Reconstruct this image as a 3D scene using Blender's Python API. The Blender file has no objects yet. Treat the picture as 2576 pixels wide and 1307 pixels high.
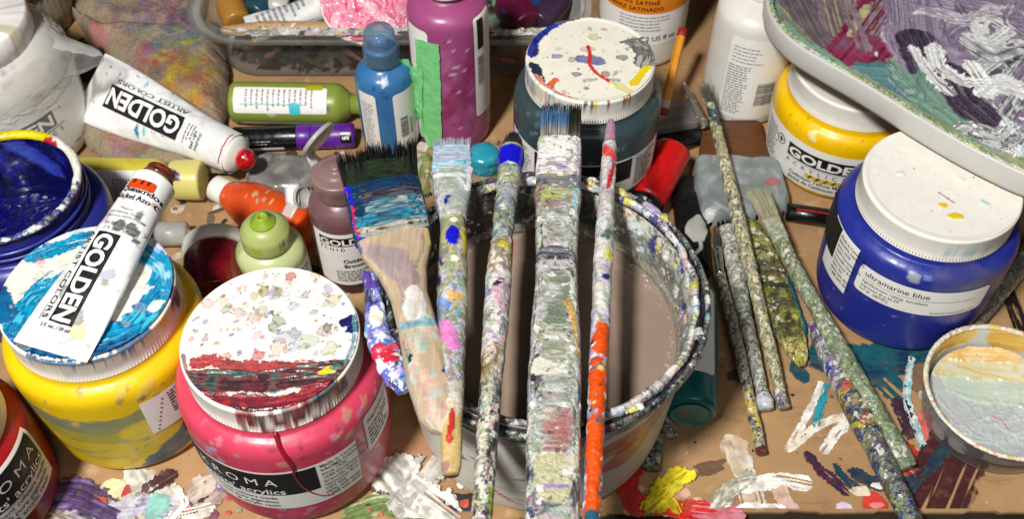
import bpy, bmesh, math, random
import numpy as np
from mathutils import Vector, Matrix

# ------------------------------------------------------------------ camera, world, lamps, exposure
sc = bpy.context.scene
CAM_H = 0.59                    # metres above the cardboard
PITCH = math.radians(51.0)      # looking down
FPX = 2700.0                    # focal length measured on a 2576 px wide picture
cd = bpy.data.cameras.new('camera'); cam = bpy.data.objects.new('camera', cd)
sc.collection.objects.link(cam); sc.camera = cam
cam.location = (0, 0, CAM_H); cam.rotation_euler = (math.pi / 2 - PITCH, 0, 0)
cd.sensor_width = 36; cd.lens = 36 * FPX / 2576; cd.clip_start = 0.01; cd.clip_end = 50
cd.dof.use_dof = True; cd.dof.focus_distance = 0.62; cd.dof.aperture_fstop = 14   # a phone's small lens

w = bpy.data.worlds.new('World'); sc.world = w; w.use_nodes = True
w.node_tree.nodes['Background'].inputs[0].default_value = (1.0, 0.98, 0.95, 1)
w.node_tree.nodes['Background'].inputs[1].default_value = 0.02

def area(name, loc, target, size, power, col):
    l = bpy.data.lights.new(name, 'AREA'); l.shape = 'DISK'; l.size = size; l.energy = power; l.color = col
    o = bpy.data.objects.new(name, l); sc.collection.objects.link(o); o.location = loc
    o.rotation_euler = (Vector(target) - Vector(loc)).to_track_quat('-Z', 'Y').to_euler()
    return o
area('ceiling_lamp', (-0.38, -0.16, 1.20), (0.02, 0.45, 0.0), 0.15, 23.5, (1.0, 0.985, 0.955))
area('front_fill', (0.25, -0.75, 1.15), (0.0, 0.40, 0.0), 0.6, 3.6, (1.0, 0.98, 0.95))  # soft fill added from the front to brighten the near walls

sc.view_settings.view_transform = 'Standard'; sc.view_settings.look = 'None'
sc.view_settings.exposure = 0.05; sc.view_settings.gamma = 1.0
sc.view_settings.use_curve_mapping = False
sc.render.engine = 'CYCLES'
sc.cycles.use_denoising = True
sc.cycles.max_bounces = 8; sc.cycles.transparent_max_bounces = 16
sc.cycles.caustics_reflective = False; sc.cycles.caustics_refractive = False
sc.cycles.sample_clamp_indirect = 4.0

COL = sc.collection
rng = np.random.default_rng(11)
random.seed(5)

# ------------------------------------------------------------------ small helpers
def at(px, py, z):
    """the place on the level z that a measured point of the photograph (2576 x 1307) shows"""
    u = (px - 1288) / FPX; v = (653.5 - py) / FPX
    c, s = math.cos(PITCH), math.sin(PITCH)
    dy = c + v * s; dz = -s + v * c
    t = (z - CAM_H) / dz
    return Vector((u * t, dy * t, z))

def lin(c):
    c = np.asarray(c, float) / 255.0
    return np.where(c <= 0.04045, c / 12.92, ((c + 0.055) / 1.055) ** 2.4)

def sm(x):
    x = np.clip(x, 0, 1); return x * x * (3 - 2 * x)

def _h(ix, iy, s):
    n = (ix * 374761393 + iy * 668265263 + s * 974634777) & 0xFFFFFFFF
    n = ((n ^ (n >> 13)) * 1274126177) & 0xFFFFFFFF
    n = ((n ^ (n >> 16)) * 2246822519) & 0xFFFFFFFF
    return ((n ^ (n >> 15)) & 0xFFFFFF) / float(0xFFFFFF)

def n2(x, y, s=0):
    x = np.asarray(x, float); y = np.asarray(y, float)
    xi = np.floor(x).astype(np.int64); yi = np.floor(y).astype(np.int64)
    fx = sm(x - xi); fy = sm(y - yi)
    a = _h(xi, yi, s); b = _h(xi + 1, yi, s); c = _h(xi, yi + 1, s); d = _h(xi + 1, yi + 1, s)
    return (a * (1 - fx) + b * fx) * (1 - fy) + (c * (1 - fx) + d * fx) * fy

def fbm(x, y, s=0, o=3):
    r = 0; a = 0.5; t = 0
    for k in range(o):
        r = r + a * n2(x * 2 ** k, y * 2 ** k, s + 17 * k); t += a; a *= 0.5
    return r / t

ROOT = {}     # object name -> world place of its thing's origin
def thing(name, label, cat, loc, group=None):
    o = bpy.data.objects.new(name, None); COL.objects.link(o); o.empty_display_size = 0.01
    o.location = loc; o['label'] = label; o['category'] = cat
    if group: o['group'] = group
    ROOT[o.name] = np.array(loc, float); return o

def tag(o, label, cat, group=None):
    o['label'] = label; o['category'] = cat
    if group: o['group'] = group
    return o

def mk(name, V, Q=None, mat=None, parent=None, C=None, T=None, smooth=True, origin=None, label=None, kind=None):
    """one mesh object from world-space vertices, quads Q and triangles T, vertex colours C"""
    V = np.asarray(V, np.float64).reshape(-1, 3)
    org = ROOT[parent.name] if parent is not None else (np.array(origin, float) if origin is not None else
          np.array([*(V[:, :2].min(0) + V[:, :2].max(0)) / 2, V[:, 2].min()]))
    me = bpy.data.meshes.new(name)
    nq = 0 if Q is None else len(Q); nt = 0 if T is None else len(T)
    me.vertices.add(len(V)); me.vertices.foreach_set('co', (V - org).astype(np.float32).ravel())
    idx = np.concatenate([np.asarray(Q).reshape(-1) if nq else np.zeros(0, int), np.asarray(T).reshape(-1) if nt else np.zeros(0, int)]).astype(np.int32)
    me.loops.add(len(idx)); me.loops.foreach_set('vertex_index', idx)
    me.polygons.add(nq + nt)
    st = np.concatenate([np.arange(nq) * 4, nq * 4 + np.arange(nt) * 3]).astype(np.int32)
    me.polygons.foreach_set('loop_start', st)
    me.polygons.foreach_set('use_smooth', np.full(nq + nt, smooth, bool))
    me.update(calc_edges=True); me.validate()
    if C is not None:
        at_ = me.attributes.new('Col', 'FLOAT_COLOR', 'POINT')
        C = np.asarray(C, float).reshape(len(V), -1)
        at_.data.foreach_set('color', (C if C.shape[1] == 4 else np.concatenate([C, np.ones((len(C), 1))], 1)).astype(np.float32).ravel())
    o = bpy.data.objects.new(name, me); COL.objects.link(o)
    if mat is not None: me.materials.append(mat)
    if parent is not None:
        o.parent = parent
    else:
        o.location = org
    ROOT[o.name] = org
    if label: o['label'] = label
    if kind: o['kind'] = kind
    return o

def gq(nu, nv, wu=False, wv=False, off=0):
    """quads of a grid whose vertex index is i*nv + j"""
    i = np.arange(nu if wu else nu - 1); j = np.arange(nv if wv else nv - 1)
    I, J = np.meshgrid(i, j, indexing='ij'); I2 = (I + 1) % nu; J2 = (J + 1) % nv
    return off + np.stack([I * nv + J, I2 * nv + J, I2 * nv + J2, I * nv + J2], -1).reshape(-1, 4)

def normals(P, wu=False, wv=False):
    du = (np.roll(P, -1, 0) - np.roll(P, 1, 0)); dv = (np.roll(P, -1, 1) - np.roll(P, 1, 1))
    if not wu: du[0] = P[1] - P[0]; du[-1] = P[-1] - P[-2]
    if not wv: dv[:, 0] = P[:, 1] - P[:, 0]; dv[:, -1] = P[:, -1] - P[:, -2]
    n = np.cross(du, dv); return n / (np.linalg.norm(n, axis=-1, keepdims=True) + 1e-12)

# ------------------------------------------------------------------ materials
def _base(name):
    m = bpy.data.materials.new(name); m.use_nodes = True
    nt = m.node_tree; return m, nt, nt.nodes, nt.links, nt.nodes['Principled BSDF']

def mat(name, col=None, rough=0.4, coat=0.0, var=0.08, vs=90.0, bump=0.0, bs=900.0, sss=0.0, metal=0.0, spec=0.5, rvar=0.12, sssr=(0.006, 0.004, 0.003), streak=None):
    """col None: colour comes from the mesh's own paint colours. Noise gives variation, uneven gloss and fine relief"""
    m, nt, N, Lk, P = _base(name)
    tc = N.new('ShaderNodeTexCoord')
    src = tc.outputs['Object']
    if streak:
        mp = N.new('ShaderNodeMapping'); mp.inputs['Scale'].default_value = streak; Lk.new(src, mp.inputs[0]); src = mp.outputs[0]
    nz = N.new('ShaderNodeTexNoise'); nz.inputs['Scale'].default_value = vs; nz.inputs['Detail'].default_value = 5; Lk.new(src, nz.inputs['Vector'])
    if col is None:
        a = N.new('ShaderNodeAttribute'); a.attribute_name = 'Col'; cs = a.outputs['Color']
    else:
        rg = N.new('ShaderNodeRGB'); rg.outputs[0].default_value = (*lin(col), 1); cs = rg.outputs[0]
    hs = N.new('ShaderNodeHueSaturation')
    mr = N.new('ShaderNodeMapRange'); mr.inputs[1].default_value = 0.25; mr.inputs[2].default_value = 0.75
    mr.inputs[3].default_value = 1 - var; mr.inputs[4].default_value = 1 + var
    Lk.new(nz.outputs[0], mr.inputs[0]); Lk.new(mr.outputs[0], hs.inputs['Value']); Lk.new(cs, hs.inputs['Color'])
    Lk.new(hs.outputs[0], P.inputs['Base Color'])
    m2 = N.new('ShaderNodeMapRange'); m2.inputs[1].default_value = 0.3; m2.inputs[2].default_value = 0.7
    m2.inputs[3].default_value = max(0.02, rough - rvar); m2.inputs[4].default_value = min(1, rough + rvar)
    n3 = N.new('ShaderNodeTexNoise'); n3.inputs['Scale'].default_value = vs * 2.3; n3.inputs['Detail'].default_value = 3; Lk.new(src, n3.inputs['Vector'])
    Lk.new(n3.outputs[0], m2.inputs[0]); Lk.new(m2.outputs[0], P.inputs['Roughness'])
    P.inputs['Specular IOR Level'].default_value = spec; P.inputs['Metallic'].default_value = metal
    P.inputs['Coat Weight'].default_value = coat; P.inputs['Coat Roughness'].default_value = 0.12
    if sss:
        P.inputs['Subsurface Weight'].default_value = sss; P.inputs['Subsurface Radius'].default_value = sssr; P.inputs['Subsurface Scale'].default_value = 1.0
    if bump:
        nb = N.new('ShaderNodeTexNoise'); nb.inputs['Scale'].default_value = bs; nb.inputs['Detail'].default_value = 4; Lk.new(src, nb.inputs['Vector'])
        b = N.new('ShaderNodeBump'); b.inputs['Strength'].default_value = bump; b.inputs['Distance'].default_value = 0.0006
        Lk.new(nb.outputs[0], b.inputs['Height']); Lk.new(b.outputs[0], P.inputs['Normal'])
    return m

def clear_mat(name, tint=(249, 249, 248), dens=0.25, rough=0.12, haze=(200, 200, 195)):
    """thin clear plastic: see-through, a little milky, glossy"""
    m, nt, N, Lk, P = _base(name)
    tr = N.new('ShaderNodeBsdfTransparent'); tr.inputs[0].default_value = (*lin(tint), 1)
    P.inputs['Base Color'].default_value = (*lin(haze), 1); P.inputs['Roughness'].default_value = rough
    nz = N.new('ShaderNodeTexNoise'); nz.inputs['Scale'].default_value = 45; nz.inputs['Detail'].default_value = 6
    tc = N.new('ShaderNodeTexCoord'); Lk.new(tc.outputs['Object'], nz.inputs['Vector'])
    fr = N.new('ShaderNodeFresnel'); fr.inputs[0].default_value = 1.45
    mr = N.new('ShaderNodeMapRange'); mr.inputs[1].default_value = 0.3; mr.inputs[2].default_value = 0.72
    mr.inputs[3].default_value = max(0, dens - 0.12); mr.inputs[4].default_value = min(1, dens + 0.10)
    Lk.new(nz.outputs[0], mr.inputs[0])
    ad = N.new('ShaderNodeMath'); ad.operation = 'ADD'; ad.use_clamp = True; fh = N.new('ShaderNodeMath'); fh.operation = 'MULTIPLY'; fh.inputs[1].default_value = 0.6; Lk.new(fr.outputs[0], fh.inputs[0]); Lk.new(mr.outputs[0], ad.inputs[0]); Lk.new(fh.outputs[0], ad.inputs[1])
    mx = N.new('ShaderNodeMixShader'); Lk.new(ad.outputs[0], mx.inputs[0]); Lk.new(tr.outputs[0], mx.inputs[1]); Lk.new(P.outputs[0], mx.inputs[2])
    Lk.new(mx.outputs[0], N['Material Output'].inputs['Surface'])
    return m

M = {}
M['paint'] = mat('dried_paint', None, 0.34, 0.25, 0.14, 420, 0.8, 750)
def crust_mat():
    m = mat('crusted_paint', None, 0.34, 0.25, 0.16, 420, 0.0)
    nt = m.node_tree; N = nt.nodes; Lk = nt.links; P = N['Principled BSDF']
    tc = N.new('ShaderNodeTexCoord'); nz = N.new('ShaderNodeTexNoise'); nz.inputs['Scale'].default_value = 320; nz.inputs['Detail'].default_value = 4; Lk.new(tc.outputs['Object'], nz.inputs['Vector'])
    vm = N.new('ShaderNodeVectorMath'); vm.operation = 'SCALE'; vm.inputs['Scale'].default_value = 0.0034; Lk.new(nz.outputs['Color'], vm.inputs[0])
    va = N.new('ShaderNodeVectorMath'); va.operation = 'ADD'; Lk.new(tc.outputs['Object'], va.inputs[0]); Lk.new(vm.outputs[0], va.inputs[1])
    col = P.inputs['Base Color'].links[0].from_socket; hts = []
    for scale, lo, c_, am in ((330, 0.955, (234, 231, 222), 0.7), (560, 0.965, (44, 44, 50), 0.6), (420, 0.96, (120, 120, 108), 0.5), (600, 0.97, (214, 206, 178), 0.7)):
        vo = N.new('ShaderNodeTexVoronoi'); vo.inputs['Scale'].default_value = scale; Lk.new(va.outputs[0], vo.inputs['Vector'])
        sx = N.new('ShaderNodeSeparateColor'); Lk.new(vo.outputs['Color'], sx.inputs[0])
        gt = N.new('ShaderNodeMath'); gt.operation = 'GREATER_THAN'; gt.inputs[1].default_value = lo; Lk.new(sx.outputs[0], gt.inputs[0])
        ml = N.new('ShaderNodeMath'); ml.operation = 'MULTIPLY'; ml.inputs[1].default_value = am; Lk.new(gt.outputs[0], ml.inputs[0])
        mx = N.new('ShaderNodeMix'); mx.data_type = 'RGBA'; Lk.new(ml.outputs[0], mx.inputs[0]); Lk.new(col, mx.inputs[6]); mx.inputs[7].default_value = (*lin(c_), 1); col = mx.outputs[2]; hts.append(sx.outputs[1])
    Lk.new(col, P.inputs['Base Color'])
    n4 = N.new('ShaderNodeTexNoise'); n4.inputs['Scale'].default_value = 620; n4.inputs['Detail'].default_value = 5; Lk.new(va.outputs[0], n4.inputs['Vector'])
    ad = N.new('ShaderNodeMath'); ad.operation = 'ADD'; Lk.new(n4.outputs[0], ad.inputs[0]); h2 = N.new('ShaderNodeMath'); h2.operation = 'MULTIPLY'; h2.inputs[1].default_value = 0.3; Lk.new(hts[0], h2.inputs[0]); Lk.new(h2.outputs[0], ad.inputs[1])
    b = N.new('ShaderNodeBump'); b.inputs['Strength'].default_value = 1.0; b.inputs['Distance'].default_value = 0.0011; Lk.new(ad.outputs[0], b.inputs['Height']); Lk.new(b.outputs[0], P.inputs['Normal'])
    return m
M['crust'] = crust_mat()
M['paint_wet'] = mat('thick_glossy_paint', None, 0.22, 0.5, 0.06, 180, 0.25, 900)
M['paint_smooth'] = mat('smooth_wet_paint', None, 0.2, 0.4, 0.05, 120, 0.05, 240)
def soak_mat():
    m = mat('soaked_paint', None, 0.55, 0.0, 0.16, 260, 0.2, 1300); nt = m.node_tree; N = nt.nodes; Lk = nt.links
    tr = N.new('ShaderNodeBsdfTransparent'); mx = N.new('ShaderNodeMixShader'); a = N.new('ShaderNodeAttribute'); a.attribute_name = 'Col'
    Lk.new(a.outputs['Alpha'], mx.inputs[0]); Lk.new(tr.outputs[0], mx.inputs[1]); Lk.new(N['Principled BSDF'].outputs[0], mx.inputs[2]); Lk.new(mx.outputs[0], N['Material Output'].inputs['Surface'])
    return m
M['soak'] = soak_mat()
M['paint_flat'] = mat('thin_dried_paint', None, 0.5, 0.0, 0.12, 220, 0.2, 1500)
M['jar'] = mat('jar_plastic', None, 0.34, 0.0, 0.05, 60, 0.05, 500, sss=0.25)
M['lid'] = mat('painted_lid', None, 0.4, 0.1, 0.05, 120, 0.12, 900)
M['hair'] = mat('bristle_hair', None, 0.5, 0.0, 0.15, 300)
M['towel'] = mat('terry_cloth', None, 0.95, 0.0, 0.25, 500, 0.9, 1800, spec=0.1)
M['white'] = mat('white_plastic', (232, 230, 222), 0.42, 0, 0.04, 80, 0.05, 700, sss=0.1)
M['label'] = mat('label_paper', (236, 234, 228), 0.55, 0, 0.03, 120)
M['ink'] = mat('black_print', (18, 17, 18), 0.5, 0, 0.1, 200)
M['ink_white'] = mat('white_print', (240, 238, 232), 0.5, 0, 0.03, 100)
M['ink_grey'] = mat('grey_print', (95, 93, 95), 0.6, 0, 0.1, 200)
M['ink_light'] = mat('pale_grey_print', (150, 150, 150), 0.6, 0, 0.1, 200)
M['black'] = mat('black_plastic', (16, 16, 18), 0.28, 0, 0.1, 100, 0.05, 600)
M['metal'] = mat('steel', (190, 188, 184), 0.28, 0, 0.1, 200, 0.1, 800, metal=1.0)
M['clear'] = clear_mat('clear_plastic', dens=0.04)
M['clear_thin'] = clear_mat('clear_film', dens=0.04, rough=0.08)
M['frost'] = clear_mat('frosted_plastic', (244, 244, 242), 0.5, 0.3, (205, 205, 200))
M['wood'] = mat('dark_wood', (96, 56, 28), 0.5, 0, 0.3, 60, 0.2, 300, streak=(1, 9, 1))
def card_mat():
    m = mat('brown_cardboard', (170, 134, 94), 0.82, 0, 0.14, 28, 0.3, 1200, spec=0.25); nt = m.node_tree; N = nt.nodes; Lk = nt.links; P = N['Principled BSDF']
    col = P.inputs['Base Color'].links[0].from_socket; tc = N.new('ShaderNodeTexCoord')
    for scale, lo, hi, c_, am, st in ((9, .52, .70, (120, 84, 56), .55, (1, 1, 1)), (22, .58, .72, (96, 70, 52), .5, (1, 1.6, 1)), (60, .60, .70, (206, 176, 138), .5, (1, 1, 1)), (16, .60, .68, (150, 96, 84), .4, (1, 1, 1)), (420, .62, .72, (110, 80, 54), .5, (.06, 1, 1)), (300, .66, .72, (74, 58, 48), .7, (1, 1, 1))):
        mp = N.new('ShaderNodeMapping'); mp.inputs['Scale'].default_value = st; mp.inputs['Location'].default_value = (scale * .37, scale * .11, 0); Lk.new(tc.outputs['Object'], mp.inputs[0])
        nz = N.new('ShaderNodeTexNoise'); nz.inputs['Scale'].default_value = scale; nz.inputs['Detail'].default_value = 7; nz.inputs['Roughness'].default_value = .6; Lk.new(mp.outputs[0], nz.inputs['Vector'])
        mr = N.new('ShaderNodeMapRange'); mr.inputs[1].default_value = lo; mr.inputs[2].default_value = hi; mr.inputs[4].default_value = am; Lk.new(nz.outputs[0], mr.inputs[0])
        mx = N.new('ShaderNodeMix'); mx.data_type = 'RGBA'; Lk.new(mr.outputs[0], mx.inputs[0]); Lk.new(col, mx.inputs[6]); mx.inputs[7].default_value = (*lin(c_), 1); col = mx.outputs[2]
    Lk.new(col, P.inputs['Base Color']); return m
M['cardboard'] = card_mat()

# ------------------------------------------------------------------ painting colours and thickness onto a surface
class Painter:
    def __init__(s, X, Y, base, wrap=None):
        s.X = np.asarray(X, float).ravel(); s.Y = np.asarray(Y, float).ravel(); s.n = len(s.X)
        s.C = np.tile(lin(base), (s.n, 1)); s.H = np.zeros(s.n); s.A = np.zeros(s.n); s.wrap = wrap; s.k = int(rng.integers(1e6))
    def _sel(s, cx, cy, R):
        dx = s.X - cx
        if s.wrap: dx = (dx + s.wrap / 2) % s.wrap - s.wrap / 2
        dy = s.Y - cy
        i = np.nonzero((np.abs(dx) < R) & (np.abs(dy) < R))[0]
        return i, dx[i], dy[i]
    def blob(s, cx, cy, rx, col, ry=None, ang=0.0, a=1.0, h=0.0, rag=0.3, edge=0.12, rim=0.0, f=2.2):
        ry = ry or rx; i, dx, dy = s._sel(cx, cy, max(rx, ry) * 1.7)
        if not len(i): return
        c, q = math.cos(ang), math.sin(ang)
        x = (dx * c + dy * q) / rx; y = (-dx * q + dy * c) / ry
        s.k += 1
        d = np.hypot(x, y) + rag * (fbm(x * f / 2 + 7, y * f / 2 + 3, s.k, 3) - 0.5) * 2
        m = sm((1 - d) / edge + 0.5)
        L = lin(col)
        aa = m * a
        if rim: aa = m * np.clip(a + rim * sm((d - 0.72) / 0.2), 0, 1)
        s.C[i] = s.C[i] * (1 - aa[:, None]) + L * aa[:, None]
        s.A[i] = np.maximum(s.A[i], m)
        s.H[i] += h * m * (1 - 0.35 * np.clip(d, 0, 1) ** 2 + (0.5 * sm((d - 0.7) / 0.2) if rim else 0))
    def stroke(s, pts, wd, cols, h=0.0, rag=0.25, a=1.0, streak=10.0, dry=0.0, lowf=0.5, level=False):
        pts = np.asarray(pts, float)
        if len(pts) > 2:      # smooth the path
            t = np.linspace(0, len(pts) - 1, len(pts) * 6); k = np.arange(len(pts))
            g = np.stack([np.interp(t, k, pts[:, 0]), np.interp(t, k, pts[:, 1])], 1)
            for _ in range(4): g[1:-1] = (g[:-2] + 2 * g[1:-1] + g[2:]) / 4
            pts = g
        lo = pts.min(0) - wd * 1.4; hi = pts.max(0) + wd * 1.4
        i = np.nonzero((s.X > lo[0]) & (s.X < hi[0]) & (s.Y > lo[1]) & (s.Y < hi[1]))[0]
        if not len(i): return
        x = s.X[i]; y = s.Y[i]; best = np.full(len(i), 1e9); tt = np.zeros(len(i)); ss = np.zeros(len(i)); L0 = 0
        for p, q in zip(pts[:-1], pts[1:]):
            d = q - p; ln = np.hypot(*d) + 1e-12; d = d / ln
            al = np.clip((x - p[0]) * d[0] + (y - p[1]) * d[1], 0, ln)
            ex = x - p[0] - al * d[0]; ey = y - p[1] - al * d[1]; dist = np.hypot(ex, ey)
            b = dist < best; best[b] = dist[b]; tt[b] = (L0 + al)[b]; cr = (x - p[0]) * -d[1] + (y - p[1]) * d[0]; ss[b] = cr[b]; L0 += ln
        s.k += 1; hw = wd / 2
        sn = ss / hw
        wob = 1 + rag * (fbm(tt / wd * 1.3, np.sign(ss) * 3.3, s.k) - 0.5) * 2 + rag * 1.1 * (fbm(x / wd * 6, y / wd * 6, s.k + 3, 4) - 0.5)
        m = sm((wob - best / hw) / 0.14 + 0.5)
        st = fbm(sn * streak / 2 + 50, tt / wd * lowf, s.k + 5, 3)
        if dry: m = m * sm((st - 0.25 - dry * 0.5 * (tt / L0) ** 1.5 * 1.0 + 0.12) / 0.1)
        cols = [lin(c) for c in cols]
        if len(cols) == 1: cc = np.tile(cols[0], (len(i), 1))
        else:
            sc2 = 0.45 * st + 0.55 * fbm(x / wd * 2.2 + 9, y / wd * 2.2, s.k + 8, 4); u = np.clip((sc2 - 0.32) / 0.36, 0, 0.999) * (len(cols) - 1); k = u.astype(int); fr = sm(u - k)[:, None]
            ca = np.array(cols); cc = ca[k] * (1 - fr) + ca[np.minimum(k + 1, len(cols) - 1)] * fr
        cc = cc * (0.9 + 0.2 * st[:, None])
        aa = (m * a)[:, None]
        s.C[i] = s.C[i] * (1 - aa) + cc * aa
        s.A[i] = np.maximum(s.A[i], m)
        hh = h * (0.35 + 0.9 * st + 0.5 * sm((np.abs(sn) - 0.7) / 0.25))
        if level: s.H[i] = s.H[i] * (1 - 0.6 * m) + m * hh
        else: s.H[i] += m * hh

CRUST = [((232, 229, 220), 12), ((205, 204, 195), 14), ((168, 166, 154), 15), ((132, 130, 116), 14), ((166, 158, 130), 8), ((98, 100, 95), 9), ((46, 47, 54), 7), ((34, 34, 66), 2), ((24, 24, 140), 0.8),
         ((186, 198, 206), 5), ((128, 180, 194), 1.5), ((50, 120, 138), 1), ((196, 184, 84), 2.5), ((226, 186, 70), 0.8), ((178, 62, 60), 1.2), ((214, 96, 44), 0.5), ((206, 160, 176), 2), ((166, 152, 184), 2.5), ((112, 132, 98), 2), ((216, 214, 170), 3)]
def crust(p, n, smin, smax, pal=CRUST, ylo=None, yhi=None, h=0.0006, asp=1.6, a=0.92):
    """layer upon layer of ragged paint islands, then single dabs on top"""
    ws = np.array([q[1] for q in pal], float); ws /= ws.sum()
    xl, xh = p.X.min(), p.X.max(); yl = p.Y.min() if ylo is None else ylo; yh = p.Y.max() if yhi is None else yhi
    i = np.nonzero((p.Y >= yl - smax) & (p.Y <= yh + smax))[0]
    if not len(i): return
    x, y = p.X[i], p.Y[i]
    if p.wrap: th = x / p.wrap * 2 * np.pi; x2 = p.wrap / 4 * np.cos(th); x = p.wrap / 4 * np.sin(th); y = y + 0.6 * x2
    fade = sm((p.Y[i] - yl + smax) / (2 * smax)) * sm((yh + smax - p.Y[i]) / (2 * smax)) if (ylo is not None or yhi is not None) else 1.0
    for k in rng.choice(len(pal), int(np.clip(n // 14, 5, 24)), p=ws):
        s_ = smin * 1.3 * (smax / smin) ** rng.random(); t = rng.uniform(0, 3.14); st = rng.uniform(1, 2.6); p.k += 31
        u = (x * math.cos(t) + y * math.sin(t)) / s_; v = (-x * math.sin(t) + y * math.cos(t)) / (s_ * st)
        f = fbm(u + 100, v + 100, p.k, 4); sat = (max(pal[k][0]) - min(pal[k][0])) / 255.0; thr = 0.5 + 0.11 * (rng.uniform(0.3, 1.5) + 0.7 * sat)
        m = sm((f - thr) / 0.03 + 0.5) * rng.uniform(0.4, 0.95) * fade
        c = lin(np.clip(np.array(pal[k][0]) + rng.normal(0, 10, 3), 0, 255))
        p.C[i] = p.C[i] * (1 - m[:, None]) + c * m[:, None]
        p.A[i] = np.maximum(p.A[i], m); p.H[i] += h * 0.35 * m * (0.5 + (f - thr) * 4)
    for k in rng.choice(len(pal), max(3, n // 3), p=ws):
        r = smin * (smax / smin) ** (rng.random() ** 2.2) * 0.8
        c = np.clip(np.array(pal[k][0]) + rng.normal(0, 9, 3), 0, 255)
        p.blob(rng.uniform(xl, xh), rng.uniform(yl, yh), r * rng.uniform(1, 2.4), c, r, rng.uniform(0, 3.14), a * rng.uniform(0.5, 1), h * rng.uniform(0.0, 0.6) * min(1, r / smin / 2), 0.75, f=4.5)

def smears(p, n, pal, wmin=.0012, wmax=.004, lmin=.006, lmax=.03, ylo=0.0, yhi=1.0, h=.0005):
    """long drips and wiped streaks running along a handle"""
    ws = np.array([q[1] for q in pal], float); ws /= ws.sum(); yl = p.Y.max()
    for k in rng.choice(len(pal), n, p=ws):
        x = rng.uniform(p.X.min(), p.X.max()); y = yl * rng.uniform(ylo, yhi); l_ = rng.uniform(lmin, lmax); c = np.clip(np.array(pal[k][0]) + rng.normal(0, 10, 3), 0, 255)
        p.stroke([(x, y), (x + rng.normal(0, .002), y + l_ * .5), (x + rng.normal(0, .003), y + l_)], rng.uniform(wmin, wmax), [c, c * .86], h * rng.uniform(.2, 1), .7, rng.uniform(.6, 1), 5, .3)

# ------------------------------------------------------------------ shape builders (all in world space)
def frame_of(d, up=(0, 0, 1)):
    d = np.array(d, float); d /= np.linalg.norm(d); up = np.array(up, float)
    s_ = np.cross(d, up); s_ /= np.linalg.norm(s_); n = np.cross(s_, d); return d, s_, n

def sweep(name, pts, hw, ht, mt, parent, na=40, nl=120, ex=2.0, base=(150, 145, 128), paint=None, amp=0.0, caps=True, lump=0.0, origin=None, label=None):
    """tube along pts with half widths hw and half thicknesses ht; paint(p) colours it: X runs round (0 on top), Y along from the start"""
    pts = np.array([tuple(q) for q in pts], float); k = np.linspace(0, 1, len(pts))
    seg = np.r_[0, np.cumsum(np.linalg.norm(np.diff(pts, axis=0), axis=1))]; Lt = seg[-1]
    t = np.linspace(0, 1, nl); c = np.stack([np.interp(t * Lt, seg, pts[:, a]) for a in range(3)], 1)
    if len(pts) > 2:
        for _ in range(max(2, nl // 12)): c[1:-1] = (c[:-2] + 2 * c[1:-1] + c[2:]) / 4
    prof = lambda q: np.interp(t, np.linspace(0, 1, len(q)) if not isinstance(q[0], tuple) else [a[0] for a in q], q if not isinstance(q[0], tuple) else [a[1] for a in q])
    W, T_ = prof(hw), prof(ht)
    d = np.gradient(c, axis=0); d /= np.linalg.norm(d, axis=1, keepdims=True)
    s_ = np.cross(d, [0, 0, 1.0]); s_ /= np.linalg.norm(s_, axis=1, keepdims=True); n = np.cross(s_, d)
    ph = np.linspace(0, 2 * np.pi, na, endpoint=False) - np.pi / 2      # seam underneath
    cx = np.sign(np.cos(ph)) * np.abs(np.cos(ph)) ** (2 / ex); cy = np.sign(np.sin(ph)) * np.abs(np.sin(ph)) ** (2 / ex)
    P = c[None] + s_[None] * (W[None] * cx[:, None])[..., None] + n[None] * (T_[None] * cy[:, None])[..., None]
    N_ = s_[None] * (cx[:, None] / np.maximum(W[None], 1e-5))[..., None] + n[None] * (cy[:, None] / np.maximum(T_[None], 1e-5))[..., None]
    N_ /= np.linalg.norm(N_, axis=-1, keepdims=True) + 1e-12
    R = float(np.mean(W)); per = 2 * np.pi * R
    X = np.repeat((ph / (2 * np.pi) * per)[:, None], nl, 1); X = X - per / 4; Y = np.repeat((t * Lt)[None], na, 0)
    p = Painter(X, Y, base, wrap=per)
    if paint: paint(p)
    H = 0.0011 * np.tanh(p.H.reshape(na, nl) / 0.0011)
    if amp: H = H + amp * (fbm(np.cos(ph)[:, None] * R / 0.003 + 0 * X, Y / 0.003 + np.sin(ph)[:, None] * R / 0.003, p.k + 9) - 0.35)
    if lump: H = H + lump * (fbm(np.cos(ph)[:, None] * 1.2 + 0 * X, Y / 0.012, p.k + 29) - 0.4)
    P = P + N_ * H[..., None]
    V = P.reshape(-1, 3); Cc = p.C; T3 = []
    if caps:
        a0 = len(V); V = np.vstack([V, P[:, 0].mean(0), P[:, -1].mean(0)]); Cc = np.vstack([Cc, Cc.reshape(na, nl, 3)[:, 0].mean(0), Cc.reshape(na, nl, 3)[:, -1].mean(0)])
        for i in range(na):
            j = (i + 1) % na
            T3.append((i * nl, a0, j * nl)); T3.append((i * nl + nl - 1, j * nl + nl - 1, a0 + 1))
    return mk(name, V, gq(na, nl, True)[:, ::-1], mt, parent, Cc, np.array(T3)[:, ::-1] if T3 else None, origin=origin, label=label)

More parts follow.
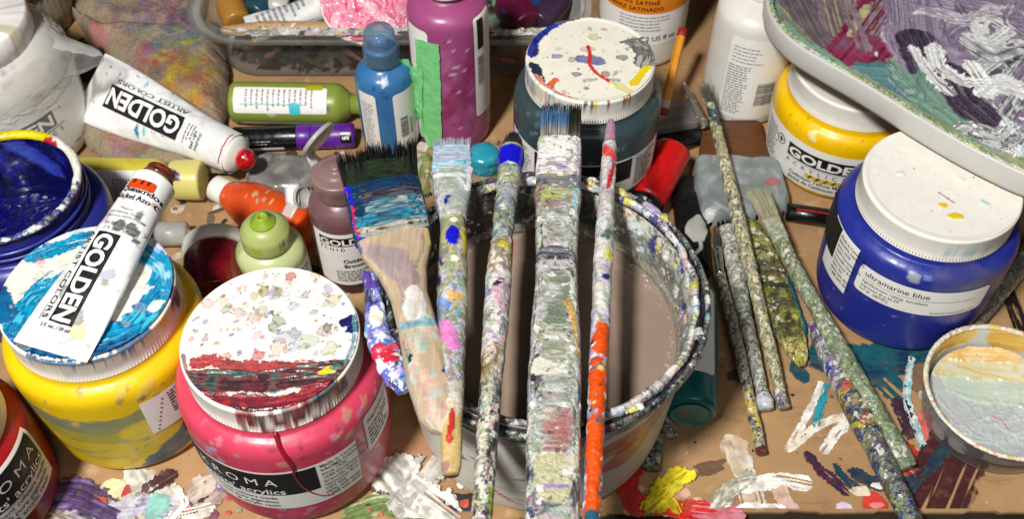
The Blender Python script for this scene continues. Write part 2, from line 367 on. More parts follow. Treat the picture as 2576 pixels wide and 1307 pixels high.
def spline(prof, n):
    """dense smooth version of a list of (r, z)"""
    p = np.array(prof, float)
    for _ in range(3):
        q = np.empty((2 * len(p) - 2, 2)); q[0::2] = 0.75 * p[:-1] + 0.25 * p[1:]; q[1::2] = 0.25 * p[:-1] + 0.75 * p[1:]
        p = np.vstack([p[:1], q, p[-1:]])
    s_ = np.r_[0, np.cumsum(np.hypot(*np.diff(p, axis=0).T))]; t = np.linspace(0, s_[-1], n)
    return np.stack([np.interp(t, s_, p[:, 0]), np.interp(t, s_, p[:, 1])], 1)

class Axis:
    """a place and direction for turned shapes; a is the angle, z runs along the axis"""
    def __init__(s, o, d=(0, 0, 1), ref=None):
        s.o = np.array(tuple(o), float); s.d = np.array(tuple(d), float); s.d /= np.linalg.norm(s.d)
        r = np.array(ref if ref is not None else ((1, 0, 0) if abs(s.d[0]) < 0.9 else (0, 1, 0)), float)
        s.x = r - s.d * (r @ s.d); s.x /= np.linalg.norm(s.x); s.y = np.cross(s.d, s.x)
    def p(s, r, a, z):
        r = np.asarray(r)[..., None]; a = np.asarray(a)[..., None]; z = np.asarray(z)[..., None]
        return s.o + r * (np.cos(a) * s.x + np.sin(a) * s.y) + z * s.d
    def face(s):
        """angle that faces the camera's side"""
        v = np.array([0, 0, CAM_H]) - s.o; return math.atan2(v @ s.y, v @ s.x)

def turned(name, ax, prof, mt, parent, na=64, n=None, base=None, paint=None, ribs=None, a0=0.0, close=True, smooth=True, noise=0.0, label=None, origin=None):
    """surface of revolution; paint X = angle - a0 wrapped, scaled by the largest radius, Y = axis height"""
    pr = spline(prof, n) if n else np.array(prof, float)
    nv = len(pr); an = a0 - np.pi + np.linspace(0, 2 * np.pi, na, endpoint=False)
    r = np.repeat(pr[:, 0][None], na, 0).copy()
    if ribs:
        z0, z1, dep = ribs; k = ((pr[:, 1] >= z0) & (pr[:, 1] <= z1))
        r[:, k] += (dep * (np.arange(na) % 2))[:, None]
    A = np.repeat(an[:, None], nv, 1); Z = np.repeat(pr[:, 1][None], na, 0)
    R = pr[:, 0].max()
    Cc = None; H = 0
    if base is not None:
        p = Painter((A - a0) * R, Z, base, wrap=2 * np.pi * R)
        if paint: paint(p)
        Cc = p.C; H = p.H.reshape(na, nv)
    if noise: H = H + noise * (fbm(A * R / 0.012 + 40, Z / 0.012, 5) - 0.5)
    r = r + H
    V = ax.p(r, A, Z).reshape(-1, 3)
    T3 = None
    if close:
        V = np.vstack([V, ax.p(0, 0, pr[0, 1]), ax.p(0, 0, pr[-1, 1])]); b = len(V) - 2; i = np.arange(na); j = (i + 1) % na
        T3 = np.vstack([np.stack([i * nv, np.full(na, b), j * nv], 1)[:, ::-1], np.stack([i * nv + nv - 1, np.full(na, b + 1), j * nv + nv - 1], 1)])
        T3 = T3[:, ::-1]
        if Cc is not None: Cc = np.vstack([Cc, Cc[0], Cc[nv - 1]])
    return mk(name, V, gq(na, nv, True), mt, parent, Cc, T3, smooth=smooth, label=label, origin=origin)

def disc(name, ax, R, z, mt, parent, base, paint=None, n=150, edge=0.0, a0=None, label=None, dish=0.0):
    """painted round face: X runs to the viewer's right, Y away from the viewer"""
    g = np.linspace(-1, 1, n); U, Vv = np.meshgrid(g, g, indexing='ij')
    x = U * np.sqrt(1 - Vv ** 2 / 2); y = Vv * np.sqrt(1 - U ** 2 / 2)
    p = Painter(x * R, y * R, base)
    if paint: paint(p)
    f = (-math.pi / 2 if a0 is None else a0) + math.pi / 2    # viewer's right
    rr = np.hypot(x, y)
    h = p.H.reshape(n, n) + edge * sm((rr - 0.93) / 0.05) + dish * (rr ** 2)
    ca, sa = math.cos(f), math.sin(f)
    X = ca * ax.x + sa * ax.y; Yv = -sa * ax.x + ca * ax.y
    V = ax.o + (x * R)[..., None] * X + (y * R)[..., None] * Yv + (z + h)[..., None] * ax.d
    return mk(name, V, gq(n, n), mt, parent, p.C, label=label)

# ------------------------------------------------------------------ print: patches, lettering, bars on any surface S(u, v, h) -> points
def on_turned(ax, rfun, a0, R0):
    def S(u, v, h):
        u = np.asarray(u, float); v = np.asarray(v, float)
        return ax.p(rfun(v) + h, a0 + u / R0, v)
    return S
def rfun_of(prof, n=80):
    pr = spline(prof, n); o = np.argsort(pr[:, 1]); z, r = pr[o, 1], pr[o, 0]
    return lambda v: np.interp(v, z, r)
def on_plane(o, X, Y):
    o, X, Y = [np.array(tuple(q), float) for q in (o, X, Y)]; X = X / np.linalg.norm(X); Y = Y - X * (X @ Y); Y /= np.linalg.norm(Y); N_ = np.cross(X, Y)
    return lambda u, v, h: o + np.asarray(u, float)[..., None] * X + np.asarray(v, float)[..., None] * Y + (np.zeros_like(np.asarray(u, float)) + h)[..., None] * N_

def patch(name, S, u0, u1, v0, v1, mt, parent, h=0.0003, rad=0.0, nu=30, nv=14, base=None, paint=None, skew=0.0):
    vv = np.linspace(v0, v1, nv)
    if rad: vv = np.unique(np.r_[vv, v0 + rad * (1 - np.cos(np.linspace(0, 1.57, 5))), v1 - rad * (1 - np.cos(np.linspace(0, 1.57, 5)))])
    nv = len(vv); d = np.minimum(vv - v0, v1 - vv); ins = np.where(d < rad, rad - np.sqrt(np.maximum(0, rad ** 2 - (rad - d) ** 2)), 0) if rad else np.zeros(nv)
    t = np.linspace(0, 1, nu)[:, None]
    U = (u0 + ins)[None] * (1 - t) + (u1 - ins)[None] * t + skew * (vv - v0)[None]; Vv = np.repeat(vv[None], nu, 0)
    Cc = None; H = h
    if base is not None:
        p = Painter(U, Vv, base)
        if paint: paint(p)
        Cc = p.C; H = h + p.H.reshape(nu, nv)
    return mk(name, S(U, Vv, H), gq(nu, nv), mt, parent, Cc)

_TX = {}
def text_mesh(body, bold, spacing=1.0):
    key = (body, bold, spacing)
    if key not in _TX:
        cu = bpy.data.curves.new('print', 'FONT'); cu.body = body; cu.size = 1.0; cu.resolution_u = 3; cu.offset = bold; cu.space_character = spacing
        ob = bpy.data.objects.new('print', cu); COL.objects.link(ob)
        bpy.context.view_layer.update()
        me = bpy.data.meshes.new_from_object(ob.evaluated_get(bpy.context.evaluated_depsgraph_get()))
        bm = bmesh.new(); bm.from_mesh(me)
        bmesh.ops.triangulate(bm, faces=bm.faces)
        for _ in range(2):
            es = [e for e in bm.edges if e.calc_length() > 0.35]
            if es:
                bmesh.ops.subdivide_edges(bm, edges=es, cuts=1); bmesh.ops.triangulate(bm, faces=bm.faces)
        bm.verts.ensure_lookup_table()
        V = np.array([v.co[:2] for v in bm.verts]).reshape(-1, 2); T = np.array([[v.index for v in f.verts] for f in bm.faces]).reshape(-1, 3)
        bm.free(); bpy.data.objects.remove(ob); bpy.data.curves.remove(cu); bpy.data.meshes.remove(me)
        _TX[key] = (V, T)
    return _TX[key]

def letter(parent, S, body, u, v, size, mt, rot=0.0, bold=0.0, width=None, h=0.0006, align='l', spacing=1.0, xs=1.0):
    """the words as flat print on S; (u, v) is the start of the base line, rot turns the line"""
    V, T = text_mesh(body, bold, spacing)
    if not len(V): return None
    x = V[:, 0] * size * xs; y = V[:, 1] * size
    if width: x = x * (width / (x.max() - min(0, x.min())))
    if align == 'c': x = x - (x.max() + x.min()) / 2
    if align == 'r': x = x - x.max()
    c, q = math.cos(rot), math.sin(rot)
    return mk('lettering', S(u + x * c - y * q, v + x * q + y * c, h), None, mt, parent, None, T, smooth=False)

def bars(parent, S, rects, mt, name='print', h=0.0006, nu=3):
    """many thin printed bars (u0, u1, v0, v1) as one printed part"""
    Vs = []; Qs = []; o = 0
    for u0, u1, v0, v1 in rects:
        t = np.linspace(u0, u1, nu); U = np.repeat(t[:, None], 2, 1); Vv = np.repeat(np.array([[v0, v1]]), nu, 0)
        Vs.append(S(U, Vv, h).reshape(-1, 3)); Qs.append(gq(nu, 2, off=o)); o += nu * 2
    return mk(name, np.vstack(Vs), np.vstack(Qs), mt, parent, smooth=False)

def fine_lines(parent, S, u0, u1, v0, v1, n, mt, vertical=False, fill=0.45):
    """text too small to read: rows of short dashes"""
    R = []; L_ = (v1 - v0) if not vertical else (u1 - u0); step = L_ / n
    for k in range(n):
        a, b = (u0, u1) if not vertical else (v0, v1)
        x = a; end = b - (b - a) * rng.random() * 0.35
        while x < end:
            wl = rng.uniform(0.0012, 0.005); e = min(x + wl, end)
            c0 = (v1 - (k + 0.8) * step) if not vertical else (u0 + (k + 0.2) * step)
            R.append((x, e, c0, c0 + step * fill) if not vertical else (c0, c0 + step * fill, x, e)); x = e + 0.0008
    return bars(parent, S, R, mt, 'fine_print')

def barcode(parent, S, u0, u1, v0, v1, vertical=False):
    R = []; x = 0; L_ = (u1 - u0) if not vertical else (v1 - v0)
    while x < L_:
        wl = rng.choice([0.0003, 0.0005, 0.0008])
        R.append((u0 + x, u0 + x + wl, v0, v1) if not vertical else (u0, u1, v0 + x, v0 + x + wl)); x += wl + rng.choice([0.0004, 0.0006, 0.0009])
    return bars(parent, S, R, M['ink'], 'barcode')

def hairs(name, parent, roots, tips, rad, c0, c1, mt, seg=5, bend=0.15, cfun=None):
    """tapered bristles from roots to tips"""
    n = len(roots); d = tips - roots; ln = np.linalg.norm(d, axis=1, keepdims=True); d = d / ln
    s_ = np.cross(d, [0.13, 0.2, 1.0]); s_ /= np.linalg.norm(s_, axis=1, keepdims=True); b = np.cross(d, s_)
    t = np.linspace(0, 1, seg); off = rng.normal(0, bend, (n, 2)) * ln
    Vs = np.zeros((n, seg, 3, 3)); Cs = np.zeros((n, seg, 3, 3))
    jit = rng.normal(1, 0.13, (n, 1))
    for k, tk in enumerate(t):
        c = roots + (tips - roots) * tk + (s_ * off[:, :1] + b * off[:, 1:]) * tk * (1 - tk) * 1.2
        r = rad * (1 - 0.8 * tk ** 2)
        col = (cfun(roots, tips, tk) if cfun else (lin(c0) * (1 - tk) + lin(c1) * tk)[None]) * jit
        for q in range(3):
            a = 2 * np.pi * q / 3
            Vs[:, k, q] = c + (s_ * math.cos(a) + b * math.sin(a)) * r; Cs[:, k, q] = np.clip(col, 0.002, 1)
    base = (np.arange(n) * seg * 3)[:, None, None, None]
    k = np.arange(seg - 1)[None, :, None, None]; q = np.arange(3)[None, None, :, None]
    Q = np.concatenate([base + k * 3 + q, base + k * 3 + (q + 1) % 3, base + (k + 1) * 3 + (q + 1) % 3, base + (k + 1) * 3 + q], -1).reshape(-1, 4)
    return mk(name, Vs.reshape(-1, 3), Q, mt, parent, Cs.reshape(-1, 3))

def field(name, X, Y, Z, mask, mt, parent=None, C=None, origin=None, label=None, thick=None):
    """a sheet of heights Z over a plan grid, kept where mask holds"""
    nu, nv = X.shape; V = np.stack([X, Y, Z], -1).reshape(-1, 3); q = gq(nu, nv)
    mk_ = mask.ravel(); q = q[mk_[q].all(1)]
    if not len(q): return None
    used = np.unique(q); mp = np.full(nu * nv, -1); mp[used] = np.arange(len(used))
    return mk(name, V[used], mp[q], mt, parent, None if C is None else np.asarray(C).reshape(nu * nv, -1)[used], origin=origin, label=label)

def inside(poly, x, y):
    r = np.zeros(np.shape(x), bool); n = len(poly)
    for i in range(n):
        x1, y1 = poly[i]; x2, y2 = poly[(i + 1) % n]
        if y1 == y2: continue
        r ^= ((y1 > y) != (y2 > y)) & (x < (x2 - x1) * (y - y1) / (y2 - y1) + x1)
    return r
def edge_dist(poly, x, y):
    b = np.full(np.shape(x), 1e9); n = len(poly)
    for i in range(n):
        p = np.array(poly[i]); q = np.array(poly[(i + 1) % n]); d = q - p; L2 = d @ d
        t = np.clip(((x - p[0]) * d[0] + (y - p[1]) * d[1]) / L2, 0, 1)
        b = np.minimum(b, np.hypot(x - p[0] - t * d[0], y - p[1] - t * d[1]))
    return b

# ================================================================== the surface
def structure(o): o['kind'] = 'structure'; return o
def box_v(x0, x1, y0, y1, z0, z1):
    V = np.array([(x, y, z) for z in (z0, z1) for y in (y0, y1) for x in (x0, x1)], float)
    Q = np.array([(0, 2, 3, 1), (4, 5, 7, 6), (0, 1, 5, 4), (2, 6, 7, 3), (0, 4, 6, 2), (1, 3, 7, 5)]); return V, Q
V, Q = box_v(-1.2, 1.2, -0.6, 1.5, -0.06, -0.006)
structure(mk('table', V, Q, mat('dark_table', (34, 26, 20), 0.6, 0, 0.3, 20), smooth=False))
# cardboard with a torn wavy front edge
nx = 420; xs_ = np.linspace(-0.8, 0.8, nx); front = 0.2845 - 0.008 * sm((0.12 - xs_) / 0.2) + 0.0016 * (fbm(xs_ / 0.02, xs_ * 0, 3) - 0.5) + 0.0012 * (np.sin(xs_ / 0.0085) > 0.3)
rows = [(front + 0.0006, -0.0055), (front, -0.003), (front, -0.0012), (front + 0.0008, 0.0), (front * 0 + 0.34, 0.0), (front * 0 + 1.2, 0.0)]
P = np.stack([np.stack([xs_, y, np.full(nx, z)], -1) for y, z in rows], 1)
cardboard = structure(mk('cardboard_sheet', P, gq(nx, len(rows)), M['cardboard'], smooth=False))

def floor_paint(fn, box, res=0.0005, name='paint_stroke', mt='soak', z=0.0003):
    """a mark of dried paint on the cardboard; box in photo points, fn paints with plan coordinates"""
    c = [at(px, py, 0) for px in (box[0], box[2]) for py in (box[1], box[3])]
    x0, x1 = min(q.x for q in c), max(q.x for q in c); y0, y1 = min(q.y for q in c), max(q.y for q in c)
    y0 = max(y0, 0.2862 if x0 > 0.1 else 0.2785)
    X, Y = np.meshgrid(np.arange(x0, x1, res), np.arange(y0, y1, res), indexing='ij')
    if min(X.shape) < 3: return
    p = Painter(X, Y, (170, 130, 90)); fn(p)
    w = np.clip(p.A * (0.35 + 1.15 * fbm(p.X / .005, p.Y / .005, 9, 4)), 0, 1)
    return field(name, X, Y, z + p.H.reshape(X.shape) * sm(p.A.reshape(X.shape)), (p.A > 0.06).reshape(X.shape), M[mt], cardboard, np.concatenate([p.C, w[:, None]], 1))
_zk = [0]
def fstroke(pts, wpx, cols, h=0.0004, rag=0.25, dry=0.3, a=1.0, streak=10):
    q = [at(px, py, 0) for px, py in pts]; sc_ = (q[0] - Vector((0, 0, CAM_H))).length / FPX
    x = [p[0] for p in pts]; y = [p[1] for p in pts]; e = wpx
    _zk[0] += 1
    return floor_paint(lambda p: p.stroke([(v.x, v.y) for v in q], wpx * sc_, cols, h, rag * 1.3, 1.0, streak, dry), (min(x) - e, min(y) - e, max(x) + e, max(y) + e), z=0.0002 + 0.00005 * (_zk[0] % 12))
def fblob(px, py, rpx, col, ry=None, ang=0.0, h=0.0005, rag=0.35):
    q = at(px, py, 0); sc_ = (q - Vector((0, 0, CAM_H))).length / FPX; ry = ry or rpx; e = max(rpx, ry) * 1.7
    _zk[0] += 1
    return floor_paint(lambda p: p.blob(q.x, q.y, rpx * sc_, col, ry * sc_, ang, 1.0, h, rag), (px - e, py - e, px + e, py + e), name='paint_spot', z=0.0002 + 0.00005 * (_zk[0] % 12))

WHT = (240, 236, 226)
fstroke([(2066, 968), (2040, 1030), (1985, 1132)], 20, [WHT], rag=0.3)
fstroke([(1990, 1128), (2050, 1078), (2110, 1052), (2148, 1048)], 24, [WHT, (232, 214, 190)], rag=0.25)
fstroke([(2140, 1050), (2105, 1090), (2075, 1135)], 28, [WHT], rag=0.25)
fstroke([(2078, 975), (2052, 1070)], 20, [(20, 130, 150), (30, 160, 180), (60, 100, 80)], rag=0.5)
fstroke([(2032, 1150), (2070, 1190), (2128, 1236)], 30, [(62, 24, 60)], rag=0.45)
fstroke([(1850, 1125), (1880, 1210), (1900, 1300)], 58, [(226, 220, 205), (196, 170, 140)], h=0.0003, rag=0.35, dry=0.5)
fstroke([(1880, 1225), (1960, 1208), (2022, 1220)], 40, [WHT], h=0.0008, rag=0.3)
fstroke([(1960, 1235), (1985, 1290)], 40, [(222, 170, 160), (205, 180, 160)], h=0.0002)
fstroke([(1870, 1290), (1950, 1284), (1975, 1300)], 40, [(246, 242, 236)], h=0.0012, rag=0.3)
fstroke([(1800, 1290), (1840, 1230), (1880, 1200)], 46, [(205, 205, 190), (150, 150, 130), (224, 220, 208)], h=0.0006, rag=0.4)
fblob(2162, 1238, 24, (232, 214, 186), 14)
for x_, c_ in ((1992, (214, 190, 205)), (2122, (216, 194, 214))): fblob(x_, 1283, 22, c_, 20)
fblob(2200, 1268, 32, (210, 60, 44), 26, 0.7, rag=0.5); fblob(2205, 1274, 18, (232, 130, 130), 10, h=0.0009)
fblob(2218, 1226, 26, WHT, 12, h=0.0014, rag=0.6)
fstroke([(1586, 1185), (1570, 1230), (1600, 1276)], 60, [(205, 36, 26), (215, 60, 52)], h=0.0008, rag=0.3)
fstroke([(1590, 1268), (1690, 1280), (1780, 1290)], 50, [(208, 34, 24)], h=0.0006, rag=0.4)
fstroke([(1760, 1286), (1850, 1294)], 46, [(196, 100, 110), (205, 130, 145)], h=0.0006)
fstroke([(1705, 1190), (1655, 1225), (1632, 1285)], 34, [(222, 205, 20), (196, 176, 10)], h=0.0022, rag=0.45)
fstroke([(1728, 1200), (1685, 1240), (1640, 1282)], 36, [(228, 210, 16), (238, 222, 60)], h=0.0022, rag=0.4)
fstroke([(1655, 1290), (1690, 1262), (1700, 1284)], 30, [(226, 206, 14), (180, 150, 20)], h=0.002, rag=0.5)
for q in range(10): fblob(rng.uniform(1560, 1800), rng.uniform(1230, 1296), rng.uniform(8, 16), (214, 170, 140), rag=0.2, h=0.0001)
fstroke([(2440, 1080), (2390, 1180), (2340, 1300)], 125, [(62, 24, 28), (74, 30, 34)], h=0.0003, rag=0.35)
fstroke([(2150, 1200), (2260, 1245), (2340, 1180), (2400, 1100)], 34, [(28, 40, 70), (40, 70, 76)], h=0.0003, rag=0.5)
fstroke([(2100, 1180), (2150, 1230)], 22, [(20, 60, 76)], rag=0.5)
fstroke([(2262, 1030), (2320, 1075), (2390, 1060)], 34, [(150, 105, 150), (180, 130, 165)], h=0.0002, rag=0.5)
fstroke([(2330, 1055), (2345, 1130)], 40, [(212, 88, 86), (222, 116, 110)], h=0.0002, rag=0.4)
fstroke([(2330, 1140), (2290, 1180)], 40, [(190, 150, 170)], h=0.0001, rag=0.5)
fstroke([(2250, 1130), (2300, 1175)], 66, [(196, 34, 28)], h=0.0004, rag=0.3)
fstroke([(2330, 1010), (2400, 1040)], 12, [(34, 22, 22)], rag=0.5); fstroke([(2352, 1036), (2420, 1120)], 14, [(38, 24, 24)], rag=0.6)
fstroke([(2420, 1060), (2370, 1120)], 12, [(38, 24, 28)], rag=0.6); fstroke([(2260, 1020), (2290, 1090)], 40, [(56, 30, 50)], rag=0.6)
fstroke([(2292, 905), (2284, 950), (2278, 1010), (2320, 1120)], 20, [WHT, (120, 190, 200)], rag=0.4)
fstroke([(2085, 890), (2200, 905), (2330, 885)], 90, [(10, 74, 88), (16, 90, 100), (20, 50, 80)], h=0.0002, rag=0.5, dry=0.4)
fstroke([(2180, 920), (2240, 975)], 60, [(14, 80, 92)], h=0.0002, rag=0.6)
fblob(2400, 905, 34, (206, 90, 82), 44, 0.3, rag=0.5)
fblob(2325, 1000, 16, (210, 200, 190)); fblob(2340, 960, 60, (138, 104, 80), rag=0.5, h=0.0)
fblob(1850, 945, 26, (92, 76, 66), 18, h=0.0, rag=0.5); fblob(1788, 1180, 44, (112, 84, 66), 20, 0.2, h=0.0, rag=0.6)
fblob(2010, 940, 20, (12, 70, 84), 30, 0.4, rag=0.4); fblob(1915, 990, 14, (170, 140, 120))
for q in range(40): fblob(rng.uniform(1650, 2500), rng.uniform(900, 1290), rng.uniform(2, 6), [(50, 30, 30), (220, 210, 196), (30, 60, 70), (120, 90, 70), (160, 60, 60)][rng.integers(5)], h=0.0003)
fstroke([(2500, 655), (2545, 760), (2580, 860)], 36, [(20, 19, 19)], h=0.0, rag=0.05)
# lower left mess
fstroke([(120, 1262), (190, 1255), (260, 1290)], 70, [(46, 24, 58), (70, 40, 90), (120, 100, 150)], h=0.0016, rag=0.5)
fstroke([(200, 1290), (330, 1285), (420, 1270)], 60, [(100, 84, 150), (180, 175, 200), (200, 200, 205)], h=0.0012, rag=0.5)
fblob(285, 1232, 36, (236, 218, 170), 26, 0.3, h=0.0012); fstroke([(360, 1215), (400, 1290)], 90, [(190, 190, 178), (220, 218, 205), (160, 165, 160)], h=0.0008, rag=0.5)
fblob(318, 1240, 12, (196, 30, 24), 20, h=0.001); fblob(398, 1278, 30, (140, 200, 186), 40, h=0.0014, rag=0.2)
fstroke([(440, 1225), (468, 1270), (440, 1300)], 24, [WHT], h=0.0014, rag=0.4); fstroke([(478, 1300), (520, 1290)], 40, [(226, 222, 212)], h=0.001, rag=0.4)
fstroke([(370, 1230), (420, 1200)], 40, [(66, 26, 40)], h=0.0006, rag=0.5)
fstroke([(520, 1240), (560, 1215), (600, 1180)], 70, [(170, 150, 140), (206, 196, 180)], h=0.0006, rag=0.5)
fstroke([(570, 1180), (545, 1230), (590, 1245)], 20, [(130, 110, 170)], h=0.0006, rag=0.5)
for q in range(60): fblob(rng.uniform(60, 640), rng.uniform(1215, 1300), rng.uniform(4, 15), [(206, 200, 190), (120, 70, 90), (196, 80, 70), (90, 80, 140), (150, 150, 130), (226, 206, 150), (60, 50, 60)][rng.integers(7)], h=0.0007)
fstroke([(20, 1290), (110, 1275), (180, 1300)], 60, [(200, 196, 186), (120, 100, 90), (226, 214, 196)], h=0.001, rag=0.5)
# between red jar and bucket
fstroke([(890, 1300), (960, 1275), (1060, 1290)], 60, [(120, 136, 70), (90, 120, 60), (170, 176, 130)], h=0.0008, rag=0.5)
fstroke([(1000, 1200), (1040, 1240), (1100, 1285)], 100, [(214, 210, 200), (236, 232, 222), (160, 160, 150)], h=0.003, rag=0.7, streak=6)
fstroke([(1020, 1270), (1080, 1190)], 70, [(205, 200, 190), (170, 168, 160)], h=0.003, rag=0.7, streak=6)
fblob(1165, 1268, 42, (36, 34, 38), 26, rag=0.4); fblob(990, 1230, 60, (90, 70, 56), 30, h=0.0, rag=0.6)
for q in range(60): fblob(rng.uniform(860, 1180), rng.uniform(1180, 1300), rng.uniform(4, 14), [(226, 222, 212), (140, 140, 120), (90, 100, 60), (200, 190, 170), (60, 60, 60), (205, 90, 70)][rng.integers(6)], h=0.0008)
# dirt farther back, seen between the things
for q in range(150):
    px, py = rng.uniform(380, 1020), rng.uniform(380, 760)
    fblob(px, py, rng.uniform(5, 26), [(70, 60, 52), (120, 96, 72), (60, 80, 84), (190, 180, 160), (150, 60, 40), (90, 70, 60), (214, 206, 190), (48, 44, 48)][rng.integers(8)], rng.uniform(5, 18), rng.uniform(0, 3), 0.0004)
for q in range(50):
    fblob(rng.uniform(1000, 1330), rng.uniform(330, 470), rng.uniform(5, 22), [(200, 120, 150), (190, 170, 140), (120, 100, 80), (90, 110, 60), (80, 70, 60), (214, 206, 190)][rng.integers(6)], h=0.0005)
for q in range(30):
    fblob(rng.uniform(120, 420), rng.uniform(60, 330), rng.uniform(6, 34), [(60, 56, 60), (40, 40, 52), (30, 30, 34), (120, 96, 70), (80, 84, 60)][rng.integers(5)], h=0.0003)

# ================================================================== paint jars
def jar(name, label, top, h, R, Rl, bcol, bpaint=None, lcol=WHT, lpaint=None, spaint=None, lid_h=0.019, n=150, group=None, open_top=False, tilt=None, bn=230):
    c = at(top[0], top[1], h); base = Vector((c.x, c.y, 0.0008))
    root = thing(name, label, 'paint jar', base, group); ax = Axis(base, tilt or (0, 0, 1)); f = ax.face()
    prof = [(0.80 * R, 0), (0.90 * R, 0.0015), (0.955 * R, 0.007), (0.975 * R, 0.02), (R, h * 0.45), (R, h - 0.038), (0.995 * R, h - 0.031), (0.96 * R, h - 0.0265), (0.885 * R, h - 0.0233), (Rl * 1.0, h - 0.0225), (Rl * 0.985, h - 0.016), (Rl * 0.97, h - 0.003)]
    rf = rfun_of(prof, 120)
    turned('body', ax, prof, M['jar'], root, bn, 130, bcol, bpaint, a0=f, close=not open_top)
    S = on_turned(ax, rf, f, R)
    if not open_top:
        lp = [(Rl * 0.99, h - lid_h), (Rl, h - lid_h + 0.0006), (Rl, h - lid_h + 0.001), (Rl, h - lid_h * 0.6), (Rl, h - 0.003), (Rl, h - 0.0016), (Rl * 0.992, h - 0.0004), (Rl * 0.97, h - 0.0001), (Rl * 0.5, h - 0.0008)]
        lid = turned('lid', ax, lp, M['lid'], root, 300, None, lcol, spaint, ribs=(h - lid_h + 0.001, h - 0.003, -0.0007), a0=f, close=True, smooth=True)
        def lp_(p):
            if lpaint: lpaint(p, lambda px, py: ((at(px, py, h).x - c.x), (at(px, py, h).y - c.y)), (c - Vector((0, 0, CAM_H))).length / FPX)
        disc('lid_top', ax, Rl * 0.975, h + 0.0002, M['lid'], lid, lcol, lp_, n, edge=0.0005)
    return root, ax, S, f, c

DROPS = [(150, 160, 130), (170, 160, 90), (150, 130, 140), (120, 130, 125), (176, 140, 110), (160, 170, 180), (190, 150, 150), (120, 110, 100), (170, 160, 190), (130, 150, 110), (200, 180, 120), (100, 100, 105), (180, 60, 60), (150, 150, 190)]
def drops(p, n, R, rmin, rmax, a=0.6, pal=DROPS, rim=0.4, h=0.0001):
    for k in range(n):
        r = rmin * (rmax / rmin) ** (rng.random() ** 1.8); q = rng.random() ** 0.5 * R; t = rng.uniform(0, 6.28)
        p.blob(q * math.cos(t), q * math.sin(t), r * rng.uniform(1, 1.5), pal[rng.integers(len(pal))], r, rng.uniform(0, 3.1), a * rng.uniform(0.3, 1.3), h, 0.5, 0.12, rim * rng.uniform(0.3, 1), f=3.5)

# --- raspberry jar, lower middle
def pink_body(p):
    for k in range(26): p.blob(rng.uniform(-0.1, 0.1), rng.uniform(0.0, 0.05), rng.uniform(0.006, 0.02), (176, 44, 66), rng.uniform(0.005, 0.012), 0, 0.25, 0, 0.4, 0.6)
    p.stroke([(-0.02, 0.043), (0.02, 0.048), (0.06, 0.06), (0.1, 0.075)], 0.016, [(150, 70, 84), (140, 90, 96)], 0, 0.4, 0.55, 6)
    p.stroke([(0.03, 0.012), (0.07, 0.035)], 0.02, [(150, 76, 88)], 0, 0.6, 0.5, 6)
    for k in range(110): p.blob(rng.uniform(-0.09, 0.1), rng.uniform(0.004, 0.092), rng.uniform(0.0005, 0.003), DROPS[rng.integers(12)] if k % 3 else (120, 40, 56), None, 0, 0.4, 0.0002, 0.5, 0.1, 0.2, f=4)
    for k in range(30): x = rng.uniform(-.08, .08); z = rng.uniform(.005, .08); p.stroke([(x, z), (x + rng.normal(0, .006), z + rng.normal(0, .006))], .0006, [(240, 170, 186), (150, 40, 60)], 0, .6, .6)
    for x, z in ((0.03, 0.09), (0.037, 0.086), (0.043, 0.088), (0.02, 0.084), (0.026, 0.08)): p.blob(x, z, 0.004, [(140, 130, 160), (190, 150, 120), (150, 160, 130)][rng.integers(3)], 0.002, 0.4, 0.45, 0.0003, 0.6, f=4)
    for k in range(6): p.blob(-0.052 + rng.normal(0, 0.004), 0.075 + rng.normal(0, 0.008), 0.002, (150, 160, 190), None, 0, 0.7, 0.0003)
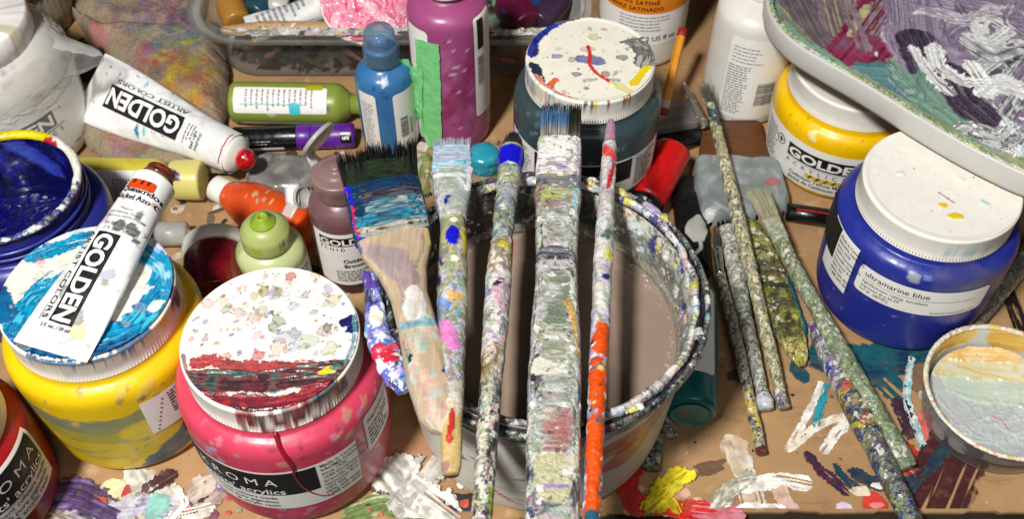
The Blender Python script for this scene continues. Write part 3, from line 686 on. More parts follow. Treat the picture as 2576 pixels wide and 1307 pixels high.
def pink_lid(p, L, s):
    drops(p, 70, 0.044, 0.0012, 0.0042)
    drops(p, 260, 0.045, 0.0003, 0.0014, 0.85)
    for (x, y, r, c_, a_) in ((665, 735, 22, (164, 156, 60), .9), (700, 742, 18, (176, 168, 80), .8), (640, 750, 16, (180, 170, 110), .7), (795, 700, 17, (190, 165, 80), .7), (722, 715, 13, (190, 160, 110), .6), (770, 745, 16, (130, 130, 135), .7),
                              (822, 748, 13, (150, 120, 100), .7), (820, 770, 16, (150, 150, 150), .5), (700, 810, 24, (96, 140, 100), .8), (690, 830, 20, (110, 140, 90), .8), (640, 800, 26, (190, 130, 120), .6), (600, 790, 22, (170, 130, 110), .6),
                              (650, 850, 20, (214, 150, 170), .6), (740, 775, 18, (170, 160, 190), .6), (790, 790, 14, (100, 130, 130), .7), (820, 835, 26, (150, 100, 110), .6), (725, 850, 34, (120, 140, 180), .55), (780, 860, 34, (120, 150, 120), .55),
                              (830, 880, 30, (140, 160, 110), .55), (745, 880, 18, (130, 130, 180), .6), (700, 880, 30, (200, 130, 100), .5), (560, 760, 20, (150, 160, 140), .5), (570, 900, 14, (200, 60, 60), .7), (520, 905, 18, (205, 60, 70), .8)):
        q = L(x, y); c_ = [v * .86 for v in c_]; p.blob(q[0], q[1], r * s * .85, c_, r * s * 0.6, rng.uniform(0, 3), a_ * 0.7, 0.0003, 0.7, 0.12, 0.4, f=4.5)
    for (x, y) in ((873, 815), (890, 830)): q = L(x, y); p.blob(q[0], q[1], 22 * s, (24, 24, 90), 14 * s, 0.6, 1, 0.0006, 0.5)
    p.stroke([L(560, 690), L(640, 668), L(740, 664)], 20 * s, [(52, 52, 52), (90, 90, 86)], 0.0002, 0.6, 0.9, 8, 0.4)
    p.stroke([L(500, 918), L(620, 925), (L(840, 935))], 42 * s, [(150, 26, 34), (176, 50, 54), (110, 22, 30)], 0.0004, 0.8, 0.95, 7, 0.35)
    p.stroke([L(480, 965), L(640, 968), L(860, 940)], 64 * s, [(40, 60, 58), (66, 88, 82), (120, 50, 56), (34, 40, 42), (96, 40, 50)], 0.0009, 0.3, 1, 14)
    p.stroke([L(520, 1010), L(680, 1020), L(860, 975)], 40 * s, [(150, 26, 34), (100, 40, 54), (170, 44, 46)], 0.0006, 0.6, 1, 8)
    p.stroke([L(510, 1030), L(690, 1048), L(860, 1000)], 16 * s, [(40, 38, 44)], 0.0003, 0.4)
    p.blob(*L(825, 940), 20 * s, (226, 196, 40), 10 * s, 0.3, 1, 0.0008, 0.6); p.blob(*L(845, 930), 14 * s, (60, 110, 90), 8 * s, 0.3, 1, 0.0006, 0.6)
    p.stroke([L(895, 800), L(890, 870), L(870, 920)], 12 * s, [(60, 110, 120), (100, 150, 160), (40, 70, 90)], 0.0004, 0.7, 0.8)
    p.stroke([L(475, 960), L(462, 900)], 10 * s, [(170, 60, 70), (60, 60, 70)], 0.0003, 0.7, 0.8)
def pink_side(p):
    for k in range(50): p.blob(rng.uniform(-0.03, 0.02), rng.uniform(0.097, 0.116), rng.uniform(0.001, 0.003), [(120, 24, 34), (60, 40, 44), (150, 60, 60)][rng.integers(3)], 0.004, 0, 0.8, 0.0001, 0.5)
    p.stroke([(0.018, 0.113), (0.03, 0.107)], 0.01, [(30, 50, 70), (40, 70, 90)], 0, 0.5, 0.9)
    for k in range(14): p.blob(rng.uniform(0.0, 0.05), rng.uniform(0.1, 0.115), 0.001, [(226, 200, 60), (60, 90, 100), (200, 60, 60)][rng.integers(3)], 0.002, 0, 0.9, 0.0001, 0.5)
pink, pax, pS, pf, pc = jar('paint_jar', 'raspberry pink paint jar with splattered white lid and red drip down its front', (680, 850), 0.115, 0.058, 0.0482, (202, 66, 92), pink_body, (238, 233, 222), pink_lid, pink_side, n=230)
# label: KROMA acrylics
patch('label', pS, -0.09, 0.028, 0.0265, 0.071, M['label'], pink, 0.0004, nu=60)
patch('label_band', pS, -0.09, 0.0025, 0.0445, 0.0695, M['ink'], pink, 0.0006, nu=50)
letter(pink, pS, 'KROMA', -0.0195, 0.0565, 0.0105, M['ink_white'], align='r', spacing=1.55, h=0.0009)
letter(pink, pS, "artists' acrylics", -0.0165, 0.0462, 0.0088, M['ink_white'], align='r', h=0.0009, bold=0.01)
for k, tx in enumerate(('permanent colours made', 'with pure pigments', '& acrylic resin')): letter(pink, pS, tx, -0.0225, 0.0395 - k * 0.0048, 0.0046, M['ink'], align='r', h=0.0008)
for k, tx in enumerate(('Made in Canada by', 'KROMA Industries', 'since 1970', '1649 Duranleau St.', 'Granville Island', 'Vancouver B.C.', 'V6H 3S3', '(604) 669-4030', '1 888 669-4030')):
    letter(pink, pS, tx, 0.0045, 0.0665 - k * 0.0044, 0.0036, M['ink'], h=0.0008, bold=0.012)
patch('side_label', pS, 0.036, 0.065, 0.046, 0.082, M['label'], pink, 0.0004, rad=0.003, nu=24)
letter(pink, pS, 'naphthol red', 0.0385, 0.0735, 0.006, M['ink'], h=0.0008); fine_lines(pink, pS, 0.0385, 0.062, 0.05, 0.07, 5, M['ink_grey'])
# the red drip that runs down the front
q = np.array([(-0.0145, 0.0965), (-0.0125, 0.09), (-0.0095, 0.083), (-0.0085, 0.076), (-0.009, 0.066), (-0.0075, 0.054), (-0.004, 0.044), (0.002, 0.034), (0.008, 0.031)])
sweep('paint_drip', pS(q[:, 0], q[:, 1], 0.0008), [0.0012, 0.0014, 0.0017, 0.0011, 0.0008, 0.0007, 0.0006, 0.0004, 0.0002], [0.001, 0.001, 0.0012, 0.0009, 0.0007, 0.0006, 0.0005, 0.0004, 0.0002], M['paint_wet'], pink, 8, 60, base=(140, 22, 34))

# --- yellow jar with turquoise lid
def yellow_body(p):
    for k in range(8): p.stroke([(-0.1, 0.052 - k * 0.003), (-0.03, 0.048 - k * 0.004), (0.05, 0.058 - k * 0.005), (0.09, 0.066 - k * 0.004)], 0.006, [(196, 180, 50), (176, 166, 70)], 0, 0.5, 0.35, 5)
    for k in range(14): x = rng.uniform(-.07, .05); z = rng.uniform(.02, .06); p.stroke([(x, z), (x + rng.uniform(.01, .03), z + rng.uniform(-.003, .006))], rng.uniform(.001, .004), [(176, 160, 60), (150, 146, 80)], 0, .7, .6, 5, .5)
    p.stroke([(-0.075, 0.064), (-0.03, 0.0585), (0.01, 0.062), (0.045, 0.072), (0.08, 0.078)], 0.015, [(146, 146, 96), (120, 130, 104)], 0, 0.35, 0.95, 6)
    p.stroke([(-0.06, 0.05), (-0.02, 0.045), (0.02, 0.047)], 0.012, [(160, 154, 66)], 0, 0.4, 0.8, 6)
    p.stroke([(0.0, 0.022), (0.02, 0.026), (0.04, 0.036)], 0.009, [(150, 140, 60)], 0, 0.4, 0.7)
    p.blob(-0.008, 0.048, 0.012, (222, 196, 20), 0.009, 0, 0.9, 0, 0.4, 0.4)
    p.stroke([(-0.006, 0.010), (0.010, 0.018), (0.022, 0.029)], 0.017, [(52, 84, 110), (66, 98, 120)], 0, 0.45, 0.9, 8)
    p.stroke([(-0.014, 0.008), (0.002, 0.009), (0.014, 0.013)], 0.008, [(70, 100, 116)], 0, 0.5, 0.8)
    p.blob(0.004, 0.081, 0.007, (206, 180, 90), 0.005, 0.5, 0.6, 0.0002, 0.5); p.blob(0.0, 0.077, 0.003, (150, 120, 50), 0.002, 0.5, 0.9, 0.0003)
    for k in range(50): p.blob(rng.uniform(-0.08, 0.07), rng.uniform(0.01, 0.09), rng.uniform(0.0008, 0.0026), [(170, 150, 70), (120, 110, 90), (206, 180, 110), (140, 130, 120)][rng.integers(4)], None, 0, 0.6, 0.0002, 0.3)
TQ = [(10, 120, 165), (0, 150, 190), (10, 90, 140), (60, 180, 205)]
def yellow_lid(p, L, s):
    drops(p, 90, 0.046, 0.0008, 0.004, 0.35, [(200, 190, 180), (176, 170, 170), (190, 180, 200), (170, 170, 150)])
    p.stroke([L(85, 650), L(150, 625), L(230, 605)], 46 * s, TQ, 0.0004, 0.6, 1, 16, 0.3)
    p.stroke([L(30, 590), L(110, 575), L(200, 580)], 34 * s, [(190, 205, 205), (150, 190, 200), (220, 220, 210)], 0.0003, 0.5, 0.8)
    p.stroke([L(110, 720), L(170, 690), L(260, 620)], 18 * s, TQ, 0.0003, 0.6, 1, 8, 0.8)
    p.stroke([L(50, 780), L(90, 720), L(130, 690)], 14 * s, TQ, 0.0003, 0.6, 1, 8, 0.7)
    p.stroke([L(40, 830), L(90, 760), L(130, 740)], 60 * s, TQ, 0.0008, 0.5, 1, 12)
    p.stroke([L(0, 740), L(20, 800)], 50 * s, [(10, 70, 110), (10, 100, 150)], 0.0006, 0.5)
    p.stroke([L(430, 690), L(400, 760), L(330, 840), L(220, 880)], 90 * s, TQ, 0.0011, 0.4, 1, 16)
    p.stroke([L(370, 640), L(420, 680), L(425, 720)], 50 * s, [(0, 150, 195), (20, 130, 170), (150, 200, 215)], 0.0006, 0.5, 1, 12)
    p.stroke([L(20, 860), L(110, 895), L(240, 895), L(340, 860)], 34 * s, [(8, 50, 90), (10, 90, 140), (20, 110, 160)], 0.001, 0.6, 1, 10)
    p.blob(*L(350, 740), 26 * s, (214, 214, 208), 14 * s, 0.4, 0.9, 0.0005, 0.7); p.blob(*L(395, 775), 22 * s, (220, 222, 218), 12 * s, 1, 0.9, 0.0005, 0.7)
    p.blob(*L(375, 590), 20 * s, (170, 150, 180), 26 * s, 0.4, 0.8, 0.0004, 0.5); p.blob(*L(405, 625), 18 * s, (160, 170, 210), 22 * s, 0.4, 0.7, 0.0004, 0.5); p.blob(*L(370, 880), 16 * s, (226, 190, 30), 8 * s, 0.4, 1, 0.0006, 0.7)
    drops(p, 40, 0.046, 0.0008, 0.003, 0.4)
def yellow_side(p):
    p.blob(0.047, 0.107, 0.006, (104, 74, 100), 0.006, 0.3, 1, 0.0003, 0.5); p.blob(0.03, 0.109, 0.005, (222, 186, 30), 0.003, 0.2, 1, 0.0003, 0.5)
    p.stroke([(-0.03, 0.103), (0.0, 0.1), (0.02, 0.104)], 0.008, [(214, 206, 200), (196, 190, 186)], 0.0004, 0.6, 0.9)
    p.stroke([(-0.05, 0.112), (0.0, 0.1115), (0.02, 0.112)], 0.003, [(8, 60, 100), (20, 100, 150)], 0.0003, 0.8, 0.9)
yel, yax, yS, yf, yc = jar('paint_jar', 'yellow paint jar with turquoise smeared lid, a white tube lying on it', (220, 735), 0.113, 0.057, 0.0485, (226, 190, 14), yellow_body, (230, 222, 208), yellow_lid, yellow_side, n=210)
patch('label', yS, -0.003, 0.034, 0.040, 0.073, M['label'], yel, 0.0004, nu=24); fine_lines(yel, yS, 0.013, 0.032, 0.050, 0.071, 8, M['ink'])
for k in range(8): patch('ink_smudge', yS, 0.0005 + 0.0012 * k, 0.0018 + 0.0012 * k, 0.042 + k * 0.0036, 0.0434 + k * 0.0036, M['ink_grey'], yel, 0.0006, rad=0.0005, nu=4, nv=4)

# --- ultramarine jar on the right
def blue_body(p):
    p.stroke([(0.035, 0.078), (0.07, 0.06), (0.1, 0.04)], 0.03, [(60, 66, 130), (86, 84, 120)], 0, 0.5, 0.6, 4)
    p.blob(0.055, 0.07, 0.02, (104, 98, 112), 0.012, 0.4, 0.5, 0, 0.5, 0.6)
    p.blob(0.008, 0.079, 0.0042, (150, 156, 170), 0.0036, 0.4, 0.9, 0.0008, 0.35); p.blob(0.016, 0.0805, 0.003, (120, 130, 180), 0.0015, 0, 0.7, 0.0004)
    for k in range(18): p.blob(rng.uniform(-0.05, 0.08), rng.uniform(0.01, 0.085), rng.uniform(0.0006, 0.0014), (120, 130, 180), None, 0, 0.6, 0.0002)
def blue_lid(p, L, s):
    for (x, y, r, ry) in ((2370, 520, 11, 8), (2403, 548, 17, 9)): p.blob(*L(x, y), r * s, (228, 190, 20), ry * s, 0, 1, 0.0008, 0.35)
    p.stroke([L(2360, 488), L(2400, 515)], 4 * s, [(170, 90, 120)], 0.0004, 0.5); p.blob(*L(2475, 512), 12 * s, (150, 205, 205), 6 * s, -0.8, 0.9, 0.0003, 0.5)
    for (x, y) in ((2265, 440), (2415, 455)): p.blob(*L(x, y), 10 * s, (226, 222, 214), 8 * s, 0, 0.6, 0.0008, 0.2)
    drops(p, 50, 0.045, 0.0002, 0.0006, 0.8, [(120, 110, 100), (90, 110, 140), (150, 120, 110)])
    p.stroke([L(2495, 462), L(2560, 452)], 16 * s, [(228, 198, 20)], 0.0006, 0.3)
def blue_side(p):
    for k in range(12): p.blob(0.03 + rng.normal(0, 0.008), 0.1 + rng.normal(0, 0.002), 0.003, (150, 196, 200), 0.003, 0, 0.6, 0, 0.5)
blu, bax, bS, bf, bc = jar('paint_jar', 'ultramarine blue paint jar with clean white lid, under the large tray', (2370, 462), 0.108, 0.0572, 0.048, (36, 48, 142), blue_body, (234, 230, 220), blue_lid, blue_side, n=150)
patch('name_label', bS, -0.024, 0.060, 0.048, 0.0715, M['label'], blu, 0.0004, rad=0.0035, nu=60)
letter(blu, bS, 'ultramarine blue', -0.0195, 0.0642, 0.0062, M['ink'], h=0.0008, width=0.041)
bars(blu, bS, [(-0.0195, 0.052, 0.0618, 0.0621)], M['ink_grey'], nu=40)
for k, tx in enumerate(('lightfastness rating: excellent', 'pigment # p.bl.29', 'lot #  5879Q')): letter(blu, bS, tx, -0.0195, 0.0582 - k * 0.0036, 0.0036, M['ink_grey'], h=0.0008)
letter(blu, bS, 'www.kromaacrylics.com', 0.055, 0.0502, 0.003, M['ink_grey'], h=0.0008, align='r')
patch('address_label', bS, -0.060, -0.0285, 0.034, 0.078, M['label'], blu, 0.0004, nu=24); patch('label_band', bS, -0.09, -0.0475, 0.050, 0.0775, M['ink'], blu, 0.0007, nu=24)
for k, tx in enumerate(('Made in Canada by', 'KROMA Industries', 'since 1970', '1649 Duranleau St.', 'Granville Island', 'Vancouver B.C.', 'V6H 3S3', '(604) 669-4030', '1 888 669-4030')):
    letter(blu, bS, tx, -0.046, 0.073 - k * 0.0041, 0.0032, M['ink'], h=0.0009)

# --- grey green jar behind the bucket
def teal_body(p):
    for k in range(70): p.blob(rng.uniform(-0.08, 0.08), rng.uniform(0.02, 0.098), rng.uniform(0.001, 0.0026), [(110, 128, 128), (130, 146, 146), (90, 104, 104)][rng.integers(3)], rng.uniform(0.001, 0.003), 0, 0.55, 0.0002, 0.3)
    p.stroke([(-0.08, 0.02), (0.0, 0.03), (0.08, 0.02)], 0.03, [(40, 54, 56), (34, 48, 50)], 0, 0.4, 0.4)
def teal_lid(p, L, s):
    drops(p, 90, 0.040, 0.0003, 0.0018, 0.7, [(120, 120, 110), (110, 110, 130), (150, 150, 120)])
    for (x, y, r, ry, c_) in ((1493, 97, 13, 15, (206, 200, 150)), (1400, 145, 14, 9, (130, 130, 160)), (1440, 153, 12, 11, (170, 160, 130)), (1450, 190, 12, 9, (120, 130, 120)), (1565, 148, 15, 9, (120, 120, 130)), (1522, 190, 12, 12, (170, 110, 100)), (1540, 205, 18, 7, (130, 150, 200)), (1520, 78, 8, 6, (205, 170, 180)), (1480, 205, 10, 8, (190, 180, 180))):
        p.blob(*L(x, y), r * s, c_, ry * s, 0, 0.75, 0.0003, 0.3, 0.15, 0.4)
    p.blob(*L(1478, 128), 17 * s, (190, 185, 165), 12 * s, 0, 0.7, 0.0004, 0.4, 0.15, 0.4); p.stroke([L(1462, 152), L(1505, 158)], 34 * s, [(130, 130, 170), (110, 112, 150)], 0.0005, 0.5)
    p.stroke([L(1478, 120), L(1485, 145), L(1480, 165), L(1500, 190), L(1545, 218)], 9 * s, [(196, 24, 30), (214, 60, 70)], 0.0008, 0.5)
    p.stroke([L(1540, 215), L(1580, 232)], 22 * s, [(222, 214, 150)], 0.0003, 0.5); p.stroke([L(1395, 205), L(1375, 235)], 18 * s, [(226, 120, 40), (220, 90, 40)], 0.0006, 0.5)
    p.stroke([L(1340, 140), L(1345, 95), L(1400, 60)], 30 * s, [(28, 28, 110), (40, 60, 160), (40, 40, 60)], 0.0006, 0.5, 1, 8); p.stroke([L(1400, 60), L(1470, 42), L(1560, 50)], 18 * s, [(110, 100, 130), (60, 56, 70), (150, 130, 140), (30, 28, 30)], 0.0005, 0.5, 1, 8)
    p.stroke([L(1595, 110), L(1625, 135), L(1615, 160)], 44 * s, [(130, 130, 126), (90, 90, 88), (170, 170, 165)], 0.0005, 0.6, 1, 12); p.stroke([L(1560, 110), L(1615, 100)], 8 * s, [(110, 110, 106)], 0.0003, 0.6); p.stroke([L(1625, 175), L(1595, 215)], 20 * s, [(228, 200, 30)], 0.0006, 0.5)
    p.stroke([L(1345, 170), L(1358, 205)], 24 * s, [(28, 36, 66), (40, 50, 70)], 0.0005, 0.5); p.stroke([L(1350, 200), L(1390, 245), L(1450, 265)], 24 * s, [(150, 190, 190), (230, 130, 50), (200, 40, 40), (220, 170, 180), (150, 170, 110)], 0.0008, 0.6, 1, 12)
    p.stroke([L(1450, 262), L(1530, 268)], 10 * s, [(120, 60, 80), (70, 60, 70), (160, 140, 120)], 0.0004, 0.6)
def teal_side(p):
    crust(p, 60, 0.001, 0.003, [((220, 180, 190), 2), ((226, 120, 50), 3), ((150, 190, 190), 3), ((150, 170, 100), 3), ((200, 40, 40), 1), ((60, 60, 70), 1), ((214, 190, 80), 2)], 0.097, 0.116, 0.0003)
    R_ = p.X > -0.022; p.C[R_] = lin((232, 228, 216)); p.H[R_] = 0
    for k in range(8): p.blob(rng.uniform(-0.02, 0.03), 0.113, 0.0012, [(150, 60, 90), (60, 60, 80), (222, 196, 60), (120, 130, 90)][rng.integers(4)], 0.003, 0, 0.9, 0.0002, 0.5)
    p.blob(-0.0105, 0.106, 0.0015, (90, 30, 100), 0.004, 0, 1, 0.0002)
tea, tax, tS, tf, tc_ = jar('paint_jar', 'dark grey green paint jar with paint spotted white lid behind the bucket', (1485, 150), 0.115, 0.0515, 0.0436, (52, 70, 74), teal_body, (234, 229, 214), teal_lid, teal_side, n=170)
patch('label_edge', tS, -0.066, 0.066, 0.0305, 0.0655, M['label'], tea, 0.0003, nu=60); patch('label_band', tS, -0.036, 0.036, 0.0445, 0.0645, M['ink'], tea, 0.0006, nu=50)
letter(tea, tS, 'KROMA', 0.0, 0.0485, 0.0105, M['ink_white'], align='c', spacing=1.5, h=0.0009)
fine_lines(tea, tS, -0.062, -0.04, 0.034, 0.062, 9, M['ink_grey']); fine_lines(tea, tS, 0.04, 0.062, 0.034, 0.062, 9, M['ink_grey'])

# --- cadmium yellow jar under the tray
def cad_body(p):
    p.blob(-0.018, 0.058, 0.003, (240, 224, 150), 0.005, 0.5, 0.9, 0.0006, 0.4)
    for k in range(8): p.blob(rng.uniform(-0.05, 0.03), rng.uniform(0.05, 0.07), 0.0007, (150, 120, 30), None, 0, 0.7)
cadj, cax, cS, cf, cc_ = jar('paint_jar', 'cadmium yellow paint jar with white label, tucked under the large tray', (2168, 168), 0.088, 0.0545, 0.0478, (240, 192, 0), cad_body, (232, 228, 220), n=90)
patch('label', cS, -0.075, 0.06, 0.0075, 0.0495, M['label'], cadj, 0.0004, nu=60)
patch('logo_block', cS, -0.033, 0.035, 0.0315, 0.0435, M['ink'], cadj, 0.0006, nu=40)
letter(cadj, cS, 'GOLDEN', -0.0318, 0.0335, 0.0112, M['ink_white'], bold=0.035, width=0.06, h=0.0009)
bars(cadj, cS, [(-0.033, 0.03, 0.0302, 0.0305)], M['ink'], nu=30); letter(cadj, cS, 'ACRYLICS', -0.033, 0.0252, 0.0052, M['ink'], spacing=2.3, h=0.0008)
def stripe(p):
    for k in range(6): p.stroke([(-0.012 + k * 0.006, 0.0195), (-0.01 + k * 0.006, 0.023)], 0.0018, [(70, 66, 30)], 0, 0.2)
patch('colour_swatch', cS, -0.015, 0.02, 0.0195, 0.0235, M['paint_flat'], cadj, 0.0007, nu=50, base=(226, 190, 20), paint=stripe)
letter(cadj, cS, 'Cadmium Yellow Medium', -0.028, 0.0158, 0.0048, M['ink'], h=0.0008, bold=0.01); letter(cadj, cS, 'Jaune de Cadmium Moyen', -0.028, 0.0112, 0.0048, M['ink'], h=0.0008, bold=0.01)
fine_lines(cadj, cS, -0.064, -0.045, 0.014, 0.044, 11, M['ink_grey'])
t = np.linspace(0, 2 * np.pi, 25); sweep('symbol', cS(-0.0415 + 0.0042 * np.cos(t), 0.0385 + 0.0042 * np.sin(t), 0.0006), [0.0004] * 2, [0.0002] * 2, M['ink'], cadj, 6, 40, base=(20, 20, 20), caps=False)
bars(cadj, cS, [(-0.0425, -0.0405, 0.0365, 0.0405)], M['ink']); bars(cadj, cS, [(-0.0445, -0.0385, 0.0381, 0.0389)], M['ink'])

# --- crimson jar at the lower left corner
def red_body(p):
    p.stroke([(-0.02, 0.01), (0.04, 0.012)], 0.02, [(110, 16, 26)], 0, 0.5, 0.5); p.blob(0.03, 0.035, 0.02, (150, 40, 24), 0.014, 0, 0.5, 0, 0.5, 0.6)
redj, rax, rS, rf_, rc = jar('paint_jar', 'crimson paint jar cut off by the lower left corner beside the yellow jar', (-213, 1043), 0.098, 0.047, 0.04, (150, 22, 26), red_body, n=40)
patch('label', rS, -0.02, 0.0425, 0.024, 0.072, M['label'], redj, 0.0004, nu=40); patch('label_band', rS, -0.02, 0.040, 0.044, 0.07, M['ink'], redj, 0.0006, nu=40)
letter(redj, rS, 'KROMA', 0.037, 0.0568, 0.0112, M['ink_white'], align='r', spacing=1.5, h=0.0009); letter(redj, rS, "artists' acrylics", 0.039, 0.0458, 0.0094, M['ink_white'], align='r', h=0.0009, bold=0.01)
for k, tx in enumerate(('permanent colours made', 'with pure pigments', '& acrylic resin')): letter(redj, rS, tx, 0.039 - k * 0.002, 0.0385 - k * 0.0055, 0.0054, M['ink'], align='r', h=0.0008, bold=0.01)

# --- open ultramarine jar at the left edge
def ob_body(p):
    p.stroke([(-0.1, 0.062), (0.0, 0.058), (0.1, 0.064)], 0.02, [(44, 48, 128), (70, 74, 140)], 0, 0.4, 0.6, 5)
    for k in range(30): p.blob(rng.uniform(-0.1, 0.1), rng.uniform(0.02, 0.09), rng.uniform(0.002, 0.008), [(24, 24, 90), (60, 62, 140), (80, 84, 150)][rng.integers(3)], 0.002, rng.uniform(0, 3), 0.4, 0, 0.5)
obj_, oax, oS, of_, oc = jar('paint_jar', 'open ultramarine jar with crusted rim and no lid at the left edge', (2, 470), 0.104, 0.0575, 0.047, (40, 44, 130), ob_body, open_top=True)
h_ = 0.104; Rl = 0.047
def ob_in(p):
    for k in range(60): p.blob(rng.uniform(-0.14, 0.14), rng.uniform(0.06, 0.105), rng.uniform(0.003, 0.014), [(8, 8, 70), (14, 16, 110), (30, 36, 150), (10, 10, 50)][rng.integers(4)], 0.004, 1.5, 0.8, 0.0006, 0.5)
    p.stroke([(0.1, 0.075), (0.12, 0.095)], 0.012, [(60, 80, 180), (40, 50, 170)], 0.0006, 0.5)
turned('inner_wall', oax, [(0.042, 0.050), (0.044, 0.06), (0.0445, 0.08), (0.0445, h_)], M['paint_wet'], obj_, 90, 30, (10, 10, 74), ob_in, a0=of_, close=False)
disc('paint_surface', oax, 0.0435, 0.058, M['paint_smooth'], obj_, (8, 8, 60), lambda p: [p.stroke([(rng.uniform(-.04, .04), rng.uniform(-.04, .04)), (rng.uniform(-.04, .04), rng.uniform(-.04, .04))], 0.01, [(8, 8, 64), (14, 14, 96), (6, 6, 40)], 0.001, 0.4) for k in range(14)], 70)
def ring(name, c, Rf, z, rw, rh, parent, base, paint, mt='paint', nl=700, na=22, lump=0.0, zf=None, amp=0.0006, a0=0.0):
    """lumpy ring; paint X = round the circle (metres, 0 towards +x), Y = round the section"""
    th = a0 + np.linspace(0, 2 * np.pi, nl, endpoint=False); ph = np.linspace(0, 2 * np.pi, na, endpoint=False)
    R = Rf(th) if callable(Rf) else np.full(nl, Rf); R0 = R.mean()
    TH, PH = np.meshgrid(th, ph, indexing='ij')
    p = Painter(TH * R0, PH * (rw + rh) / 2, base, wrap=2 * np.pi * R0)
    if paint: paint(p)
    H = 0.001 * np.tanh(p.H.reshape(nl, na) / 0.001)
    k = 1 + lump * (fbm(np.cos(TH) * R0 / 0.02 + 9, np.sin(TH) * R0 / 0.02, 21) - 0.45) * 2
    H = H + amp * (fbm(np.cos(TH) * R0 / 0.006 + np.cos(PH) * 1.3, np.sin(TH) * R0 / 0.006 + np.sin(PH) * 1.3, 23, 5) - 0.45)
    rr = R[:, None] + (rw * k + H) * np.cos(PH); zz = z + (zf(TH) if zf else 0) + (rh * k + H) * np.sin(PH)
    Vv = np.stack([c[0] + rr * np.cos(TH), c[1] + rr * np.sin(TH), zz], -1)
    return mk(name, Vv, gq(nl, na, True, True), M[mt], parent, p.C)
def ob_rim(p):
    R0 = 0.046
    arc = lambda d: math.radians(d) * R0
    p.stroke([(arc(55), 0.002), (arc(120), 0.002)], 0.02, [(226, 206, 20), (206, 190, 20)], 0.0008, 0.4)
    crust(p, 120, 0.001, 0.003, [((230, 226, 216), 6), ((30, 36, 150), 4), ((120, 130, 190), 3), ((60, 60, 70), 3), ((200, 196, 60), 2), ((120, 120, 110), 2)], h=0.001)
    p.stroke([(arc(62), 0.002), (arc(104), 0.002)], 0.016, [(230, 208, 16), (214, 192, 10)], 0.0006, 0.4)
    p.stroke([(arc(15), 0.002), (arc(50), 0.002)], 0.02, [(232, 228, 214), (214, 214, 200), (240, 236, 226)], 0.0012, 0.5)
    p.stroke([(arc(55), 0.005), (arc(66), 0.005)], 0.004, [(180, 30, 50)], 0.0006, 0.5)
ring('rim_crust', (oc.x, oc.y), 0.0458, h_, 0.0018, 0.0014, obj_, (60, 66, 150), ob_rim, nl=360, na=18, lump=0.5)
for z_ in (0.088, 0.0935): ring('neck_thread', (oc.x, oc.y), 0.0475, z_, 0.0011, 0.0012, obj_, (48, 52, 140), None, 'jar', 120, 10, amp=0)

# ================================================================== rinse bucket
BX, BY, BZ, BR = 0.0175, 0.358, 0.119, 0.090
bk = thing('rinse_bucket', 'round white plastic bucket of murky rinse water with crusted rim under five brushes', 'bucket', (BX, BY, 0.0008))
kax = Axis((BX, BY, 0.0008)); kf = -math.pi / 2
def b_out(p):
    for k in range(40):
        x = rng.uniform(-0.12, 0.12); z = rng.uniform(0.01, 0.08); p.stroke([(x, z), (x + rng.uniform(-.02, .04), z + rng.uniform(-.004, .004))], rng.uniform(0.001, 0.004), [[(176, 170, 158)], [(150, 142, 134)], [(206, 190, 180)], [(120, 112, 104)]][rng.integers(4)], 0.0003, 0.6, 0.6, 6, 0.6)
    for k in range(70): p.blob(rng.uniform(-0.14, 0.1), rng.uniform(0.005, 0.09), rng.uniform(0.001, 0.0035), [(196, 186, 172), (120, 110, 104), (160, 150, 150), (206, 176, 170)][rng.integers(4)], 0.001, rng.uniform(-.4, .4), 0.6, 0.0002, 0.5)
    p.stroke([(0.03, 0.075), (0.06, 0.08), (0.085, 0.088)], 0.02, [(206, 90, 40), (190, 60, 50), (206, 150, 60)], 0.0002, 0.5, 0.8, 6); p.blob(0.052, 0.058, 0.016, (206, 96, 92), 0.012, 0.4, 0.8, 0, 0.5); p.blob(0.068, 0.075, 0.014, (200, 150, 60), 0.008, 0.3, 0.8, 0, 0.6)
    p.stroke([(-0.04, 0.04), (-0.028, 0.025), (-0.014, 0.014)], 0.0016, [(190, 30, 44)], 0.0002, 0.4)
    p.stroke([(-0.067, 0.072), (-0.058, 0.064), (-0.05, 0.055)], 0.004, [(44, 18, 24), (20, 16, 20)], 0.0006, 0.7); p.stroke([(-0.06, 0.066), (-0.062, 0.05)], 0.0018, [(40, 24, 24)], 0.0004, 0.7); p.blob(-0.068, 0.05, 0.0012, (60, 20, 30), 0.003, 0.5, 1)
    p.stroke([(-0.13, 0.105), (0.0, 0.1), (0.13, 0.105)], 0.016, [(60, 60, 62), (120, 120, 112), (190, 186, 176), (34, 34, 38)], 0.0005, 0.5, 0.9, 8)
turned('outer_wall', kax, [(0.070, 0), (0.0745, 0.0015), (0.0765, 0.006), (0.078, 0.02), (0.0815, 0.06), (0.0845, 0.1), (0.0856, BZ - 0.001)], M['lid'], bk, 200, 110, (222, 216, 204), b_out, a0=kf, close=False)
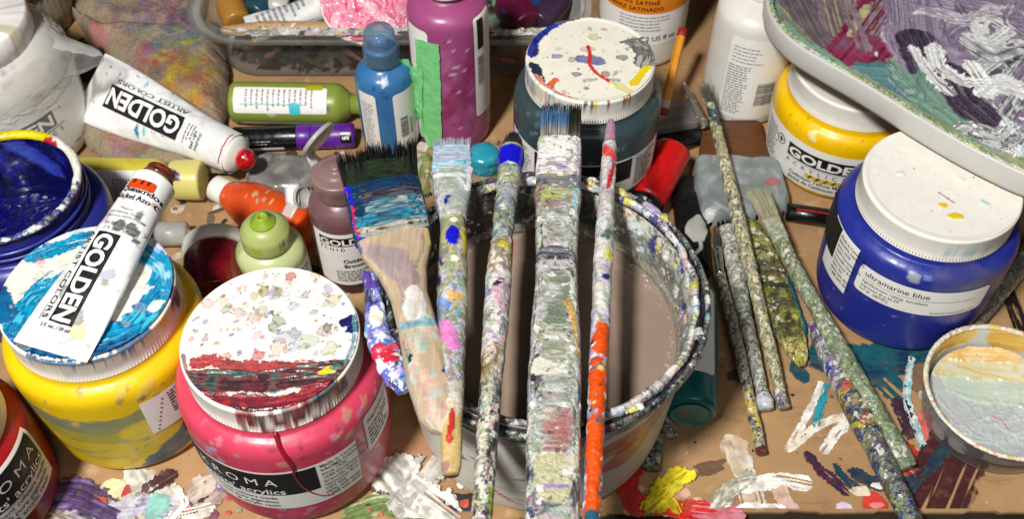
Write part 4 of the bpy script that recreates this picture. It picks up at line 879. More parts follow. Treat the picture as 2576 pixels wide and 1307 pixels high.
def b_in(p):
    R = 0.088; arc = lambda d: math.radians(d) * R          # 0 = toward the viewer, + = viewer's right
    p.stroke([(arc(-180), 0.1), (arc(180), 0.1)], 0.06, [(110, 112, 104), (130, 130, 122), (96, 98, 94)], 0, 0.1, 0.9, 4)
    p.stroke([(arc(-179), 0.106), (arc(-60), 0.106)], 0.05, [(40, 40, 42), (60, 60, 62), (30, 30, 32)], 0, 0.4, 0.9, 8)  # rim's shadow on the left and back, painted into the wall colour
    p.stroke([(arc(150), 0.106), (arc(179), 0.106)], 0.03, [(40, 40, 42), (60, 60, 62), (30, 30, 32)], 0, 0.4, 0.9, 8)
    for k in range(30): x = arc(rng.uniform(50, 170)); p.stroke([(x, 0.115), (x + rng.normal(0, .003), rng.uniform(0.085, 0.1))], rng.uniform(0.002, 0.006), [[(150, 152, 146), (170, 176, 170)], [(90, 110, 110), (150, 170, 170)], [(130, 140, 100), (170, 170, 130)], [(70, 72, 74), (110, 112, 112)]][rng.integers(4)], 0.0004, 0.5, 0.7, 6)
    crust(p, 200, 0.0012, 0.005, CRUST + [((230, 232, 230), 20), ((206, 206, 90), 5)], 0.103, 0.12, 0.0016)
    for k in range(26): p.blob(arc(rng.uniform(60, 135)), rng.uniform(0.092, 0.118), rng.uniform(0.002, 0.006), [(226, 228, 226), (200, 206, 206), (206, 190, 60), (226, 190, 170), (170, 200, 210), (190, 180, 200), (30, 34, 120)][rng.integers(7)], rng.uniform(0.002, 0.004), 1.5, 0.9, 0.0016, 0.5)
    for k in range(40): x = arc(rng.uniform(-180, -40)); p.stroke([(x, 0.118), (x + rng.normal(0, .006), rng.uniform(0.082, 0.1))], rng.uniform(.006, .014), [(24, 24, 26), (40, 40, 44), (18, 18, 20)], 0.0003, .6, .85, 5)  # same shadow painted deeper over the crust, left and back
    for k in range(8): x = arc(rng.uniform(150, 180)); p.stroke([(x, 0.118), (x, 0.095)], .01, [(24, 24, 26), (44, 44, 48)], 0.0003, .6, .85, 5)
    p.stroke([(arc(-180), 0.084), (arc(180), 0.084)], 0.006, [(150, 142, 128), (176, 168, 150)], 0.0002, 0.5, 0.7, 4)
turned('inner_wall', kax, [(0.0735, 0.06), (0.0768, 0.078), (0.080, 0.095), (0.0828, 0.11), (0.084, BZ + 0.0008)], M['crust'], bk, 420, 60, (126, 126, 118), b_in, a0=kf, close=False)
# murky water
wm = mat('murky_water', None, 0.2, 0.0, 0.04, 30, 0.03, 60, rvar=0.03)
def water(p):
    for k in range(12): p.blob(rng.uniform(-.07, .07), rng.uniform(-.07, .07), rng.uniform(0.01, 0.03), [(140, 120, 106), (150, 131, 116), (136, 118, 104)][rng.integers(3)], rng.uniform(0.006, 0.02), rng.uniform(0, 3), 0.5, 0, 0.5, 0.8)
    for k in range(14): a = rng.uniform(0, 6.28); r = rng.uniform(.02, .07); p.stroke([(r * math.cos(a + t), r * math.sin(a + t)) for t in (0, .3, .6)], rng.uniform(.0008, .004), [(158, 139, 124), (150, 131, 116)], 0.0, .7, .4, 5, .4)
    p.stroke([(-0.075, 0.02), (0.02, 0.074), (0.07, 0.03)], 0.004, [(150, 138, 122)], 0.0003, 0.5, 0.4)
    for k in range(150):
        a = rng.uniform(0, 6.28); r = 0.0755 - abs(rng.normal(0, 0.002)); p.blob(r * math.cos(a), r * math.sin(a), rng.uniform(0.0004, 0.0009), (170, 160, 146), None, 0, 0.9, 0.0006, 0.1)
disc('rinse_water', kax, 0.0772, 0.0795, wm, bk, (146, 126, 111), water, 200)
# rim: an inner crust, a dark groove and an outer lip
def rim_paint(seed, dark):
    def f(p):
        crust(p, 420, 0.001, 0.0045, CRUST + ([((24, 24, 26), 60), ((60, 62, 60), 50), ((96, 102, 98), 40)] if dark else [((235, 235, 230), 14), ((120, 124, 120), 10), ((176, 196, 196), 6)]), h=0.0012)
        R0 = BR
        for k in range(8 if dark else 70): a = rng.uniform(-0.4, 1.9) * 1.0; p.blob(a * R0, rng.uniform(-.004, .016), rng.uniform(0.002, 0.006), [(236, 236, 232), (206, 210, 206), (180, 205, 205), (206, 196, 80), (40, 40, 130), (190, 180, 200), (226, 226, 222), (160, 162, 156)][rng.integers(8)], 0.0025, rng.uniform(0, 3), 0.9, 0.0008, 0.8, f=5)
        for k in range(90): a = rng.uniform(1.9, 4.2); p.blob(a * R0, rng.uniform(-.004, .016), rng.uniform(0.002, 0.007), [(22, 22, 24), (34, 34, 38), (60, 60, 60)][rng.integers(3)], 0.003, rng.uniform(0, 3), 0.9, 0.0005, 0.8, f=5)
    return f
wob = lambda t, k, s_: fbm(np.cos(t) * k + 5, np.sin(t) * k + 5, s_, 4) - 0.5
ring('rim_crust', (BX, BY), lambda t: 0.0838 + 0.004 * wob(t, 4, 3), BZ + 0.0002, 0.0010, 0.0018, bk, (150, 150, 142), rim_paint(1, False), 'crust', nl=1300, na=20, lump=1.0, amp=0.0016, zf=lambda t: 0.005 * wob(t, 5, 8))
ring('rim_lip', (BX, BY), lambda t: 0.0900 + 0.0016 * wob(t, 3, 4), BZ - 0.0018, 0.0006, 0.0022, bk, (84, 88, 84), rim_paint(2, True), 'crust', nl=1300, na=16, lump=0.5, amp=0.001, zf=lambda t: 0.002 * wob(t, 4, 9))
ring('rim_groove', (BX, BY), 0.0868, BZ - 0.0035, 0.0033, 0.0016, bk, (26, 24, 26), lambda p: crust(p, 120, 0.001, 0.004, [((30, 30, 30), 5), ((100, 70, 90), 1), ((60, 60, 60), 3), ((90, 60, 110), 1)], h=0.0006), nl=360, na=12)
for k in range(26):
    a = rng.uniform(-1.9, 2.0); r0 = rng.uniform(0.0835, 0.0895); L0 = rng.uniform(0.004, 0.016); tt = np.linspace(a, a + L0 / r0, 6)
    sweep('paint_clot', [(BX + (r0 + rng.normal(0, .0006)) * math.cos(t), BY + (r0 + rng.normal(0, .0006)) * math.sin(t), BZ + .0008 + rng.normal(0, .0006)) for t in tt], [.0004, rng.uniform(.0012, .003), rng.uniform(.001, .003), .0004], [.0003, rng.uniform(.0008, .0022), rng.uniform(.0008, .002), .0003], M['crust'], bk, 14, 26, 2, [(236, 234, 228), (206, 206, 200), (170, 172, 166), (190, 205, 210), (205, 196, 110), (60, 62, 70), (40, 44, 120), (176, 160, 190)][rng.integers(8)], None, .0006, lump=.001)
# dried skin of paint hanging off the rim on the left
def skin(p):
    crust(p, 160, 0.0012, 0.0042, [((235, 235, 236), 8), ((90, 90, 190), 6), ((120, 130, 200), 5), ((60, 40, 110), 3), ((190, 205, 225), 5), ((60, 130, 170), 3), ((20, 20, 24), 4)], h=0.0014)
    yl = p.Y.max()
    for k in range(10): p.blob(rng.uniform(-.006, .006), yl * rng.uniform(0.66, 0.8), 0.003, [(196, 40, 60), (206, 70, 90), (230, 226, 230)][rng.integers(3)], 0.002, 0, 1, 0.001, 0.5)
    p.blob(0, yl * 0.42, 0.004, (240, 236, 214), 0.007, 0, 1, 0.0018, 0.3)
    for k in range(8): p.blob(rng.uniform(-.006, .006), yl * rng.uniform(0.0, 0.16), 0.003, (90, 70, 150), 0.003, 0, 1, 0.0008, 0.5)
sweep('paint_skin', [at(932, 690, 0.119), at(940, 770, 0.121), at(955, 850, 0.121), at(985, 920, 0.120), at(1022, 985, 0.116)], [(0, .0018), (.15, .0036), (.4, .0042), (.7, .0066), (.9, .006), (1, .003)], [0.0014, 0.0022, 0.0024, 0.0026, 0.0016], M['paint_wet'], bk, 34, 200, base=(130, 130, 180), paint=skin, amp=0.0022, lump=0.004)

# ================================================================== brushes
def flat_bristles(parent, p0, p1, w0, w1, th, n, rad, c0, c1, cfun=None, jag=0.1, core=None, splay=0.0, clump=14, slope=0.0):
    """p0 root centre, p1 tip centre"""
    p0, p1 = np.array(tuple(p0)), np.array(tuple(p1)); d, s_, nn = frame_of(p1 - p0); L_ = np.linalg.norm(p1 - p0)
    u = rng.uniform(-1, 1, n); v = rng.uniform(-1, 1, n)
    roots = p0 + np.outer(u * w0, s_) + np.outer(v * th, nn)
    cl = np.round(u * clump) / clump
    ut = u * 0.45 + cl * 0.55 + rng.normal(0, 0.02, n)
    ln = 1 + jag * (fbm(ut * clump * 0.7 + 30, ut * 0, 77) - 0.5) * 2 + rng.normal(0, jag * 0.4, n) + slope * u
    tips = p0 + np.outer(L_ * ln, d) + np.outer(ut * w1, s_) + np.outer(v * th * 0.75 + rng.normal(0, splay, n), nn)
    return hairs('bristles', parent, roots, tips, rad, c0, c1, M['hair'], 5, 0.03, cfun)

# 1 wide paint brush with a bare wood handle
def z_on(p): return p
ZB = 0.1295
W1 = [at(948, 382, ZB), at(960, 470, ZB), at(990, 598, ZB), at(1122, 1092, ZB)]
b1 = thing('paint_brush', 'wide flat brush with black bristles and bare wooden handle across the bucket', 'paint brush', W1[2], 'brushes lying across the rinse bucket')
def hb(roots, tips, tk):
    c = np.tile(lin((26, 36, 26)) * (1 - tk) + lin((34, 34, 36)) * tk, (len(roots), 1)); g = (rng.random(len(roots)) < 0.06)[:, None]
    if tk > 0.8: c = np.where(g, lin((190, 196, 196)), c)
    return c
flat_bristles(b1, W1[1], W1[0], 0.0212, 0.0238, 0.0048, 1500, 0.00042, (30, 42, 30), (30, 30, 34), hb, 0.22, splay=0.0012, slope=0.06)
def coretop(p):
    for k in range(14): x = rng.uniform(-.03, .03); p.stroke([(x, 0.0), (x + rng.normal(0, .003), 0.022)], 0.004, [(30, 44, 28), (44, 54, 36), (22, 30, 24)], 0.0004, 0.4)
d_ = (W1[0] - W1[1]); sweep('bristle_mass', [W1[1] - d_ * 0.1, W1[1] + d_ * 0.62], [0.0212, 0.0222], [0.0062, 0.0042], M['paint'], b1, 70, 60, 3.5, (32, 42, 30), coretop, 0.0007)
def fer1(p):
    yl = p.Y.max()
    for k in range(10): y = rng.uniform(0.1, 0.9) * yl; p.stroke([(-0.03, y), (0.03, y + rng.normal(0, .002))], rng.uniform(.003, .007), [(12, 44, 84), (18, 66, 100), (14, 30, 58), (44, 54, 62)], 0.0005, 0.7, 0.8, 5)
    p.stroke([(-0.004, yl * .3), (0.02, yl * .34)], 0.008, [(40, 44, 60), (90, 90, 96), (30, 30, 44), (60, 60, 80)], 0.0007, 0.6, 1, 8)
    p.stroke([(0.0, yl * .55), (0.02, yl * .58)], 0.012, [(150, 170, 172), (70, 130, 146), (30, 70, 96), (170, 176, 172), (20, 60, 80)], 0.0009, 0.7, 1, 8)
    p.stroke([(-0.018, yl * .75), (0.018, yl * .78)], 0.009, [(18, 90, 124), (60, 140, 160), (24, 50, 90), (120, 160, 168)], 0.0006, 0.7, 1, 7)
    p.stroke([(-0.02, yl * .95), (0.021, yl * .95)], 0.006, [(196, 190, 176), (160, 150, 130), (90, 130, 140)], 0.0004, 0.4, 1, 8)
    for k in range(6): p.blob(-0.016 + k * 0.007, yl * 0.94, 0.0013, (66, 40, 24), 0.001, 0, 1, 0.0002)
    for k in range(26): p.blob(-0.021 + rng.normal(0, .0015), yl * rng.uniform(0, 1), 0.0025, [(196, 30, 80), (206, 40, 60), (30, 40, 190), (170, 30, 90)][rng.integers(4)], 0.0016, rng.uniform(0, 3), 1, 0.0008, 0.5)
    p.stroke([(-0.019, yl * .02), (-0.018, yl * .35)], 0.005, [(24, 30, 196)], 0.001, 0.4)
sweep('ferrule', [W1[1], W1[2]], [0.0222, 0.0217], [0.0066, 0.0062], M['paint'], b1, 90, 90, 4, (18, 52, 84), fer1, 0.0005)
woodh = mat('pale_handle_wood', None, 0.62, 0, 0.18, 40, 0.25, 300, streak=(14, 1.2, 6))
def hand1(p):
    yl = p.Y.max(); p.k = 77
    for k in range(60): x = rng.uniform(-.03, .03); y = rng.uniform(0, .6) * yl; p.stroke([(x, y), (x * .8, y + 0.03)], 0.0014, [[(176, 142, 100)], [(206, 178, 136)], [(150, 124, 94)], [(160, 134, 120)]][rng.integers(4)], 0, 0.4, 0.4)
    p.stroke([(-.008, yl * .08), (.002, yl * .26), (.0, yl * .4)], 0.014, [(132, 118, 118), (146, 128, 138), (160, 146, 130)], 0, 0.6, 0.8, 8); smears(p, 40, [((150, 136, 120), 3), ((196, 184, 168), 3), ((130, 120, 116), 2), ((190, 160, 150), 2), ((160, 176, 170), 1)], .001, .004, .008, .03, 0, .9, .0001); p.stroke([(.004, yl * .36), (.0, yl * .44)], 0.012, [(196, 186, 178), (214, 206, 200)], 0.0003, 0.6)
    for k in range(60): p.blob(rng.uniform(-.012, .012), yl * rng.uniform(.42, 1), rng.uniform(.0015, .006), [(206, 170, 150), (196, 186, 166), (150, 180, 170), (206, 150, 150), (176, 190, 180), (190, 140, 130)][rng.integers(6)], .002, rng.uniform(1, 2), .6, 0.0003, .6)
    p.stroke([(-.012, yl * .5), (.012, yl * .52)], 0.005, [(40, 120, 150), (120, 170, 180)], 0.0003, 0.6, 0.8); p.blob(-.018, yl * .03, .004, (60, 90, 140), .006, 0, .9, .0005, .5); p.blob(.008, yl * .75, .003, (26, 20, 20), .0026, 0, 1, -0.001, .15); p.blob(-.008, yl * .66, .0014, (26, 26, 30), .003, .3, 1)
    p.blob(.016, yl * .02, .004, (222, 190, 110), .01, 0, .6, 0, .5)
sweep('handle', [W1[2], W1[3]], [(0, .0205), (.08, .0195), (.2, .0135), (.33, .0102), (.5, .0104), (.75, .0128), (.92, .0112), (.98, .0068), (1, .002)], [(0, .0058), (.3, .0062), (.85, .0062), (1, .003)], woodh, b1, 60, 260, 2.6, (178, 158, 130), hand1, 0.0001)

def crust_paint(n=420, extra=(), smin=0.0009, smax=0.005, h=0.0008, bands=()):
    def f(p):
        crust(p, n // 2, smin * 2, smax * 1.3, CRUST, h=h * 0.7)
        for (y0, y1, pal, m) in bands:
            yl = p.Y.max(); crust(p, m, smin, smax, pal, y0 * yl, y1 * yl, h)
        crust(p, n // 2, smin * 0.6, smax * 0.6, CRUST, h=h)
        yl = p.Y.max()
        for (y, x, r, ry, c_) in extra: p.blob(x, y * yl, r, c_, ry, 0, 1, 0.0006, 0.4)
    return f
GREYS = [((150, 150, 138), 6), ((176, 174, 160), 6), ((120, 120, 108), 5), ((206, 204, 194), 5), ((140, 132, 100), 3)]
DARKS = [((24, 24, 30), 8), ((40, 40, 60), 5), ((90, 90, 96), 3), ((206, 200, 180), 3), ((176, 176, 60), 1), ((200, 120, 170), 1)]
WHITES = [((238, 236, 230), 8), ((214, 210, 204), 6), ((190, 180, 186), 3), ((160, 164, 166), 3), ((226, 206, 206), 2)]

# 2 flat brush, pale ferrule
W2 = [at(1138, 352, ZB), at(1137, 430, ZB), at(1140, 555, ZB), at(1135, 1195, ZB)]
b2 = thing('paint_brush', 'flat brush with blue white bristles and ultramarine drop on its olive handle', 'paint brush', W2[2], 'brushes lying across the rinse bucket')
def bb2(p):
    yl = p.Y.max()
    for k in range(12): y = rng.uniform(.2, .9) * yl; p.stroke([(-.012, y), (0, y + rng.normal(0, .003)), (.012, y + rng.normal(0, .002))], .004, [[(190, 196, 214), (120, 170, 196), (226, 228, 232)], [(60, 130, 160), (150, 196, 206), (214, 220, 222)], [(150, 150, 180), (206, 206, 216)]][rng.integers(3)], 0.0006, .5, .9, 8)
d_ = W2[1] - W2[0]; sweep('bristle_mass', [W2[0] + d_ * .22, W2[1] + d_ * .1], [0.0112, 0.0122], [0.0016, 0.0042], M['paint_wet'], b2, 50, 60, 3.5, (150, 180, 200), bb2, 0.0004)
flat_bristles(b2, W2[1], W2[0], 0.0105, 0.0114, 0.002, 420, 0.00032, (170, 190, 210), (214, 218, 228), None, 0.07)
def fer2(p):
    yl = p.Y.max(); crust(p, 60, .001, .005, [((150, 164, 150), 6), ((170, 178, 166), 4), ((130, 140, 124), 4), ((190, 200, 196), 2)], h=.0003)
    p.stroke([(-.011, yl * .18), (.011, yl * .2)], .003, [(190, 206, 206), (226, 228, 226)], .0006, .6); p.stroke([(.002, yl * .25), (.008, yl * .5)], .0015, [(206, 222, 226)], .0006, .6); p.stroke([(.011, yl * .05), (.011, yl * .45)], .006, [(240, 238, 232), (206, 206, 206)], .0012, .6); p.stroke([(-.012, yl * .4), (-.011, yl * .9)], .005, [(130, 110, 140), (206, 200, 210)], .0009, .6)
    p.blob(-.003, yl * .75, .0012, (24, 24, 150), .004, .3, 1, .0006, .4)
sweep('ferrule', [W2[1], W2[1] * .45 + W2[2] * .55, W2[2]], [0.0122, 0.0105, 0.0075], [0.0042, 0.0058, 0.0068], M['paint_wet'], b2, 50, 90, 2.6, (150, 160, 142), fer2, 0.0004)
OL = [((150, 148, 110), 6), ((128, 132, 110), 5), ((160, 160, 140), 5), ((176, 172, 120), 4), ((110, 118, 104), 3), ((190, 186, 160), 2)]
def hand2(p):
    yl = p.Y.max(); crust(p, 160, .0015, .006, OL, h=.0005); crust(p, 40, .0008, .0025, [(c_, w_ * 4) for c_, w_ in OL] + CRUST, yl * .25, yl * .8, .0006)
    smears(p, 40, OL + [((206, 204, 190), 2), ((96, 100, 90), 2)], .0012, .004)
    p.blob(.0, yl * .105, .0034, (20, 22, 190), .0075, 0, 1, .0014, .25); p.blob(.001, yl * .03, .0018, (240, 238, 220), .002, 0, 1, .0008, .4); p.blob(.001, yl * .21, .0018, (238, 236, 220), .002, 0, 1, .0008, .4); p.blob(-.006, yl * .21, .001, (30, 30, 130), .005, -.3, 1, .0004); p.blob(-.0065, yl * .29, .0012, (30, 30, 70), .004, 0, 1, .0005)
    p.stroke([(.006, yl * .06), (.007, yl * .16)], .003, [(206, 190, 50)], .0004, .6); crust(p, 30, .0015, .004, [((60, 120, 190), 2), ((190, 205, 225), 3), ((206, 180, 90), 2), ((120, 170, 200), 2)], yl * .33, yl * .45, .0006)
    p.stroke([(-.004, yl * .48), (.001, yl * .56)], .008, [(214, 130, 190), (196, 110, 170)], .0006, .6)
    p.stroke([(-.012, yl * .74), (.012, yl * .74)], .016, [(214, 210, 200), (176, 170, 150)], .0003, .6, .9); sel = p.Y > yl * .78; p.C[sel] = lin((196, 170, 112)) ; p.H[sel] *= .2
    p.stroke([(-.012, yl * .79), (.012, yl * .78)], .012, [(214, 210, 204), (190, 170, 130)], .0003, .7, .9); p.blob(.0, yl * .845, .002, (176, 50, 34), .007, .1, 1, .0005, .5); p.blob(-.001, yl * .895, .002, (190, 60, 40), .003, 0, 1, .0005, .5); p.blob(-.005, yl * .985, .004, (150, 110, 120), .003, 0, .8, 0, .5)
sweep('handle', [W2[2], W2[3]], [(0, .0066), (.05, .0068), (.2, .0078), (.4, .0074), (.7, .0054), (.97, .0049), (1, .0038)], [(0, .006), (.2, .0074), (.7, .0054), (1, .0038)], M['paint'], b2, 44, 320, 2.0, (150, 150, 118), hand2, 0.0003, lump=.0006)

# 3 round brush with an ultramarine collar
W3 = [at(1293, 338, ZB), at(1286, 378, ZB), at(1283, 425, ZB), at(1262, 610, ZB), at(1208, 1345, ZB)]
b3 = thing('paint_brush', 'round brush with glossy ultramarine collar and crusted handle across the bucket', 'paint brush', W3[2], 'brushes lying across the rinse bucket')
n = 240; a_ = rng.uniform(0, 6.28, n); r_ = np.sqrt(rng.random(n)); d, s_, nn = frame_of(W3[0] - W3[1]); p0 = np.array(W3[1]); p1 = np.array(W3[0])
hairs('bristles', b3, p0 + np.outer(r_ * np.cos(a_) * .0068, s_) + np.outer(r_ * np.sin(a_) * .005, nn), p1 + np.outer(r_ * np.cos(a_) * .0025, s_) + np.outer(r_ * np.sin(a_) * .002, nn) + rng.normal(0, .0006, (n, 3)), .0005, (60, 58, 56), (50, 48, 48), M['hair'])
sweep('collar', [W3[1] + (W3[1] - W3[0]) * -.15, W3[2]], [(0, .0058), (.2, .0076), (.6, .0082), (1, .0072)], [(0, .005), (.3, .0072), (1, .0066)], M['paint_wet'], b3, 36, 40, 2, (20, 22, 190), lambda p: p.stroke([(-.01, .001), (.01, .0015)], .004, [(150, 160, 90), (196, 200, 170)], .0006, .6), 0.0003)
def fer3(p):
    crust(p, 160, .001, .005, [((150, 160, 170), 6), ((206, 208, 208), 5), ((170, 166, 120), 2), ((110, 116, 122), 4), ((120, 130, 160), 3)], h=.0007)
sweep('ferrule', [W3[2], W3[3]], [.0066, .0056, .0052], [.006, .0056, .0052], M['crust'], b3, 36, 100, 2, (150, 154, 150), fer3, .0006, lump=.0008)
def hand3(p):
    yl = p.Y.max(); crust(p, 200, .0012, .005, CRUST, h=.0008)
    crust(p, 70, .001, .004, [((206, 190, 130), 4), ((170, 160, 90), 3), ((200, 110, 60), 2), ((120, 110, 80), 3)], 0, yl * .14, .0009); crust(p, 130, .001, .005, WHITES + [((120, 140, 160), 4), ((206, 170, 180), 3)], yl * .14, yl * .48, .001); crust(p, 90, .001, .004, [((190, 170, 90), 3), ((150, 130, 70), 2), ((120, 80, 60), 2), ((200, 190, 170), 3)], yl * .42, yl * .58, .0008); crust(p, 260, .001, .005, DARKS, yl * .55, yl, .0007); crust(p, 60, .001, .003, [((226, 222, 206), 3), ((206, 190, 90), 2), ((120, 140, 170), 2), ((206, 170, 190), 2)], yl * .6, yl, .0008)
    smears(p, 50, WHITES + GREYS, .0012, .0035, .005, .02, 0, .5); smears(p, 40, DARKS, .0012, .0035, .008, .03, .5, .95)
    p.blob(.001, yl * .035, .003, (206, 190, 50), .0026, 0, 1, .001, .3); p.blob(.0, yl * .19, .0012, (24, 26, 60), .0035, .4, 1, .0004, .5); p.stroke([(.006, 0), (.0066, yl * .1)], .002, [(190, 40, 40)], .0005, .6)
sweep('handle', [W3[3], W3[4]], [(0, .0054), (.1, .006), (.25, .006), (.5, .0046), (.8, .004), (1, .0038)], [(0, .0052), (.25, .0058), (1, .0038)], M['crust'], b3, 40, 420, 2, (160, 158, 148), hand3, .0008, lump=.0007)

# 4 wide flat brush, the thickest crust
W4 = [at(1413, 268, ZB + .002), at(1408, 362, ZB + .002), at(1404, 455, ZB + .002), at(1388, 1350, ZB + .001)]
b4 = thing('paint_brush', 'broad flat brush with pale blue bristles and thickly crusted slab handle', 'paint brush', W4[2], 'brushes lying across the rinse bucket')
def hb4(roots, tips, tk):
    s0 = np.array(W4[1]); _, s_, _n = frame_of(W4[0] - W4[1]); u = ((roots - s0) @ s_) / .0118
    a = lin((168, 158, 142)); b = lin((92, 132, 176)); g = lin((52, 58, 44)); k = sm((tk - .2) / .3)
    c = (a * (1 - k) + b * k)[None] * np.ones((len(u), 1)); m = (u > .45)[:, None] * sm((tk - .1) / .2); c = c * (1 - m) + g * m
    if tk > .9: c = c * .25 + lin((60, 58, 50)) * .5
    return c
flat_bristles(b4, W4[1], W4[0], 0.0118, 0.0122, 0.0032, 900, 0.0003, 0, 0, hb4, 0.06, splay=.0005, clump=10)
def fer4(p):
    yl = p.Y.max(); crust(p, 200, .001, .005, WHITES + [((150, 150, 170), 4), ((170, 150, 190), 3), ((190, 186, 140), 3), ((120, 120, 120), 3)], h=.0009)
    for k in range(16): x, y = rng.uniform(-.012, .008), yl * rng.uniform(0, .55); p.stroke([(x, y), (x + rng.normal(0, .004), y + rng.normal(0, .003)), (x + rng.normal(0, .005), y + rng.normal(0, .005))], .003, [(242, 240, 234), (226, 224, 218)], .0013, .4)
    p.stroke([(.002, yl * .08), (.0005, yl * .3), (-.001, yl * .52)], .0032, [(244, 242, 232)], .0026, .2)
sweep('ferrule', [W4[1] + (W4[0] - W4[1]) * .05, W4[2]], [.0122, .0126], [.0052, .006], M['crust'], b4, 70, 110, 3.6, (190, 188, 180), fer4, .0008)
def hand4(p):
    yl = p.Y.max(); crust(p, 320, .002, .007, GREYS + [((190, 190, 160), 3)], h=.0007); crust(p, 420, .0007, .003, [(c_, w_ * 4) for c_, w_ in GREYS] + CRUST, h=.0008)
    smears(p, 90, GREYS + WHITES + DARKS[:3], .0015, .005)
    crust(p, 26, .002, .005, [((196, 190, 60), 3), ((170, 160, 60), 3), ((170, 150, 170), 2), ((150, 90, 110), 1)], 0, yl * .12, .0008); p.stroke([(.008, yl * .04), (.009, yl * .12)], .008, [(150, 205, 215), (196, 220, 222)], .0006, .6)
    for y, c_ in ((.03, [(80, 76, 110), (150, 150, 160)]), (.275, [(34, 36, 60), (60, 62, 90), (150, 150, 160)]), (.325, [(40, 60, 80), (206, 200, 190), (120, 120, 120)])): p.stroke([(-.013, yl * y), (.0, yl * (y - .006)), (.013, yl * (y + .004))], .008, c_, .0012, .6, .9, 8)
    p.stroke([(-.009, yl * .31), (.006, yl * .30)], .007, [(220, 206, 206), (190, 180, 180), (230, 226, 220)], .0012, .6)
    p.stroke([(.004, yl * .42), (.0075, yl * .48), (.0085, yl * .56)], .005, [(232, 182, 30), (222, 170, 40)], .0012, .5); p.blob(-.011, yl * .45, .0014, (24, 24, 140), .006, 0, 1, .0008); p.blob(-.0115, yl * .475, .001, (190, 30, 50), .003, 0, 1, .0008); p.blob(.0115, yl * .44, .0012, (190, 30, 50), .004, 0, 1, .0008); p.blob(.009, yl * .415, .003, (200, 226, 232), .0026, .4, 1, .0008)
    p.stroke([(-.01, yl * .50), (.004, yl * .54), (.0, yl * .60)], .010, [(226, 222, 210), (150, 160, 120), (236, 232, 222)], .0012, .7, .95, 8); p.blob(-.005, yl * .605, .006, (230, 226, 206), .005, .3, 1, .0012, .4); p.blob(-.0085, yl * .635, .003, (40, 36, 80), .0024, .2, 1, .0006, .6)
    p.blob(-.0085, yl * .695, .0022, (180, 192, 224), .0056, 0, 1, .001, .3); p.stroke([(.0115, yl * .64), (.0115, yl * .70)], .003, [(20, 60, 100), (30, 110, 130)], .0007, .5)
    p.stroke([(.003, yl * .74), (.002, yl * .82)], .008, [(190, 80, 80), (176, 120, 110), (196, 190, 170)], .0005, .7, .8, 8); p.blob(.0045, yl * .823, .0024, (176, 196, 226), .002, 0, 1, .0006)
    crust(p, 300, .001, .005, DARKS + [((60, 80, 120), 4), ((190, 186, 176), 7), ((110, 90, 100), 3)], yl * .855, yl, .0009); p.blob(.0, yl * .875, .0058, (206, 200, 150), .013, 0, 1, .0016, .3); p.stroke([(-.003, yl * .905), (.003, yl * .90)], .002, [(190, 120, 200), (150, 130, 200)], .0006, .4); p.blob(.008, yl * .84, .006, (214, 206, 180), .010, .4, 1, .0012, .4)
_h4 = hand4
def hand4(p):
    _h4(p); g_ = p.C.mean(1, keepdims=True); p.C = (p.C * .78 + g_ * .22) * .82
sweep('handle', [W4[2], W4[3]], [(0, .0118), (.06, .0126), (.12, .0112), (.25, .0102), (.35, .0100), (.45, .0114), (.6, .0124), (.8, .0122), (1, .0112)], [(0, .0052), (.1, .0056), (.3, .005), (.6, .0054), (1, .005)], M['crust'], b4, 90, 520, 4.5, (160, 158, 142), hand4, .0010, lump=.001)

